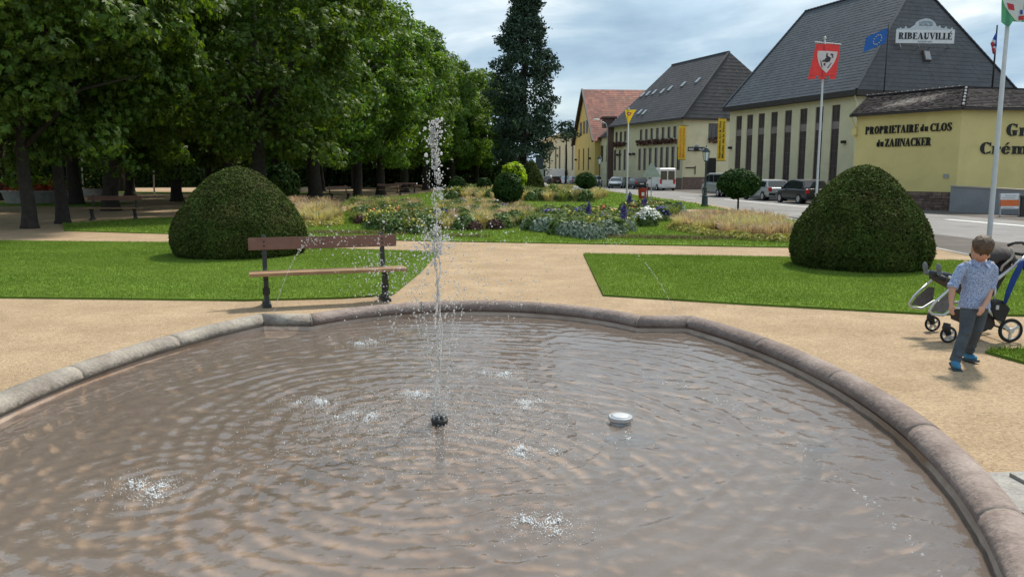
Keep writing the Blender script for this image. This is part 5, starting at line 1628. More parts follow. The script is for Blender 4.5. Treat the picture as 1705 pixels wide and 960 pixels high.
def bed(poly, mix, spacing, where, soil=True, sc=1.0, edge_kind=None, edge_sp=0.4):
    if soil: sheet('flower_bed', poly, 0.04, 'soil')
    a = np.array(poly); lo, hi = a.min(0), a.max(0)
    y = lo[1]; row = 0
    while y < hi[1]:
        x = lo[0] + (row % 2) * spacing / 2
        while x < hi[0]:
            q = np.array([[x + random.uniform(-.3, .3) * spacing, y + random.uniform(-.3, .3) * spacing]])
            if in_poly(q, a)[0]:
                k = random.choices([m_[0] for m_ in mix], [m_[1] for m_ in mix])[0]
                plant(k, q[0, 0], q[0, 1], where, sc)
            x += spacing
        y += spacing * 0.87; row += 1
    if edge_kind:
        for p, q in zip(poly, poly[1:] + poly[:1]):
            p, q = Vector(p), Vector(q); n = max(1, int((q - p).length / edge_sp))
            for k in range(n):
                c = p.lerp(q, (k + 0.5) / n); plant(edge_kind, c.x, c.y, where, 1.0)
G = lambda *pp: [tuple(gp(px, py)[:2]) for px, py in pp]
bed(G((1122, 383), (1180, 394), (1250, 402), (1310, 405), (1316, 384), (1262, 372), (1200, 366), (1148, 372)), [('pink', 6), ('tan', 3)], 0.62, 'in the bed left of the right yew', edge_kind='edging', sc=1.0)
bed(G((500, 380), (556, 378), (562, 362), (540, 348), (492, 346)), [('pink', 5), ('tan', 2)], 0.85, 'in the bed right of the left yew', edge_kind='edging', sc=1.4)
bed(G((880, 386), (925, 392), (985, 399), (1045, 388), (1040, 372), (985, 362), (900, 362)), [('leafy', 7), ('yellow', 1.3), ('green', 2.5), ('spike', .13), ('violet', .3), ('red', .3)], 0.5, 'in the near blue flower bed')
ORD = ['first', 'second', 'third', 'fourth', 'fifth', 'sixth', 'seventh', 'eighth', 'ninth', 'tenth']
for px, py in ((888, 384), (905, 387), (921, 388), (943, 393), (960, 396), (985, 399), (1008, 395), (1025, 391), (1040, 386)):
    v = gp(px, py); plant('santolina', v.x, v.y, 'along the front of the blue flower bed', 1.25)
    mounds = [o for o in bpy.data.objects if o.name.startswith('cotton_lavender')]
    mounds[-1]['label'] = ORD[len(mounds) - 1] + ' grey-green clipped mound from the left along the blue flower bed front'
    mounds[-1]['group'] = 'grey-green mounds along the blue flower bed'
bed(G((580, 366), (640, 392), (715, 393), (735, 378), (722, 362), (650, 348), (600, 350)), [('leafy', 4), ('dark', 2), ('tan', 1.6), ('orange', 1.4), ('yellow', 1.2), ('green', 2.6)], 0.62, 'in the bed behind the bench back')
bed(G((735, 384), (800, 386), (872, 380), (880, 360), (860, 346), (790, 340), (735, 348)), [('tan', 4), ('pink', 2.5), ('green', 2), ('leafy', 2), ('dark', .6), ('violet', .5), ('edging', 1.5)], 0.62, 'in the tan grass bed right of the jet')
bed(G((575, 352), (615, 358), (700, 356), (700, 346), (640, 342), (590, 342)), [('tan', 3), ('green', 4), ('leafy', 1.5), ('pink', 1)], 0.8, 'in the strip of grasses left of the jet', sc=1.15)
bed(G((1030, 372), (1075, 377), (1130, 366), (1150, 356), (1100, 346), (1040, 350)), [('leafy', 4), ('yellow', 2), ('red', 1), ('violet', 1), ('spike', .2), ('santolina', 1.4), ('green', 1)], 0.8, 'in the bed around the white flowers')
v = gp(1078, 378)
plant('white', v.x, v.y, 'standing right of the blue bed', 0.95)
v = gp(1006, 371); plant('orange', v.x, v.y, 'behind the grey-green mounds', 1.2)
bed(G((740, 333), (820, 338), (870, 336), (985, 338), (1010, 328), (960, 319), (860, 318), (760, 320)), [('tan', 4), ('green', 4), ('leafy', 2), ('pink', 1.2), ('yellow', 1), ('white', .18)], 1.25, 'in the far grass beds', sc=1.6)
# ================================================================== benches
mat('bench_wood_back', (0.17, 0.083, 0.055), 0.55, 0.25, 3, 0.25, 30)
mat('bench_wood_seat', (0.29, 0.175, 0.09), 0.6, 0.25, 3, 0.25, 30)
mat('cast_iron', (0.035, 0.034, 0.033), 0.6, 0.3, 8, 0.3, 40)
def bench_parts(t, full=True):
    """local: x along the bench, seat faces -y"""
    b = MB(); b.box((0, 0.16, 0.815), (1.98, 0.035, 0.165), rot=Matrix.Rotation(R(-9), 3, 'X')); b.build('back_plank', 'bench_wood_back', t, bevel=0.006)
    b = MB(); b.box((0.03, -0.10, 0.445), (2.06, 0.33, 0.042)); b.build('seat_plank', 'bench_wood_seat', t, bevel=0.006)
    for sx in (-0.79, 0.79):
        b = MB()
        # one leg casting: scrolled foot, waist, seat bracket, back post
        side = [(-0.17, 0.0), (-0.19, 0.045), (-0.12, 0.07), (-0.085, 0.14), (-0.10, 0.22), (-0.13, 0.29), (-0.12, 0.36), (-0.20, 0.405), (-0.24, 0.422), (0.06, 0.422), (0.115, 0.5), (0.125, 0.62), (0.15, 0.78), (0.168, 0.90), (0.185, 0.935), (0.205, 0.90), (0.20, 0.76), (0.175, 0.6), (0.165, 0.48), (0.12, 0.40), (0.06, 0.34), (0.07, 0.24), (0.09, 0.16), (0.14, 0.075), (0.21, 0.045), (0.19, 0.0)]
        n = len(side)
        vs = [(sx - 0.03, y, z) for y, z in side] + [(sx + 0.03, y, z) for y, z in side]
        b.add(vs, [tuple(range(n)), tuple(range(2 * n - 1, n - 1, -1))] + [(k, (k + 1) % n, n + (k + 1) % n, n + k) for k in range(n)])
        b.box((sx, 0.01, 0.02), (0.11, 0.40, 0.04))
        b.tube([(sx - 0.045, -0.02, 0.2), (sx + 0.045, -0.02, 0.2)], 0.05, 10)
        b.build('leg', 'cast_iron', t, bevel=0.008)
        for z in ((0.79, 0.845) if full else ()):
            b = MB(); b.ell((sx, 0.16 - 0.022 - (z - .815) * -.16, z), (0.012, 0.008, 0.012), 8, 6); b.build('bolt', 'cast_iron', t)
bl, br_ = gp(445, 509), gp(641, 499)
be = (br_ - bl); brz = math.atan2(be.y, be.x)
bn = thing('park_bench', 'brown plank bench with dark cast legs right behind the fountain rim', 'bench', tuple((bl + br_) / 2), brz, 'park benches')
bench_parts(bn)
def far_bench(px, py, rz, label):
    t = copy_tree(bn); t.location = (*gp(px, py)[:2], 0); t.rotation_euler.z = rz
    t['label'] = label
    return t
far_bench(190, 366, R(3), 'shaded dark bench under the chestnut trees at left')
far_bench(566, 333, R(60), 'small distant bench between the stoutest trunk and the next one')
far_bench(650, 325, R(20), 'distant shaded bench between the third and fourth trunks')
far_bench(676, 321, R(25), 'farthest shaded bench near the right end of the avenue')
# swing frame glimpsed in the avenue
sw = thing('swing_frame', 'reddish timber play frame with two slanting pale bars in the avenue', 'swing', tuple(gp(618, 308)))
Ys = gp(618, 308).y
for (x0, y0, x1, y1, mm) in ((610, 280, 622, 296, 'rim_grey'), (618, 283, 632, 296, 'rim_grey')):
    b = MB(); b.bar(at(x0, y0, Ys), at(x1, y1, Ys), 0.14); part(b, 'slide_bar', 'rim_grey', sw)
for px in (606, 622, 636):
    b = MB(); p = at(px, 294, Ys); b.bar(Vector((p.x, p.y, 0)), p, 0.16); part(b, 'post', 'window_frame', sw)
b = MB(); b.bar(at(603, 294, Ys), at(640, 294, Ys), 0.12, 0.3); part(b, 'beam', 'window_frame', sw)

# ================================================================== poles, lamps, signs
def pole(label, base, top_z, r, ball=True):
    t = thing('flagpole', label, 'flagpole', tuple(base), 0, 'white flagpoles')
    b = MB(); b.tube([(0, 0, 0), (0, 0, 0.05), (0, 0, top_z - base.z)], [r * 1.15, r * 1.1, r * 0.72], 12)
    if ball: b.ell((0, 0, top_z - base.z + 0.06), (0.07, 0.07, 0.09), 10, 8)
    b.lathe([(r * 2.2, 0), (r * 2.2, 0.03), (r * 1.2, 0.06)], 12)
    b.build('pole', 'pole_paint', t, smooth=True)
    return t
mat('pole_paint', (0.52, 0.52, 0.50), 0.45, 0.08, 3)
def cloth(t, name, m, outline, y, nz=10, wave=0.05, thick=0.012, seed=0):
    """flat cloth with outline(v)->(x0,x1) for v in 0..1 from top z0 to z1 (local), rippled"""
    z0, z1, fn = outline
    V, F = [], []
    nx = 8
    for j in range(nz + 1):
        v = j / nz
        x0, x1 = fn(v)
        for i in range(nx + 1):
            s = i / nx
            x = x0 + (x1 - x0) * s
            V.append((x, y + wave * math.sin(x * 5 + v * 3 + seed) * (0.3 + v), z0 + (z1 - z0) * v))
    for j in range(nz):
        for i in range(nx):
            a = j * (nx + 1) + i; F.append((a, a + 1, a + nx + 2, a + nx + 1))
    return MB().add(V, F).build(name, m, t, smooth=True, fixn=False)
def wavey(x, v, y, wave, seed): return y + wave * math.sin(x * 5 + v * 3 + seed) * (0.3 + v)
def patch(t, name, m, poly, z0, z1, y, wave, seed, lift=0.012):
    vs = []
    for (x, z) in poly:
        v = (z - z0) / (z1 - z0)
        vs.append((x, wavey(x, v, y, wave, seed) - lift, z))
    # fan from the centroid so that the patch follows the ripples
    c = (sum(p[0] for p in poly) / len(poly), sum(p[1] for p in poly) / len(poly)); v = (c[1] - z0) / (z1 - z0)
    vs.append((c[0], wavey(c[0], v, y, wave, seed) - lift, c[1])); n = len(poly)
    return MB().add(vs, [(k, (k + 1) % n, n) for k in range(n)]).build(name, m, t, fixn=False)
# middle pole: red banner with a white shield
Ym = 39.0
pb_ = Vector((P2(1361.5, Ym).x, Ym, STREET))
ztop = at(1375, 66, Ym).z
pm = pole('white flagpole with a red banner and white shield behind the right yew', pb_, ztop, 0.055)
def loc(px, py, base, Y=Ym):
    v = at(px, py, Y); return (v.x - base.x, v.z - base.z)
(xa, za_), (xb, zb_) = loc(1357, 72, pb_), loc(1397, 76, pb_)
(xc, zc_), (xd, zd_) = loc(1345, 126, pb_), loc(1391, 128, pb_)
z0, z1 = (za_ + zb_) / 2, (zc_ + zd_) / 2
x_off = lambda v: (xa + (xc - xa) * v, xb + (xd - xb) * v)
cloth(pm, 'flag', 'flag_red', (z0, z1, x_off), -0.12, seed=1)
W_f = xb - xa
for k in (0, 1, 2):
    x0 = xc + (xd - xc) * (k * 0.37); x1 = x0 + (xd - xc) * 0.26
    patch(pm, 'flag_tab', 'flag_red', [(x0, z1 + 0.02), (x1, z1 + 0.02), (x1 - .02, z1 - 0.15), (x0 - 0.02, z1 - 0.15)], z0, z1, -0.12, 0.05, 1, 0.0)
def fl(u, v):
    x0, x1 = x_off(v); return (x0 + (x1 - x0) * u, z0 + (z1 - z0) * v)
sh = [fl(0.13, 0.22), (fl(0.5, 0.22)), fl(0.92, 0.25), fl(0.9, 0.42), fl(0.84, 0.58), fl(0.74, 0.74), fl(0.6, 0.92), fl(0.45, 0.80), fl(0.32, 0.66), fl(0.22, 0.5), fl(0.15, 0.36)]
patch(pm, 'shield', 'flag_white', sh, z0, z1, -0.12, 0.05, 1, 0.02)
for nm, pts in (('emblem', [(0.36, .5), (.44, .46), (.52, .44), (.6, .4), (.70, .44), (.66, .56), (.54, .58), (.5, .56), (.40, .56)]), ('emblem_scroll', [(.5, .3), (.56, .29), (.55, .36), (.6, .40), (.55, .45), (.5, .40)]), ('emblem_scroll', [(.26, .3), (.36, .3), (.39, .38), (.33, .4), (.345, .34), (.28, .34)]), ('emblem_scroll', [(.66, .3), (.76, .32), (.78, .44), (.74, .44), (.73, .36), (.66, .34)]), ('emblem_scroll', [(.28, .44), (.32, .46), (.44, .74), (.42, .76)]), ('emblem_scroll', [(.72, .6), (.76, .58), (.64, .76), (.6, .76)]), ('emblem_scroll', [(.46, .6), (.52, .6), (.53, .68), (.47, .68)])):
    patch(pm, nm, 'emblem_black', [fl(*p) for p in pts], z0, z1, -0.12, 0.05, 1, 0.032)
b = MB(); b.tube([(xa - 0.05, -0.12, za_ + 0.03), (xb + 0.05, -0.12, zb_ + 0.03)], 0.025, 8); b.build('crossbar', 'pole_paint', pm)
# right pole: green flag, mostly above the frame
pbr = gp(1646, 407, STREET)
Yr = pbr.y
pr_ = pole('nearest white flagpole with a green banner at the right edge', pbr, 8.2, 0.062)
(gx0, gz0), (gx1, gz1) = loc(1661, 40, pbr, Yr), loc(1722, 44, pbr, Yr)
gt = gz0 + 1.55
cloth(pr_, 'flag', 'flag_green', (gt, gz0 + 0.03, lambda v: (gx0 - 0.02 + 0.03 * v, gx1)), -0.11, seed=2, wave=0.04)
patch(pr_, 'flag_tab', 'flag_green', [(gx0, gz0 + .03), (gx0 + .3, gz0 + .03), (gx0 + .22, gz0 - 0.1), (gx0 + .1, gz0 - 0.06)], gt, gz0, -0.11, 0.04, 2, 0.0)
gf = lambda px, py: loc(px, py, pbr, Yr)
patch(pr_, 'shield', 'flag_white', [gf(1665, 1), (gf(1665, 1)[0], gt - .3), (gf(1712, 1)[0], gt - .3), gf(1712, 2), gf(1709, 14), gf(1703, 28), gf(1694, 39), gf(1684, 36), gf(1674, 24), gf(1668, 12)], gt, gz0, -0.11, 0.04, 2, 0.02)
for q in ([(1671, 7), (1681, 10), (1682, 20), (1673, 18)], [(1699, 10), (1709, 9), (1708, 20), (1700, 19)], [(1689, 29), (1700, 28), (1699, 35), (1690, 36)]):
    patch(pr_, 'emblem', 'flag_red', [gf(*p) for p in q], gt, gz0, -0.11, 0.04, 2, 0.032)
patch(pr_, 'emblem', 'eu_blue', [gf(*p) for p in [(1692, 19), (1696, 19), (1697, 26), (1692, 26)]], gt, gz0, -0.11, 0.04, 2, 0.032)
b = MB(); b.tube([(gx0 - .05, -0.11, gt + .02), (gx1 + .05, -0.11, gt + .02)], 0.025, 8); b.build('crossbar', 'pole_paint', pr_)
# left pole: yellow pennant
Yl = 50.0
pbl = Vector((P2(1044.5, Yl).x, Yl, 0.0))
pl = pole('thin white flagpole with a yellow pointed pennant by the far street', pbl, at(1048, 184, Yl).z, 0.05)
(lx0, lz0), (lx1, lz1) = loc(1040, 183, pbl, Yl), loc(1059, 183, pbl, Yl)
lzb = loc(1045, 208, pbl, Yl)[1]; lxt = loc(1045, 208, pbl, Yl)[0]
cloth(pl, 'flag', 'flag_yellow', (lz0, lzb, lambda v: (lx0 + (lxt - lx0) * v, lx1 + (lxt - lx1) * v ** 0.8 + 0.02)), -0.1, wave=0.03, seed=3)
cq = loc(1047, 190, pbl, Yl)
patch(pl, 'emblem', 'flag_red', [(cq[0] - .13, cq[1] + .08), (cq[0], cq[1] + .1), (cq[0] + .16, cq[1] + .08), (cq[0] + .1, cq[1] - .05), (cq[0], cq[1] - .13), (cq[0] - .09, cq[1] - .06)], lz0, lzb, -0.1, 0.03, 3, 0.012)
patch(pl, 'emblem', 'flag_white', [(cq[0] - .07, cq[1] + .04), (cq[0] + .08, cq[1] + .04), (cq[0] + .04, cq[1] - .03), (cq[0] - .03, cq[1] - .05)], lz0, lzb, -0.1, 0.03, 3, 0.02)

mat('lamp_green', (0.03, 0.045, 0.045), 0.5, 0.2, 5)
mat('lamp_glass', (0.72, 0.74, 0.76), 0.15, 0.05, 5)
def lamp(label, base, h):
    t = thing('street_lamp', label, 'lamp post', tuple(base), 0, 'old style street lamps')
    b = MB(); k = h / 3.3
    b.lathe([(0.2, 0), (0.2, 0.12), (0.165, 0.16), (0.15, 0.5), (0.17, 0.56), (0.12, 0.62), (0.085, 0.72), (0.095, 0.95), (0.12, 1.0), (0.07, 1.06), (0.05, 1.2), (0.042, 2.3 * k), (0.07, 2.34 * k), (0.04, 2.4 * k), (0.035, 2.5 * k)], 12)
    b.build('post', 'lamp_green', t, smooth=False)
    ln = MB(); ln.lathe([(0.10, 2.52 * k), (0.19, 2.98 * k)], 6); ln.build('lantern_glass', 'lamp_glass', t)
    q = MB(); q.lathe([(0.23, 2.99 * k), (0.21, 3.03 * k), (0.13, 3.15 * k), (0.10, 3.17 * k), (0.10, 3.21 * k), (0.03, 3.25 * k), (0.015, 3.36 * k)], 6)
    q.lathe([(0.06, 2.46 * k), (0.11, 2.5 * k), (0.11, 2.53 * k)], 6)
    for i in range(6):
        a = 2 * PI * i / 6; q.bar((0.103 * math.cos(a), 0.103 * math.sin(a), 2.52 * k), (0.195 * math.cos(a), 0.195 * math.sin(a), 2.98 * k), 0.02)
    q.build('lantern_frame', 'lamp_green', t)
    return t
lamp('old dark street lamp with white lantern beside the round-headed little tree', Vector((P2(1175, 41.5).x, 41.5, 0)), 3.1)
lamp('distant old street lamp with white lantern before the low cream wing', Vector((P2(998, 72).x, 72, 0)), 3.3)
# modern lamp arm
la = thing('street_light', 'modern pale street light arm reaching over the far street', 'street light', tuple(P2(1011, 112)))
b = MB(); b.tube([at(1011, 300, 112), at(1011, 214, 112), at(1009, 206, 112), at(998, 201, 112)], [0.09, 0.07, 0.06, 0.05], 8); part(b, 'pole', 'metal_grey', la, smooth=True)
b = MB(); c = at(993, 199.5, 112); b.ell(c, (0.5, 0.2, 0.12), 12, 8); part(b, 'lamp_head', 'white_paint', la, smooth=True)
# road sign seen from behind
base = Vector((P2(1085, 48).x, 48, 0))
rs = thing('road_sign', 'grey back of a triangular road sign in front of the white van', 'road sign', tuple(base))
b = MB(); b.tube([(0, 0, 0), (0, 0, at(1085, 276, 48).z)], 0.03, 8); b.build('post', 'metal_grey', rs)
zt = at(1085, 271, 48).z; zb = zt - 0.85
tri = [(-0.5, zb), (0.5, zb), (0.53, zb + .06), (0.05, zt), (-0.05, zt), (-0.53, zb + .06)]
n = 6
b = MB(); b.add([(x, -0.04, z) for x, z in tri] + [(x, -0.02, z) for x, z in tri], [tuple(range(n)), tuple(range(2 * n - 1, n - 1, -1))] + [(k, (k + 1) % n, n + (k + 1) % n, n + k) for k in range(n)])
mat('sign_back', (0.34, 0.37, 0.33), 0.5, 0.1, 5, metal=0.2)
b.build('triangle_plate', 'sign_back', rs)
b = MB(); b.bar((-0.3, -0.06, zb + .2), (0.3, -0.06, zb + .2), 0.03, 0.05); b.bar((-0.15, -0.06, zb + .55), (0.15, -0.06, zb + .55), 0.03, 0.05); b.build('clamp', 'metal_grey', rs)
# red litter bin
mat('bin_red', (0.30, 0.028, 0.02), 0.5, 0.15, 4)
base = gp(1069, 344)
lb = thing('litter_bin', 'red litter bin on a post beyond the white flowers', 'bin', tuple(base))
b = MB(); b.lathe([(0.17, 0.25), (0.23, 0.92), (0.235, 0.97), (0.2, 0.97), (0.15, 0.35)], 12); b.build('body', 'bin_red', lb)
b = MB(); b.tube([(0.27, 0, 0), (0.27, 0, 1.05)], 0.03, 8); b.bar((0.27, 0, 0.6), (0.17, 0, 0.6), 0.04); b.build('post', 'bin_red', lb)
b = MB(); b.box((0, -0.215, 0.66), (0.14, 0.015, 0.18)); b.build('plate', 'cream_paint', lb)

# ================================================================== vehicles
mat('tyre', (0.018, 0.018, 0.018), 0.9, 0.2, 9)
mat('rim_alloy', (0.45, 0.45, 0.46), 0.35, 0.1, 5, metal=0.7)
mat('car_glass', (0.02, 0.024, 0.028), 0.06, 0.1, 2, spec=0.8)
mat('tail_light', (0.45, 0.02, 0.02), 0.2, 0.1, 5)
mat('head_light', (0.65, 0.66, 0.68), 0.1, 0.05, 5)
mat('plate_white', (0.7, 0.7, 0.66), 0.5, 0.05, 5)
for nm, c in (('silver', (0.36, 0.37, 0.36)), ('dark', (0.028, 0.03, 0.034)), ('white', (0.72, 0.72, 0.71)), ('grey', (0.30, 0.31, 0.30)), ('blue_silver', (0.33, 0.38, 0.42)), ('burgundy', (0.07, 0.03, 0.03))):
    mat('paint_' + nm, c, 0.28, 0.05, 2, spec=0.6)
mat('trim_black', (0.02, 0.02, 0.02), 0.6, 0.1, 5)
def vehicle(name, label, cat, loc_, heading, paint, kind='hatch', L=4.3, W=1.76, H=1.48, group='vehicles parked along the street'):
    """local: +x front"""
    t = thing(name, label, cat, tuple(loc_), heading, group)
    w = W / 2
    if kind == 'van':
        body = [(-L / 2, .32, 1.0), (-L / 2 + .03, .28, 1.12), (-.1, .26, 1.16), (L / 2 - 1.0, .26, 1.16), (L / 2 - .25, .28, 1.0), (L / 2, .34, .78)]
        green = [(-L / 2 + .02, H - .12, 1.12), (-L / 2 + .18, H, 1.12), (L / 2 - 1.75, H, 1.16), (L / 2 - 1.45, H - .06, 1.16), (L / 2 - 0.62, 1.16, 1.1)]
    elif kind == 'wagon':
        body = [(-L / 2, .36, .86), (-L / 2 + .08, .28, .93), (-.6, .24, .95), (.7, .24, .94), (L / 2 - .7, .26, .86), (L / 2 - .15, .28, .72), (L / 2, .36, .6)]
        green = [(-L / 2 + .12, .95, .94), (-L / 2 + .5, H - .05, .95), (-.5, H, .95), (.25, H - .03, .95), (.55, H - .12, .95), (1.25, .93, .92)]
    else:
        body = [(-L / 2, .38, .84), (-L / 2 + .06, .28, .96), (-.6, .24, .98), (.7, .24, .95), (L / 2 - .65, .26, .88), (L / 2 - .12, .28, .72), (L / 2, .38, .6)]
        green = [(-L / 2 + .18, .97, .96), (-L / 2 + .62, H - .08, .97), (-.4, H, .97), (.2, H - .03, .97), (.5, H - .13, .97), (1.25, .94, .94)]
    b = MB(); rings = []
    for i, (x, zb, zt) in enumerate(body):
        k = 0.86 if i in (0, len(body) - 1) else (0.96 if i in (1, len(body) - 2) else 1.0)
        hw = w * k
        rings.append([(x, -hw * .9, zb), (x, -hw, zb + .14), (x, -hw, (zb + zt) / 2), (x, -hw * .985, zt - .1), (x, -hw * .9, zt), (x, hw * .9, zt), (x, hw * .985, zt - .1), (x, hw, (zb + zt) / 2), (x, hw, zb + .14), (x, hw * .9, zb)])
    K = 10
    b.add([v for r_ in rings for v in r_], [(i * K + k, i * K + (k + 1) % K, (i + 1) * K + (k + 1) % K, (i + 1) * K + k) for i in range(len(rings) - 1) for k in range(K)] + [tuple(range(K)), tuple(range((len(rings) - 1) * K, len(rings) * K))])
    bd = b.build('body', paint, t, bevel=0.03 if kind != 'van' else 0.02)
    # cabin: roof and pillars
    b = MB(); rings = []
    tum = 0.80 if kind != 'van' else 0.93
    for (x, z, zb) in green:
        rel = (z - zb) / (H - .95 if kind != 'van' else H - 1.15)
        hw = w * (0.93 - (0.93 - tum) * max(0, min(1, rel)))
        rings.append([(x, -w * .93, zb - .03), (x, -hw, z - .05 * rel), (x, -hw + .09, z), (x, hw - .09, z), (x, hw, z - .05 * rel), (x, w * .93, zb - .03)])
    K = 6
    b.add([v for r_ in rings for v in r_], [(i * K + k, i * K + k + 1, (i + 1) * K + k + 1, (i + 1) * K + k) for i in range(len(rings) - 1) for k in range(K - 1)] + [tuple(range(K)), tuple(range((len(rings) - 1) * K, len(rings) * K))])
    b.build('cabin', paint, t)
    # glass panes just outside the cabin skin
    def side_pt(x, f, s):
        """point on the cabin side at x, f = 0 belt .. 1 roof"""
        for (x0, z0_, b0), (x1, z1_, b1) in zip(green[:-1], green[1:]):
            if x0 <= x <= x1:
                k = (x - x0) / (x1 - x0 + 1e-9); z = z0_ + (z1_ - z0_) * k; zb = b0 + (b1 - b0) * k
                rel = max(0, min(1, (z - zb) / (H - .95 if kind != 'van' else H - 1.15)))
                hw = w * (0.93 - (0.93 - tum) * rel)
                zz_ = zb + (z - .05 - zb) * f
                return (x, s * (w * .93 + (hw - w * .93) * f + 0.012), zz_)
    xs0, xs1 = green[0][0], green[-1][0]
    if kind == 'van':
        panes = [(L / 2 - 1.85, L / 2 - 0.95)]
        if name == 'minivan': panes += [(-L / 2 + .25, -.55), (-.45, L / 2 - 1.95)]
    else:
        panes = [(xs0 + .42, -.55 if kind == 'wagon' else -.75), (-.48 if kind == 'wagon' else -.68, .18), (.25, .92)]
    for s in (-1, 1):
        for (a_, c_) in panes:
            b = MB()
            b.add([side_pt(a_, .08, s), side_pt((a_ + c_) / 2, .08, s), side_pt(c_, .08, s), side_pt(c_, .86, s), side_pt((a_ + c_) / 2, .86, s), side_pt(a_, .86, s)], [(0, 1, 4, 5), (1, 2, 3, 4)])
            b.build('side_window', 'car_glass', t)
    def end_pane(p, q, nm, up0=.1, up1=.9, off=0.015):
        (x0, z0_, _), (x1, z1_, _) = p, q
        d = Vector((x1 - x0, 0, z1_ - z0_)).normalized(); nn = Vector((-d.z, 0, d.x))
        if (nn.x > 0) != (nm == 'windscreen'): nn = -nn
        A_ = Vector((x0, 0, z0_)).lerp(Vector((x1, 0, z1_)), up0) + nn * off; B2 = Vector((x0, 0, z0_)).lerp(Vector((x1, 0, z1_)), up1) + nn * off
        y0_, y1_ = w * .84, w * (.72 if kind != 'van' else .8)
        b = MB(); b.quad((A_.x, -y0_, A_.z), (A_.x, y0_, A_.z), (B2.x, y1_, B2.z), (B2.x, -y1_, B2.z)); b.build(nm, 'car_glass', t)
    if kind == 'van':
        end_pane((L / 2 - .62, 1.16, 0), (L / 2 - 1.45, H - .06, 0), 'windscreen')
        for s in (-1, 1):
            b = MB(); x = -L / 2 - .012; b.quad((x + .02, s * .06, 1.2), (x + .02, s * w * .82, 1.2), (x + .03, s * w * .80, H - .32), (x + .03, s * .06, H - .32)); b.build('rear_window', 'car_glass', t)
    else:
        end_pane(green[-1], green[-2], 'windscreen', .08, .95)
        end_pane(green[0], green[1], 'rear_window', .12, .85)
    for s in (-1, 1):
        b = MB(); b.box((-L / 2 + .06, s * w * .76, .80 if kind != 'van' else 1.0), (.16, .24, .26 if kind != 'van' else .5)); b.build('tail_light', 'tail_light', t, bevel=.02)
        b = MB(); b.box((L / 2 - .12, s * w * .68, .66), (.2, .34, .16)); b.build('headlight', 'head_light', t, bevel=.03)
        b = MB(); b.box((.75 if kind != 'van' else L / 2 - .95, s * (w + .08), 1.0 if kind != 'van' else 1.3), (.1, .18, .14)); b.build('mirror', paint, t, bevel=.03)
    for bx_, bz_, bw_, bh_ in ((-L / 2 - .01, .48, .86, .16), (L / 2 - .02, .44, .8, .2)):
        b = MB(); b.box((bx_, 0, bz_), (.11, W * bw_, bh_)); b.build('bumper', 'trim_black' if kind != 'van' else paint, t, bevel=.03)
    b = MB(); b.box((-L / 2 - .075, 0, .66), (.02, .5, .11)); b.build('number_plate', 'plate_white', t)
    rw = .31 if kind != 'van' else .33
    for x in (-L / 2 + .8, L / 2 - .85):
        for s in (-1, 1):
            q = MB(); y = s * (w - .09)
            q.tube([(x, y - .1, rw), (x, y - .075, rw), (x, y + .075, rw), (x, y + .1, rw)], [rw * .93, rw, rw, rw * .93], 20); wh = q.build('wheel', 'tyre', t, smooth=False)
            q = MB(); q.tube([(x, y + s * .095, rw), (x, y + s * .112, rw)], [rw * .68, rw * .62], 14)
            q.build('rim', 'rim_alloy', wh)
            q = MB(); q.tube([(x, s * (w - .02), rw + .02), (x, s * (w + .006), rw + .02)], [rw * 1.14, rw * 1.12], 20); q.build('wheel_arch', 'trim_black', t)
    return t
up = math.atan2(1, -0.12)      # heading away along the street
def car_at(px, py, **k):
    v = gp(px, py, STREET); return v
vehicle('parked_car', 'dark hatchback with red tail light, nearest car beside the right yew', 'car', Vector((19.0, 52.6, STREET)), up, 'paint_dark', 'hatch', 4.3, 1.8, 1.55)
vehicle('parked_car', 'silver estate car parked just ahead of the dark hatchback', 'car', Vector((18.5, 58.6, STREET)), up, 'paint_silver', 'wagon', 4.6, 1.78, 1.5)
vehicle('minivan', 'grey-green minivan half hidden behind the round-headed little tree', 'van', Vector((17.6, 67.5, STREET)), up, 'paint_grey', 'van', 4.9, 1.9, 1.95)
vehicle('delivery_van', 'white van with dark rear windows parked before the cream building', 'van', Vector((17.0, 92, STREET)), up, 'paint_white', 'van', 5.2, 2.0, 2.5)
vehicle('parked_car', 'black car standing just ahead of the white van', 'car', Vector((15.4, 99, STREET)), up, 'paint_dark', 'hatch', 4.2, 1.75, 1.45)
vehicle('parked_car', 'pale blue-silver saloon parked left of the flagpole with yellow pennant', 'car', Vector((13.6, 104, STREET)), up + PI * 0.88, 'paint_blue_silver', 'wagon', 4.5, 1.78, 1.45)
vehicle('parked_car', 'white hatchback by the distant street lamp', 'car', Vector((12.0, 118, STREET)), up, 'paint_white', 'hatch', 4.2, 1.8, 1.6)
for k, (x, y, pnt) in enumerate(((9.6, 124, 'paint_silver'), (9.1, 131, 'paint_blue_silver'), (8.4, 139, 'paint_silver'))):
    vehicle('parked_car', ['silver car parked left of the far round-headed little tree, nearest of three', 'middle one of the three far silver cars', 'farthest of the three silver cars beyond the scooter'][k], 'car', Vector((x, y, STREET)), up + (PI if k == 1 else 0), pnt, 'wagon' if k else 'hatch', 4.3, 1.76, 1.48)
vehicle('parked_car', 'dark burgundy car behind the scooter rider', 'car', Vector((6.1, 128, STREET)), up + 0.4, 'paint_burgundy', 'hatch', 4.1, 1.75, 1.5)
vehicle('delivery_van', 'white high-roofed van far behind the scooter rider', 'van', Vector((7.3, 150, STREET)), up + 1.2, 'paint_white', 'van', 5.5, 2.0, 2.7)
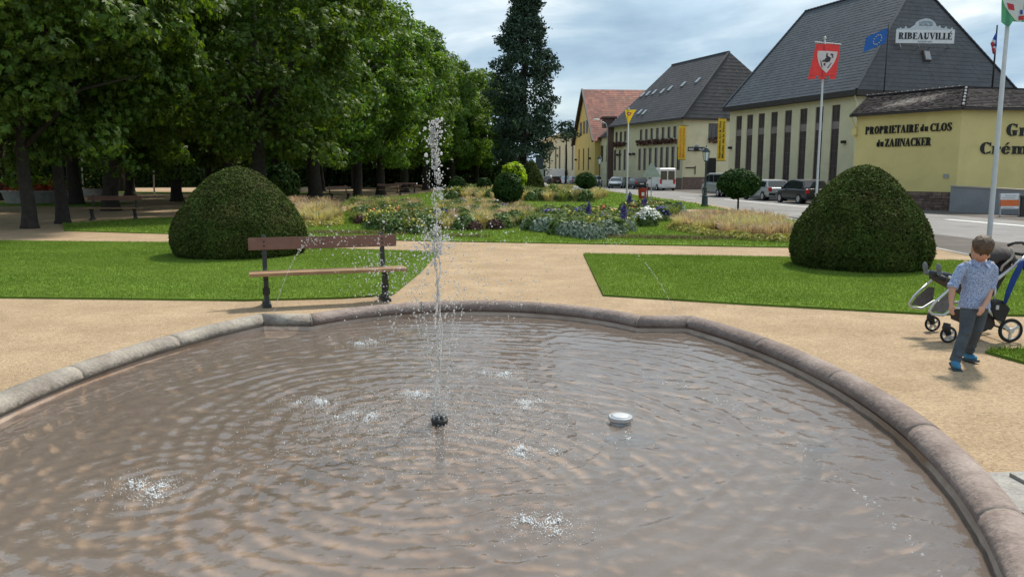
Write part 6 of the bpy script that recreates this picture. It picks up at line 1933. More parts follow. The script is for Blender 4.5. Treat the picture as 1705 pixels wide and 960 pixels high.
# information panel at the end of the garden
ip = thing('panel_board', 'green-topped grey information panel beside the far clipped yew', 'sign', tuple(P2(898, 74)))
b = MB(); b.bar(at(892, 294, 74), at(905, 294, 74), 0.15, 1.3); part(b, 'panel', 'sign_back', ip)
b = MB(); b.bar(at(892, 272, 74), at(905, 272, 74), 0.17, 1.1); part(b, 'header', 'lamp_green', ip)
for px in (893, 904):
    b = MB(); p = at(px, 303, 74); b.bar(Vector((p.x, p.y, 0)), Vector((p.x, p.y, 1.6)), 0.1); part(b, 'post', 'metal_grey', ip)

# ================================================================== people
mat('skin', (0.50, 0.27, 0.18), 0.55, 0.1, 6, spec=0.35)
mat('hair_brown', (0.085, 0.052, 0.03), 0.6, 0.4, 22, 0.6, 60)
mat('hair_blond', (0.36, 0.22, 0.11), 0.6, 0.3, 22, 0.5, 60)
mat('jeans', (0.062, 0.076, 0.088), 0.9, 0.3, 7, 0.4, 90)
mat('shoe_blue', (0.03, 0.17, 0.30), 0.6, 0.2, 9)
mat('sole_dark', (0.05, 0.06, 0.07), 0.8, 0.2, 9)
mat('eye_dark', (0.02, 0.012, 0.01), 0.2, 0.1, 5)
mat('lip', (0.36, 0.13, 0.10), 0.5, 0.1, 5)
def shirt_mat():
    m = mat('shirt', (0.20, 0.27, 0.40), 0.9, 0.1, 5, 0.3, 20)
    t = m.node_tree; b = t.nodes['Principled BSDF']
    c = t.nodes.new('ShaderNodeTexCoord'); v = t.nodes.new('ShaderNodeTexVoronoi'); v.inputs['Scale'].default_value = 95
    t.links.new(c.outputs['Object'], v.inputs['Vector'])
    r = t.nodes.new('ShaderNodeValToRGB'); r.color_ramp.interpolation = 'LINEAR'
    r.color_ramp.elements[0].position = 0.22; r.color_ramp.elements[0].color = (0.09, 0.14, 0.30, 1)
    r.color_ramp.elements[1].position = 0.55; r.color_ramp.elements[1].color = (0.34, 0.42, 0.58, 1)
    t.links.new(v.outputs['Distance'], r.inputs[0]); t.links.new(r.outputs[0], b.inputs['Base Color'])
shirt_mat()
def fused(b, name, m, parent, voxel=0.012, smooth=6):
    """one continuous surface from overlapping closed shapes"""
    me = b.mesh('raw'); o = bpy.data.objects.new('raw', me); COL.objects.link(o)
    r = o.modifiers.new('r', 'REMESH'); r.mode = 'VOXEL'; r.voxel_size = voxel
    s = o.modifiers.new('s', 'SMOOTH'); s.iterations = smooth; s.factor = 0.5
    bpy.context.view_layer.update()
    e = bpy.data.meshes.new_from_object(o.evaluated_get(bpy.context.evaluated_depsgraph_get()))
    bpy.data.objects.remove(o)
    e.materials.clear()
    e.polygons.foreach_set('use_smooth', [True] * len(e.polygons))
    e.name = name
    return ob(name, e, m, parent)
def hand(b, wrist, knuckle, side, thick=1.0, curl=0.5, palm_n=Vector((0, -1, 0))):
    """palm and five fingers from wrist towards knuckle; side = thumb direction"""
    w, k = Vector(wrist), Vector(knuckle); d = (k - w).normalized(); sd = Vector(side); sd = (sd - d * sd.dot(d)).normalized()
    pn = d.cross(sd); pn = pn if pn.dot(palm_n) > 0 else -pn
    b.tube([w, w.lerp(k, .4), k], [(.017 * thick,) * 2, (.021 * thick, .021 * thick), (.022 * thick, .018 * thick)], 10)
    b.ell(w.lerp(k, .65), (.028 * thick, .02 * thick, .028 * thick), 10, 8)
    for i, l in enumerate((.040, .046, .043, .033)):
        r0 = k + sd * (.018 - .012 * i) * thick
        p1 = r0 + (d + pn * .15 * curl) .normalized() * l * .45; p2 = p1 + (d + pn * .9 * curl).normalized() * l * .35; p3 = p2 + (d * .5 + pn * 1.2 * curl).normalized() * l * .25
        b.tube([r0 - d * .012, p1, p2, p3], [.0075 * thick, .0072 * thick, .0066 * thick, .005 * thick], 8)
    r0 = w.lerp(k, .35) + sd * .018; p1 = r0 + (d * .7 + sd * .8).normalized() * .024; p2 = p1 + (d + sd * .2 + pn * .3 * curl).normalized() * .022
    b.tube([r0, p1, p2], [.0095 * thick, .0085 * thick, .006 * thick], 8)
def head(t, c, r, tilt, turn, hair, name='head', hair_len=1.0):
    """head with face looking along -y before tilt (about x) and turn (about z)"""
    q = (Matrix.Rotation(turn, 3, 'Z') @ Matrix.Rotation(tilt, 3, 'X'))
    c = Vector(c)
    P = lambda x, y, z: c + q @ Vector((x * r, y * r, z * r))
    b = MB()
    b.ell(P(0, 0.12, 0.18), (r * .80, r * .92, r * .88), 18, 14, q)
    b.ell(P(0, -0.28, -0.42), (r * .60, r * .60, r * .62), 16, 12, q)
    b.ell(P(0, -0.55, -0.80), (r * .30, r * .26, r * .22), 12, 8, q)
    b.ell(P(0, -0.85, -0.22), (r * .12, r * .16, r * .14), 10, 8, q); b.ell(P(0, -0.78, 0.02), (r * .09, r * .12, r * .22), 10, 8, q)
    for s in (-1, 1):
        b.ell(P(s * .80, 0.12, -0.10), (r * .10, r * .20, r * .26), 10, 8, q)
        b.ell(P(s * .36, -0.62, -0.30), (r * .28, r * .2, r * .24), 10, 8, q)
    b.tube([P(0, .05, -.5), P(0, .30, -1.45)], [r * .48, r * .5], 12)
    h = fused(b, name, 'skin', t, r * 0.09, 4)
    for s in (-1, 1):
        b = MB(); b.ell(P(s * .32, -0.76, -0.02), (r * .09, r * .05, r * .04), 10, 8, q); b.build('eye', 'eye_dark', h, smooth=True)
        b = MB(); b.tube([P(s * .16, -.82, .16), P(s * .34, -.80, .21), P(s * .50, -.70, .15)], r * .018, 6); b.build('eyebrow', hair, h)
    b = MB(); b.tube([P(-.2, -.80, -.56), P(0, -.87, -.55), P(.2, -.80, -.56)], [r * .03, r * .05, r * .03], 8); b.build('mouth', 'lip', h, smooth=True)
    # hair: cap plus overlapping locks
    b = MB(); b.ell(P(0, 0.16, 0.30), (r * .90, r * 1.0, r * .90), 20, 16, q)
    b.ell(P(0, -.38, .58), (r * .66, r * .42, r * .34), 16, 10, q)
    rg = random.Random(5)
    for i in range(150):
        a = rg.uniform(0, 2 * PI); el = rg.uniform(-.1, 1.35)
        d = Vector((math.cos(a) * math.cos(el), math.sin(a) * math.cos(el), math.sin(el)))
        if d.y < -0.3 and d.z < 0.55: continue
        s0 = Vector((d.x * .86, .16 + d.y * .96, .30 + d.z * .86))
        fl_d = Vector((d.x * .5, (d.y * .5 - .55) if d.y < .3 else d.y * .5, -.75)); fl_d = fl_d - d * fl_d.dot(d) * .92
        ln_ = rg.uniform(.25, .42) * hair_len
        b.tube([P(*s0), P(*(s0 + fl_d * ln_ * .5 + d * .035)), P(*(s0 + fl_d * ln_ + d * .012))], [(r * .05, r * .05), (r * .07, r * .05), r * .015], 6)
    hr = fused(b, 'hair', hair, t, r * 0.05, 2)
    return h
# the boy: walking towards the basin, looking down
boy = thing('person', 'boy in a blue patterned shirt and jeans walking with head bowed', 'person', (4.12, 7.2, 0))
b = MB()      # skin: neck, forearms, hands, one surface under the clothes
b.tube([(.13, .02, .60), (.13, .02, .80), (.13, .01, .93), (.13, -.005, 1.0)], [(.085, .06), (.095, .062), (.065, .045), (.042, .042)], 14)
for pts, rad in ((([.02, .01, .945], [-.055, .01, .85], [-.105, -.02, .735], [-.128, -.05, .64], [-.138, -.075, .575]), (.026, .03, .030, .026, .019)),
                 (([.25, .02, .945], [.285, .03, .84], [.268, .03, .715], [.19, -.075, .625], [.115, -.145, .565]), (.026, .03, .030, .026, .019))):
    b.tube(pts, list(rad), 12)
hand(b, (-.138, -.075, .575), (-.143, -.098, .52), (.3, -1, 0), curl=0.6, palm_n=Vector((1, 0, 0)))
hand(b, (.115, -.145, .565), (.08, -.168, .52), (-1, -.4, .3), curl=0.7, palm_n=Vector((-.3, .6, -.5)))
for hx, kx, ax_ in (((.055, .0, .53), (-.018, -.105, .31), (-.095, -.15, .09)), ((.20, .02, .53), (.165, .02, .31), (.165, .12, .12))):
    b.tube([hx, kx, ax_], [.04, .03, .024], 12)
fused(b, 'body', 'skin', boy, 0.0075, 4)
head(boy, (.112, -.06, 1.075), .098, R(44), R(-10), 'hair_brown')
b = MB()      # shirt with rolled sleeves, untucked hem
b.tube([(.125, .015, .53), (.125, .015, .57), (.128, .015, .66), (.13, .015, .78), (.132, .015, .88), (.132, .015, .935), (.13, .005, .968)], [(.145, .102), (.138, .098), (.122, .086), (.120, .086), (.128, .086), (.104, .07), (.055, .052)], 22)
for pts in (([.045, .012, .925], [-.02, .012, .885], [-.062, .0, .81], [-.102, -.016, .735]), ([.222, .02, .925], [.272, .026, .88], [.285, .03, .80], [.268, .03, .715])):
    b.tube(pts, [.046, .048, .045, .043], 14)
# creases
for k in range(9):
    a = random.uniform(0, 6.28); z = random.uniform(.55, .85)
    p0 = Vector((.128 + .119 * math.cos(a), .015 + .084 * math.sin(a), z)); b.tube([p0, p0 + Vector((.03 * math.sin(a), .02, .06)), p0 + Vector((.05 * math.sin(a), .02, .13))], [.012, .016, .008], 6)
shirt = fused(b, 'shirt', 'shirt', boy, 0.009, 3)
for pts in (([-.098, -.014, .745], [-.112, -.022, .715]), ([.268, .03, .725], [.256, .022, .695])):
    b = MB(); b.tube(pts, [.048, .046], 16); b.build('cuff', 'shirt', shirt, smooth=True)
for s in (-1, 1):
    b = MB(); b.add([(.13 + s * .01, -.062, .945), (.13 + s * .075, -.03, .975), (.13 + s * .085, -.045, .935), (.13 + s * .045, -.088, .905)], [(0, 1, 2, 3)]); b.build('collar', 'shirt', shirt)
b = MB()
for z in (.86, .78, .70, .62, .56):
    b.ell((.13 - (.86 - z) * .03, -.076 - (.86 - z) * .03, z), (.006, .004, .006), 8, 6)
b.build('buttons', 'emblem_grey', shirt)
b = MB()      # jeans
b.tube([(.125, .015, .575), (.125, .015, .52), (.125, .012, .455)], [(.112, .082), (.12, .088), (.10, .075)], 18)
b.tube([(.068, .005, .53), (.04, -.04, .43), (-.005, -.10, .32), (-.055, -.125, .2), (-.098, -.15, .10), (-.108, -.155, .062)], [.068, .064, .053, .048, .046, .05], 16)
b.tube([(.188, .02, .53), (.178, .018, .43), (.162, .01, .32), (.162, .06, .21), (.166, .115, .12), (.168, .125, .085)], [.068, .063, .053, .048, .046, .05], 16)
for c, k in (((-.105, -.155, .085), 0), ((-.085, -.145, .13), 0), ((.168, .118, .105), 0), ((.165, .095, .15), 0), ((-.01, -.11, .33), 1), ((.163, .01, .33), 1)):
    b.tube([(c[0] - .04, c[1] - .03, c[2]), (c[0], c[1] - .055, c[2] - .01), (c[0] + .04, c[1] - .03, c[2] + .008)], [.012, .017, .012], 6)
fused(b, 'jeans', 'jeans', boy, 0.009, 3)
for (cx, cy, cz, rz_, pitch) in ((-.122, -.20, .035, R(-14), R(14)), (.17, .085, .036, R(6), R(-4))):
    q = Matrix.Rotation(rz_, 3, 'Z') @ Matrix.Rotation(pitch, 3, 'X')
    b = MB(); b.ell((cx, cy, cz + .012), (.038, .088, .034), 14, 10, q); b.ell(Vector((cx, cy, cz + .03)) + q @ Vector((0, .045, 0)), (.036, .046, .044), 12, 8, q)
    s_ = fused(b, 'shoe', 'shoe_blue', boy, 0.007, 2)
    b = MB(); b.box(Vector((cx, cy, cz - .016)), (.074, .176, .022), rot=q); b.build('sole', 'sole_dark', s_, bevel=0.008)

# ------------------------------------------------------------------ stroller with a toddler
mat('alu', (0.56, 0.57, 0.58), 0.35, 0.06, 5, metal=0.5)
mat('stroller_fabric', (0.05, 0.042, 0.040), 0.85, 0.2, 9, 0.3, 60)
mat('mesh_grey', (0.14, 0.13, 0.13), 0.85, 0.2, 30)
mat('scarf_blue', (0.012, 0.045, 0.20), 0.85, 0.2, 5)
mat('piping', (0.33, 0.30, 0.26), 0.7, 0.1, 5)
YN, YF = 8.15, 8.62
def z2w(zx, zy, Y): return at(1500 + zx / 3.69, 380 + zy / 3.69, Y)
st = thing('stroller', 'black pushchair with silver frame standing behind the boy', 'stroller', tuple(z2w(450, 700, 8.4)))
st.location.z = 0
def wheel(c, r, w, big):
    q = MB(); c = Vector(c)
    ringp = [(c.x + r * .86 * math.cos(a), c.y, c.z + r * .86 * math.sin(a)) for a in [2 * PI * k / 28 for k in range(29)]]
    q.tube(ringp, r * .14, 8, cap=False)
    wh = part(q, 'wheel', 'tyre', st, smooth=True)
    l = Vector(st.location)
    q = MB()
    for k in range(3 if big else 5):
        a = 2 * PI * k / (3 if big else 5) + .5
        q.bar(c, c + Vector((math.cos(a), 0, math.sin(a))) * r * .78, r * .16, .025)
    q.tube([c - Vector((0, w, 0)), c + Vector((0, w, 0))], r * .2, 12)
    ringp = [(c.x + r * .72 * math.cos(a), c.y, c.z + r * .72 * math.sin(a)) for a in [2 * PI * k / 28 for k in range(29)]]
    q.tube(ringp, r * .05, 6, cap=False)
    q.v = [(v[0] - l.x, v[1] - l.y, v[2] - l.z) for v in q.v]
    q.build('spokes', 'alu', wh)
rr = 0.128; rf = 0.088
for Y in (YN, YF + .06):
    c = z2w(672, 640, YN); wheel((c.x, Y, rr), rr, .03, True)
for zx, Y in ((293, YN - .02), (190, YF + .12)):
    c = z2w(zx, 640, Y); wheel((c.x, Y, rf), rf, .025, False)
    b = MB(); b.tube([(c.x, Y, rf), (c.x - .03, Y, rf + .07), (c.x - .02, Y, rf + .12)], [.03, .04, .035], 10); part(b, 'fork', 'trim_black', st, smooth=True)
rwx = z2w(672, 640, YN).x
for Y, s in ((YN + .02, 1), (YF - .02, -1)):
    A_ = z2w(268, 535, YN); Bq = z2w(540, 500, YN); Cq = z2w(735, 205, YN)
    b = MB()
    b.tube([(rwx, Y, rr), (z2w(560, 520, YN).x, Y, z2w(560, 520, YN).z), (z2w(530, 480, YN).x, Y, z2w(530, 480, YN).z)], .020, 10)          # rear leg
    b.tube([(z2w(300, 378, YN).x, Y, z2w(300, 378, YN).z), (z2w(215, 455, YN).x, Y, z2w(215, 455, YN).z), (z2w(180, 505, YN).x, Y, z2w(180, 505, YN).z), (z2w(200, 530, YN).x, Y, z2w(200, 530, YN).z), (A_.x, Y, A_.z), (z2w(340, 490, YN).x, Y, z2w(340, 490, YN).z), (Bq.x, Y, Bq.z)], .014, 8)     # front loop
    b.tube([(z2w(500, 420, YN).x, Y, z2w(500, 420, YN).z), (z2w(590, 320, YN).x, Y, z2w(590, 320, YN).z), (Cq.x, Y, Cq.z), (z2w(775, 172, YN).x, Y, z2w(775, 172, YN).z)], .018, 10)   # push bar
    b.tube([(z2w(582, 440, YN).x, Y, z2w(582, 440, YN).z), (z2w(588, 370, YN).x, Y, z2w(588, 370, YN).z)], .011, 8)
    b.tube([(z2w(300, 300, YN).x, Y, z2w(300, 300, YN).z), (z2w(420, 330, YN).x, Y, z2w(420, 330, YN).z), (z2w(520, 420, YN).x, Y, z2w(520, 420, YN).z)], .014, 8)
    b.tube([(z2w(300, 378, YN).x, Y, z2w(300, 378, YN).z), (z2w(345, 345, YN).x, Y, z2w(345, 345, YN).z), (z2w(380, 330, YN).x, Y, z2w(380, 330, YN).z)], .014, 8)
    part(b, 'frame', 'alu', st, smooth=True)
b = MB(); b.tube([z2w(775, 172, YN), z2w(775, 172, YN) + Vector((.02, .1, .01)), Vector((z2w(775, 172, YN).x + .02, YF - .1, z2w(775, 172, YN).z + .01)), Vector((z2w(775, 172, YN).x, YF - .02, z2w(775, 172, YN).z))], .019, 8)
b.tube([(rwx, YN, rr), (rwx, YF, rr)], .012, 8)
part(b, 'handle_bar', 'trim_black', st, smooth=True)
b = MB(); b.tube([z2w(660, 104, 8.2), z2w(700, 88, 8.22), z2w(745, 88, 8.25), z2w(770, 104, 8.3)], .016, 8); part(b, 'upper_grip', 'trim_black', st, smooth=True)
# seat shell, back and bumper
prof_s = [(300, 312), (395, 352), (500, 405), (560, 420), (600, 360), (640, 285), (690, 190), (712, 175), (722, 190), (660, 310), (610, 400), (565, 445), (490, 440), (380, 385), (295, 335)]
pts = [z2w(x, y, YN) for x, y in prof_s]; n = len(pts)
b = MB(); b.add([(p.x, YN + .06, p.z) for p in pts] + [(p.x, YF - .06, p.z) for p in pts], [tuple(range(n)), tuple(range(2 * n - 1, n - 1, -1))] + [(k, (k + 1) % n, n + (k + 1) % n, n + k) for k in range(n)])
part(b, 'seat', 'stroller_fabric', st, bevel=.006)
b = MB(); b.tube([z2w(240, 300, YN + .1), z2w(290, 322, YN + .1)], .03, 8); b.tube([z2w(240, 300, YF - .1), z2w(290, 322, YF - .1)], .03, 8); b.tube([z2w(262, 308, YN + .1), z2w(262, 308, YF - .1)], .025, 8); part(b, 'foot_rest', 'trim_black', st, smooth=True)
# canopy: folded hood in ribs
hc = z2w(640, 250, YN)
V, F = [], []
NA, NW = 12, 8
for i in range(NA + 1):
    a = R(28 + 112 * i / NA); rad = .235 * (1 + .03 * math.cos(i * PI))
    for j in range(NW + 1):
        s = -1 + 2 * j / NW; y = (YN + YF) / 2 + s * (YF - YN) / 2 * .96
        k = math.sqrt(max(0.0, 1 - (abs(s) ** 3) * .75))
        V.append((hc.x + math.cos(a) * rad * k, y, hc.z - .02 + math.sin(a) * rad * k))
for i in range(NA):
    for j in range(NW):
        q = i * (NW + 1) + j; F.append((q, q + 1, q + NW + 2, q + NW + 1))
o_ = part(MB().add(V, F), 'canopy', 'stroller_fabric', st, smooth=True)
so = o_.modifiers.new('s', 'SOLIDIFY'); so.thickness = .012
b = MB(); b.tube([z2w(612, 262, YN), z2w(625, 230, YN), z2w(680, 185, YN), z2w(692, 150, YN), z2w(675, 122, YN)], .012, 8); part(b, 'canopy_piping', 'piping', st, smooth=True)
# front mesh panel and basket
for Y in (YN + .03, YF - .03):
    b = MB(); p = [z2w(x, y, YN) for x, y in ((305, 395), (225, 462), (192, 512), (270, 522), (335, 480), (345, 400))]
    b.add([(q.x, Y, q.z) for q in p], [tuple(range(6))]); part(b, 'side_mesh', 'mesh_grey', st)
pb2 = [z2w(x, y, YN) for x, y in ((430, 525), (520, 520), (590, 530), (600, 600), (575, 630), (500, 625), (440, 600))]; n = len(pb2)
b = MB(); b.add([(p.x, YN + .05, p.z) for p in pb2] + [(p.x, YF - .05, p.z) for p in pb2], [tuple(range(n)), tuple(range(2 * n - 1, n - 1, -1))] + [(k, (k + 1) % n, n + (k + 1) % n, n + k) for k in range(n)]); part(b, 'basket', 'stroller_fabric', st, bevel=.01)
pb2 = [z2w(x, y, YN) for x, y in ((560, 455), (620, 440), (668, 490), (630, 575), (575, 560), (555, 500))]; n = len(pb2)
b = MB(); b.add([(p.x, YN - .02, p.z) for p in pb2] + [(p.x, YN + .12, p.z) for p in pb2], [tuple(range(n)), tuple(range(2 * n - 1, n - 1, -1))] + [(k, (k + 1) % n, n + (k + 1) % n, n + k) for k in range(n)])
o_ = part(b, 'bag', 'trim_black', st, bevel=.012)
o_ = MB(); o_.box(z2w(593, 485, YN - .03), (.03, .01, .045)); part(o_, 'bag_tag', 'alu', st)
# blue scarf knotted to the handle
b = MB(); b.tube([z2w(745, 200, YN - .03), z2w(725, 250, YN - .04), z2w(690, 320, YN - .045), z2w(660, 395, YN - .04), z2w(638, 462, YN - .035)], [(.02, .015), (.034, .018), (.034, .02), (.03, .016), (.018, .01)], 10)
b.tube([z2w(745, 200, YN - .03), z2w(765, 240, YN - .02), z2w(800, 220, YN - .02)], [(.03, .02), (.04, .02), (.03, .02)], 8)
o_ = b.build('scarf', 'scarf_blue', smooth=True); tag(o_, 'blue scarf tied to the pushchair handle and hanging down', 'scarf')
# toddler
mat('toddler_top', (0.25, 0.04, 0.05), 0.9, 0.2, 6)
mat('boot_grey', (0.13, 0.15, 0.15), 0.8, 0.2, 8)
td = thing('person', 'blond toddler with grey boots sitting in the pushchair', 'person', tuple(z2w(540, 400, 8.38)))
def tp(zx, zy, dy=0.0): 
    v = z2w(zx, zy, YN); return (v.x, 8.385 + dy, v.z)
b = MB(); b.tube([tp(560, 400), tp(570, 330), tp(572, 250), tp(565, 205)], [.075, .085, .075, .035], 14)
for s in (-1, 1):
    b.tube([tp(555, 245, s * .07), tp(520, 300, s * .1), tp(475, 330, s * .07)], [.032, .028, .02], 10)
part(b, 'raw', 'skin', td)
raw = [o for o in td.children][0]; rm = raw.data; bpy.data.objects.remove(raw)
b2_ = MB(); b2_.v = [tuple(v.co) for v in rm.vertices]; b2_.f = [tuple(p.vertices) for p in rm.polygons]
fused(b2_, 'body', 'toddler_top', td, .012, 4)
l = Vector(td.location)
hd = Vector(tp(556, 158)) - l
head(td, hd, .075, R(8), R(-80), 'hair_blond')
for s in (-1, 1):
    b = MB(); b.tube([Vector(tp(550, 395, s * .05)) - l, Vector(tp(430, 330, s * .06)) - l, Vector(tp(330, 300, s * .06)) - l], [.052, .042, .032], 12)
    lg = b.build('leg', 'jeans', td, smooth=True)
    x0 = 288 if s < 0 else 240
    b = MB(); b.ell(Vector(tp(x0 + 12, 292, s * .06)) - l, (.04, .03, .03), 12, 8); b.ell(Vector(tp(x0, 258, s * .06)) - l, (.026, .03, .058), 12, 8, Matrix.Rotation(R(-10), 3, 'Y'))
    fused(b, 'boot', 'boot_grey', td, .007, 2)
    b = MB(); b.tube([Vector(tp(330, 300, s * .06)) - l, Vector(tp(x0 + 12, 292, s * .06)) - l], [.032, .028], 10); b.build('trouser_cuff', 'jeans', td, smooth=True)

# scooter rider far up the street
sc = thing('motor_scooter', 'dark motor scooter ridden up the street near the garden end', 'scooter', tuple(Vector((P2(917, 78).x, 78, STREET))))
b = MB(); b.tube([(0, -.25, .25), (0, -.25, .27)], .1, 8)
for y in (-.62, .62):
    q = MB(); q.tube([(-.06, y, .27), (.06, y, .27)], [.27, .27], 18); q.build('wheel', 'tyre', sc)
b = MB(); b.tube([(0, -.75, .62), (0, -.45, .75), (0, .0, .62), (0, .2, .35), (0, .5, .5), (0, .58, 1.0)], [(.16, .1), (.2, .16), (.2, .14), (.2, .1), (.2, .08), (.12, .06)], 12); b.build('body', 'paint_dark', sc, smooth=True)
b = MB(); b.tube([(-.35, .5, 1.08), (0, .56, 1.02), (.35, .5, 1.08)], .03, 8); b.build('handlebar', 'trim_black', sc)
b = MB(); b.box((0, -.78, .68), (.2, .06, .1)); b.build('tail_light', 'tail_light', sc)
rd = thing('person', 'helmeted rider in dark clothes on the motor scooter', 'person', tuple(sc.location))
b = MB(); b.tube([(0, -.15, .78), (0, -.12, 1.0), (0, -.02, 1.3), (0, .03, 1.42)], [(.18, .15), (.19, .13), (.2, .13), (.07, .07)], 14)
for s in (-1, 1):
    b.tube([(s * .19, -.02, 1.33), (s * .27, .12, 1.12), (s * .33, .46, 1.1)], [.06, .05, .04], 10)
    b.tube([(s * .1, -.12, .82), (s * .2, .28, .78), (s * .15, .22, .36)], [.085, .07, .05], 10)
    b.ell((s * .15, .28, .33), (.05, .12, .05), 10, 8)
    hand(b, (s * .33, .44, 1.1), (s * .34, .5, 1.1), (-s, 0, 0), 1.3)
fused(b, 'body', 'stroller_fabric', rd, .03, 3)
b = MB(); b.ell((0, .05, 1.58), (.13, .155, .15), 14, 10); b.build('helmet', 'white_paint', rd, smooth=True)
b = MB(); b.ell((0, .13, 1.56), (.105, .09, .07), 12, 8); b.build('visor', 'car_glass', rd, smooth=True)
# ================================================================== fountain jets and fittings
def drop_mat():  # glass with white mixed in to stand for the drops' glints
    m = bpy.data.materials.new('water_drop'); m.use_nodes = True
    t = m.node_tree; t.nodes.clear()
    o = t.nodes.new('ShaderNodeOutputMaterial')
    gs = t.nodes.new('ShaderNodeBsdfGlass'); gs.inputs['IOR'].default_value = 1.33; gs.inputs['Roughness'].default_value = 0.02
    df = t.nodes.new('ShaderNodeBsdfTranslucent'); df.inputs['Color'].default_value = (0.97, 0.98, 0.98, 1)
    d2 = t.nodes.new('ShaderNodeBsdfDiffuse'); d2.inputs['Color'].default_value = (0.95, 0.96, 0.97, 1)
    a = t.nodes.new('ShaderNodeMixShader'); a.inputs[0].default_value = 0.35
    t.links.new(df.outputs[0], a.inputs[1]); t.links.new(d2.outputs[0], a.inputs[2])
    c = t.nodes.new('ShaderNodeMixShader'); c.inputs[0].default_value = 0.42
    t.links.new(gs.outputs[0], c.inputs[1]); t.links.new(a.outputs[0], c.inputs[2])
    t.links.new(c.outputs[0], o.inputs['Surface'])
    M['water_drop'] = m
drop_mat()
mat('foam', (0.86, 0.88, 0.88), 0.35, 0.05, 20, spec=0.6)
ICO_V = []
ph = (1 + 5 ** 0.5) / 2
for a, b_ in ((1, ph), (-1, ph), (1, -ph), (-1, -ph)):
    ICO_V += [(0, a, b_), (a, b_, 0), (b_, 0, a)]
ICO_V = np.array(ICO_V); ICO_V = ICO_V / np.linalg.norm(ICO_V[0])
ICO_F = []
for i in range(12):
    for j in range(i + 1, 12):
        for k in range(j + 1, 12):
            d = [np.linalg.norm(ICO_V[x] - ICO_V[y]) for x, y in ((i, j), (j, k), (i, k))]
            if max(d) < 1.06:
                n_ = np.cross(ICO_V[j] - ICO_V[i], ICO_V[k] - ICO_V[i])
                ICO_F.append((i, j, k) if n_.dot(ICO_V[i]) > 0 else (i, k, j))
ICO_F = np.array(ICO_F)
def drops(name, P, r, label=None, cat=None, parent=None, stretch=None, m='water_drop'):
    P = np.asarray(P); n = len(P)
    S = np.asarray(r)[:, None] * RNG.uniform(0.65, 1.35, (n, 3))
    if stretch is not None: S[:, 2] *= stretch
    V = (P[:, None, :] + ICO_V[None] * S[:, None, :] * RNG.uniform(0.75, 1.2, (n, 12, 1))).reshape(-1, 3)
    F = (ICO_F[None] + (np.arange(n) * 12)[:, None, None]).reshape(-1, 3)
    o = ob(name, npmesh(name, V, F, m, True), parent=parent)
    o['kind'] = 'stuff'
    if label: tag(o, label, cat)
    return o
noz = thing('fountain_nozzle', 'dark ring nozzle from which the central jet rises', 'nozzle', (NOZ.x, NOZ.y, WZ))
b = MB(); b.lathe([(0.03, -0.3), (0.03, -0.02), (0.05, 0.0), (0.058, 0.03), (0.045, 0.042), (0.035, 0.04), (0.03, 0.02)], 20); b.build('nozzle_body', 'cast_iron', noz, smooth=False)
for k in range(8):
    a = 2 * PI * k / 8
    b = MB(); b.tube([(0.04 * math.cos(a), 0.04 * math.sin(a), 0.02), (0.046 * math.cos(a), 0.046 * math.sin(a), 0.06)], [0.008, 0.006], 8); b.build('jet_tip', 'metal_grey', noz)
mat('steel', (0.55, 0.56, 0.57), 0.3, 0.05, 4, metal=0.7)
mat('lamp_face', (0.5, 0.51, 0.52), 0.4, 0.06, 6)
mat('blue_lens', (0.06, 0.24, 0.42), 0.4, 0.4, 6)
dk = gp(1033, 703, WZ)
fl_ = thing('fountain_light', 'round steel underwater light standing above the water right of the jet', 'light', (dk.x, dk.y, WZ))
b = MB(); b.lathe([(0.068, -0.28), (0.068, 0.01), (0.078, 0.02), (0.08, 0.042), (0.075, 0.046)], 28); b.build('housing', 'steel', fl_, smooth=False)
b = MB(); b.lathe([(0.075, 0.044), (0.04, 0.05), (0.005, 0.052)], 28); b.build('face', 'lamp_face', fl_, smooth=True)
b = MB(); b.lathe([(0.16, -0.06), (0.16, -0.045), (0.02, -0.04)], 20, (0.03, -0.2, 0), sy=0.7); b.build('blue_reflector', 'blue_lens', fl_)
dk2 = gp(1355, 735, WZ - 0.05)
f2 = thing('fountain_light', 'submerged pale round light near the right rim', 'light', (dk2.x, dk2.y, WZ - 0.09))
b = MB(); b.lathe([(0.06, -0.2), (0.06, 0.0), (0.10, 0.05), (0.1, 0.07), (0.09, 0.075), (0.02, 0.08)], 24); b.build('housing', 'lamp_face', f2, smooth=False)
b = MB(); b.lathe([(0.09, 0.03), (0.09, 0.04), (0.01, 0.045)], 16, (0.0, -0.13, 0), sy=0.6); b.build('blue_reflector', 'blue_lens', f2)
# corner spouts
spouts = []
for (lx, ly) in ((-2.10, 2.92), (2.10, 2.92), (2.10, -2.92), (-2.10, -2.92)):
    w = to_world((lx, ly)); spouts.append(Vector((w[0], w[1], 0.27)))
for k, s_ in enumerate(spouts):
    lab = ['small bronze spout at the far left corner of the basin', 'small bronze spout at the far right corner of the basin', 'small bronze spout at the near right corner of the basin', 'small bronze spout at the near left corner of the basin'][k]
    if k == 3: continue
    t = thing('corner_spout', lab, 'nozzle', (s_.x, s_.y, s_.z - 0.14))
    d = (Vector((NOZ.x, NOZ.y, 0)) - Vector((s_.x, s_.y, 0))).normalized()
    b = MB(); b.tube([(0, 0, -0.3), (0, 0, 0.04), d * 0.03 + Vector((0, 0, 0.14))], [0.018, 0.016, 0.009], 8); b.build('tube', 'cast_iron', t, smooth=True)
    b = MB(); b.ell((0, 0, 0.03), (0.028, 0.028, 0.02), 10, 6); b.build('collar', 'cast_iron', t, smooth=True)
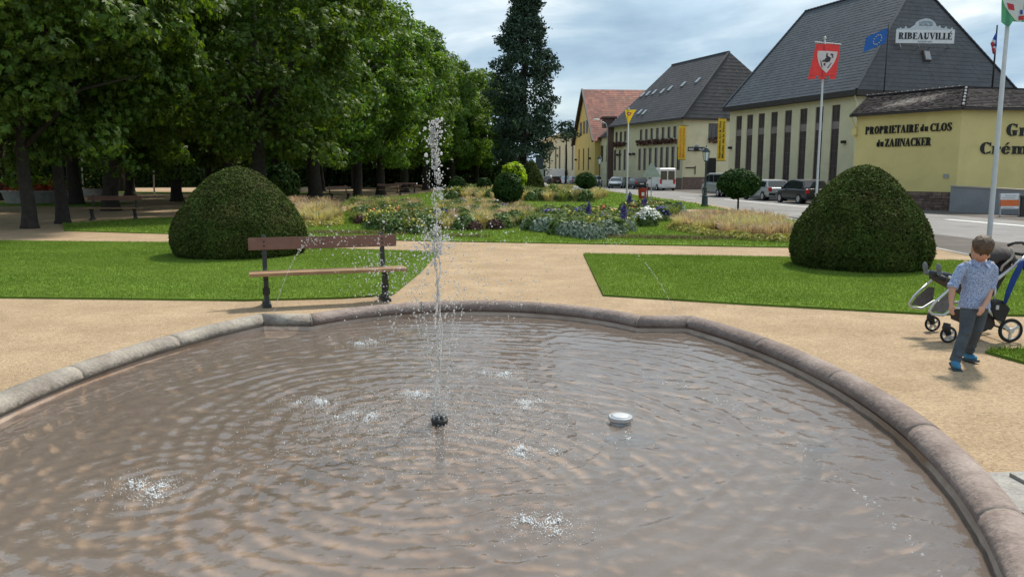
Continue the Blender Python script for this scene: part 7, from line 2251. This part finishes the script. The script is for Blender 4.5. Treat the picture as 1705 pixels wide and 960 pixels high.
# central jet: thin strands that break into drops, heavy head of water at the top
ztop = at(731, 196, NOZ.y).z
P, rad = [], []
for k in range(8):                       # strands near the nozzle
    a = 2 * PI * k / 8
    for i in range(80):
        t = ((i + RNG.uniform()) / 80) ** 1.5
        hh = 0.05 + t * 0.85
        rr_ = 0.03 + 0.15 * t ** 1.1
        P.append((NOZ.x + math.cos(a) * rr_ + RNG.normal() * 0.004, NOZ.y + math.sin(a) * rr_ + RNG.normal() * 0.004, WZ + hh)); rad.append(0.0034 * RNG.uniform(0.5, 1.3))
jet = thing('fountain_jet', 'tall central water jet breaking into bright drops', 'water jet', (NOZ.x, NOZ.y, WZ))
Pn = np.array(P) - np.array([NOZ.x, NOZ.y, WZ])
drops('strands', Pn, rad, parent=jet, stretch=2.2)
P, rad = [], []
def col(n, z0, z1, x0, sx, r0, r1):
    for i in range(n):
        z = RNG.uniform(z0, z1)
        P.append((x0 + RNG.normal() * sx + 0.012 * math.sin(z * 9), RNG.normal() * sx, z - WZ)); rad.append(RNG.uniform(r0, r1))
zz_ = lambda py: at(731, py, NOZ.y).z
col(110, zz_(250), zz_(198), 0.0, 0.019, 0.003, 0.009)
col(20, zz_(236), zz_(197), 0.0, 0.022, 0.005, 0.012)
col(260, zz_(420), zz_(205), 0.0, 0.05, 0.0015, 0.0045)
col(420, zz_(650), zz_(380), 0.0, 0.16, 0.0014, 0.004)
col(110, zz_(330), zz_(250), 0.01, 0.014, 0.003, 0.0095)
col(14, zz_(300), zz_(215), -0.035, 0.025, 0.004, 0.011)
col(45, zz_(440), zz_(330), 0.0, 0.016, 0.004, 0.011)
col(90, zz_(430), zz_(372), -0.03, 0.045, 0.003, 0.008)
col(110, zz_(420), zz_(392), 0.0, 0.075, 0.003, 0.008)
col(90, zz_(640), zz_(430), 0.0, 0.07, 0.003, 0.007)
drops('drop_column', P, rad, parent=jet, stretch=1.15)
P, rad = [], []
for i in range(190):      # fine continuous core from nozzle to tip
    t = (i + RNG.uniform()) / 190
    P.append((0.008 * math.sin(t * 21) + RNG.normal() * 0.011 * (0.3 + t), RNG.normal() * 0.011, 0.05 + t * (ztop - WZ - 0.1))); rad.append(0.0032 * RNG.uniform(0.5, 1.4))
drops('core_stream', P, rad, parent=jet, stretch=2.4)
for j in range(5):        # joined wavering threads of water
    b = MB(); z = 0.06
    while z < 0.62 * (ztop - WZ):
        ln_ = random.uniform(0.08, 0.3); pts = []
        for i in range(7):
            zz2 = z + ln_ * i / 6; tt_ = zz2 / 1.3
            pts.append((0.018 * math.cos(j * 1.26) * (1 - tt_ * .4) + 0.010 * math.sin(zz2 * 13 + j), 0.018 * math.sin(j * 1.26) + 0.008 * math.cos(zz2 * 11 + j * 2), zz2))
        b.tube(pts, [0.0006, 0.003, 0.0042, 0.0036, 0.0044, 0.003, 0.0006], 6)
        z += ln_ + random.uniform(0.01, 0.09)
    b.build('water_thread', M['water_drop'], jet, smooth=True)['kind'] = 'stuff'
# drops thrown out to the sides
P, rad = [], []
for i in range(560):
    px = RNG.normal(735, 75); py = RNG.normal(440, 60)
    if py > 600 or py < 330: continue
    v = at(px, py, NOZ.y + RNG.normal() * 0.3); P.append(v[:]); rad.append(RNG.uniform(0.002, 0.0062))
for i in range(260):
    px = RNG.normal(640, 38); py = RNG.normal(455, 38)
    v = at(px, py, NOZ.y + 0.4 + RNG.normal() * 0.3); P.append(v[:]); rad.append(RNG.uniform(0.002, 0.006))
for i in range(620):
    px = RNG.normal(735, 70); py = RNG.uniform(420, 700)
    if py > 700: continue
    v = at(px, py, NOZ.y + RNG.normal() * 0.4)
    if v.z < WZ: continue
    P.append(v[:]); rad.append(RNG.uniform(0.0012, 0.0035))
drops('spray', P, rad, 'loose spray of drops falling round the central jet', 'spray')
# arching streams from the corner spouts
def arch(a, b_, peak, n, r0, r1, t0, t1, spread0, spread1, label):
    P, rad = [], []
    for i in range(n):
        t = t0 + (t1 - t0) * RNG.uniform()
        p = a.lerp(b_, t); z = a.z + (b_.z - a.z) * t + 4 * peak * t * (1 - t)
        s = spread0 + (spread1 - spread0) * t
        P.append((p.x + RNG.normal() * s, p.y + RNG.normal() * s, z + RNG.normal() * s)); rad.append(RNG.uniform(r0, r1))
    return drops('arching_stream', P, rad, label, 'water jet')
tgt = Vector((NOZ.x, NOZ.y, WZ))
arch(spouts[0], tgt + Vector((-.1, .3, 0)), 1.02, 150, .0025, .0045, 0, .30, .002, .008, 'thin arching stream rising from the far left corner spout')
arch(spouts[0], tgt + Vector((-.1, .3, 0)), 1.0, 190, .003, .0075, .28, .95, .01, .10, 'broken drops of the far left stream falling before the bench')
arch(spouts[1], tgt + Vector((.1, .2, 0)), 0.98, 110, .002, .0042, 0, .22, .002, .006, 'thin arching stream rising from the far right corner spout')
arch(spouts[1], tgt + Vector((.1, .2, 0)), 0.98, 110, .002, .006, .22, .95, .01, .08, 'broken drops of the far right stream above the path')
arch(spouts[2], tgt + Vector((.3, -.2, 0)), 0.62, 110, .0025, .0055, .0, .55, .004, .03, 'drops of the stream from the near right corner over the rim')
# splashes where water lands
for k, (sx, sy, s) in enumerate(SPLASH[1:]):
    n_ = int(260 + 700 * s)
    nsub = 5
    cxy = RNG.normal(size=(nsub, 2)) * np.array([0.07, 0.055]) * (0.5 + s)
    pick = RNG.integers(0, nsub, n_)
    ang = RNG.uniform(0, 2 * PI, n_); rr_ = RNG.exponential(0.105 * (0.5 + s), n_)
    q = np.stack([sx + cxy[pick, 0] + rr_ * np.cos(ang), sy + cxy[pick, 1] + rr_ * np.sin(ang), WZ + 0.001 + np.abs(RNG.normal(size=n_)) * 0.016 * np.exp(-rr_ / 0.08)], 1)
    drops('splash', q, RNG.uniform(0.001, 0.0026, n_) + 0.0018 * np.exp(-rr_ / 0.06), ['foaming splash in the water at the lower left', 'foaming splash in the water at the bottom centre', 'small splash far left of the nozzle', 'small splash between the left splash and the nozzle', 'bright foam patch right beside the nozzle', 'small splash behind and right of the nozzle', 'small splash right of the nozzle', 'small splash in front right of the nozzle', 'faint splash near the far basin wall'][k], 'splash', m='foam')
# white specks standing in for glints on the choppy middle of the basin
n_ = 3600
q = np.stack([NOZ.x + RNG.normal(size=n_) * 0.5, NOZ.y + RNG.normal(size=n_) * 0.45, WZ + 0.002 + np.abs(RNG.normal(size=n_)) * 0.008], 1)
q = q[in_poly(q, [to_world(p) for sg_ in basin_outline(0.3, 0.2) for p in sg_])]
drops('ripple_sparkles', q, RNG.uniform(0.001, 0.0032, len(q)), 'small white specks standing for glints on the water round the nozzle', 'spray', m='foam')
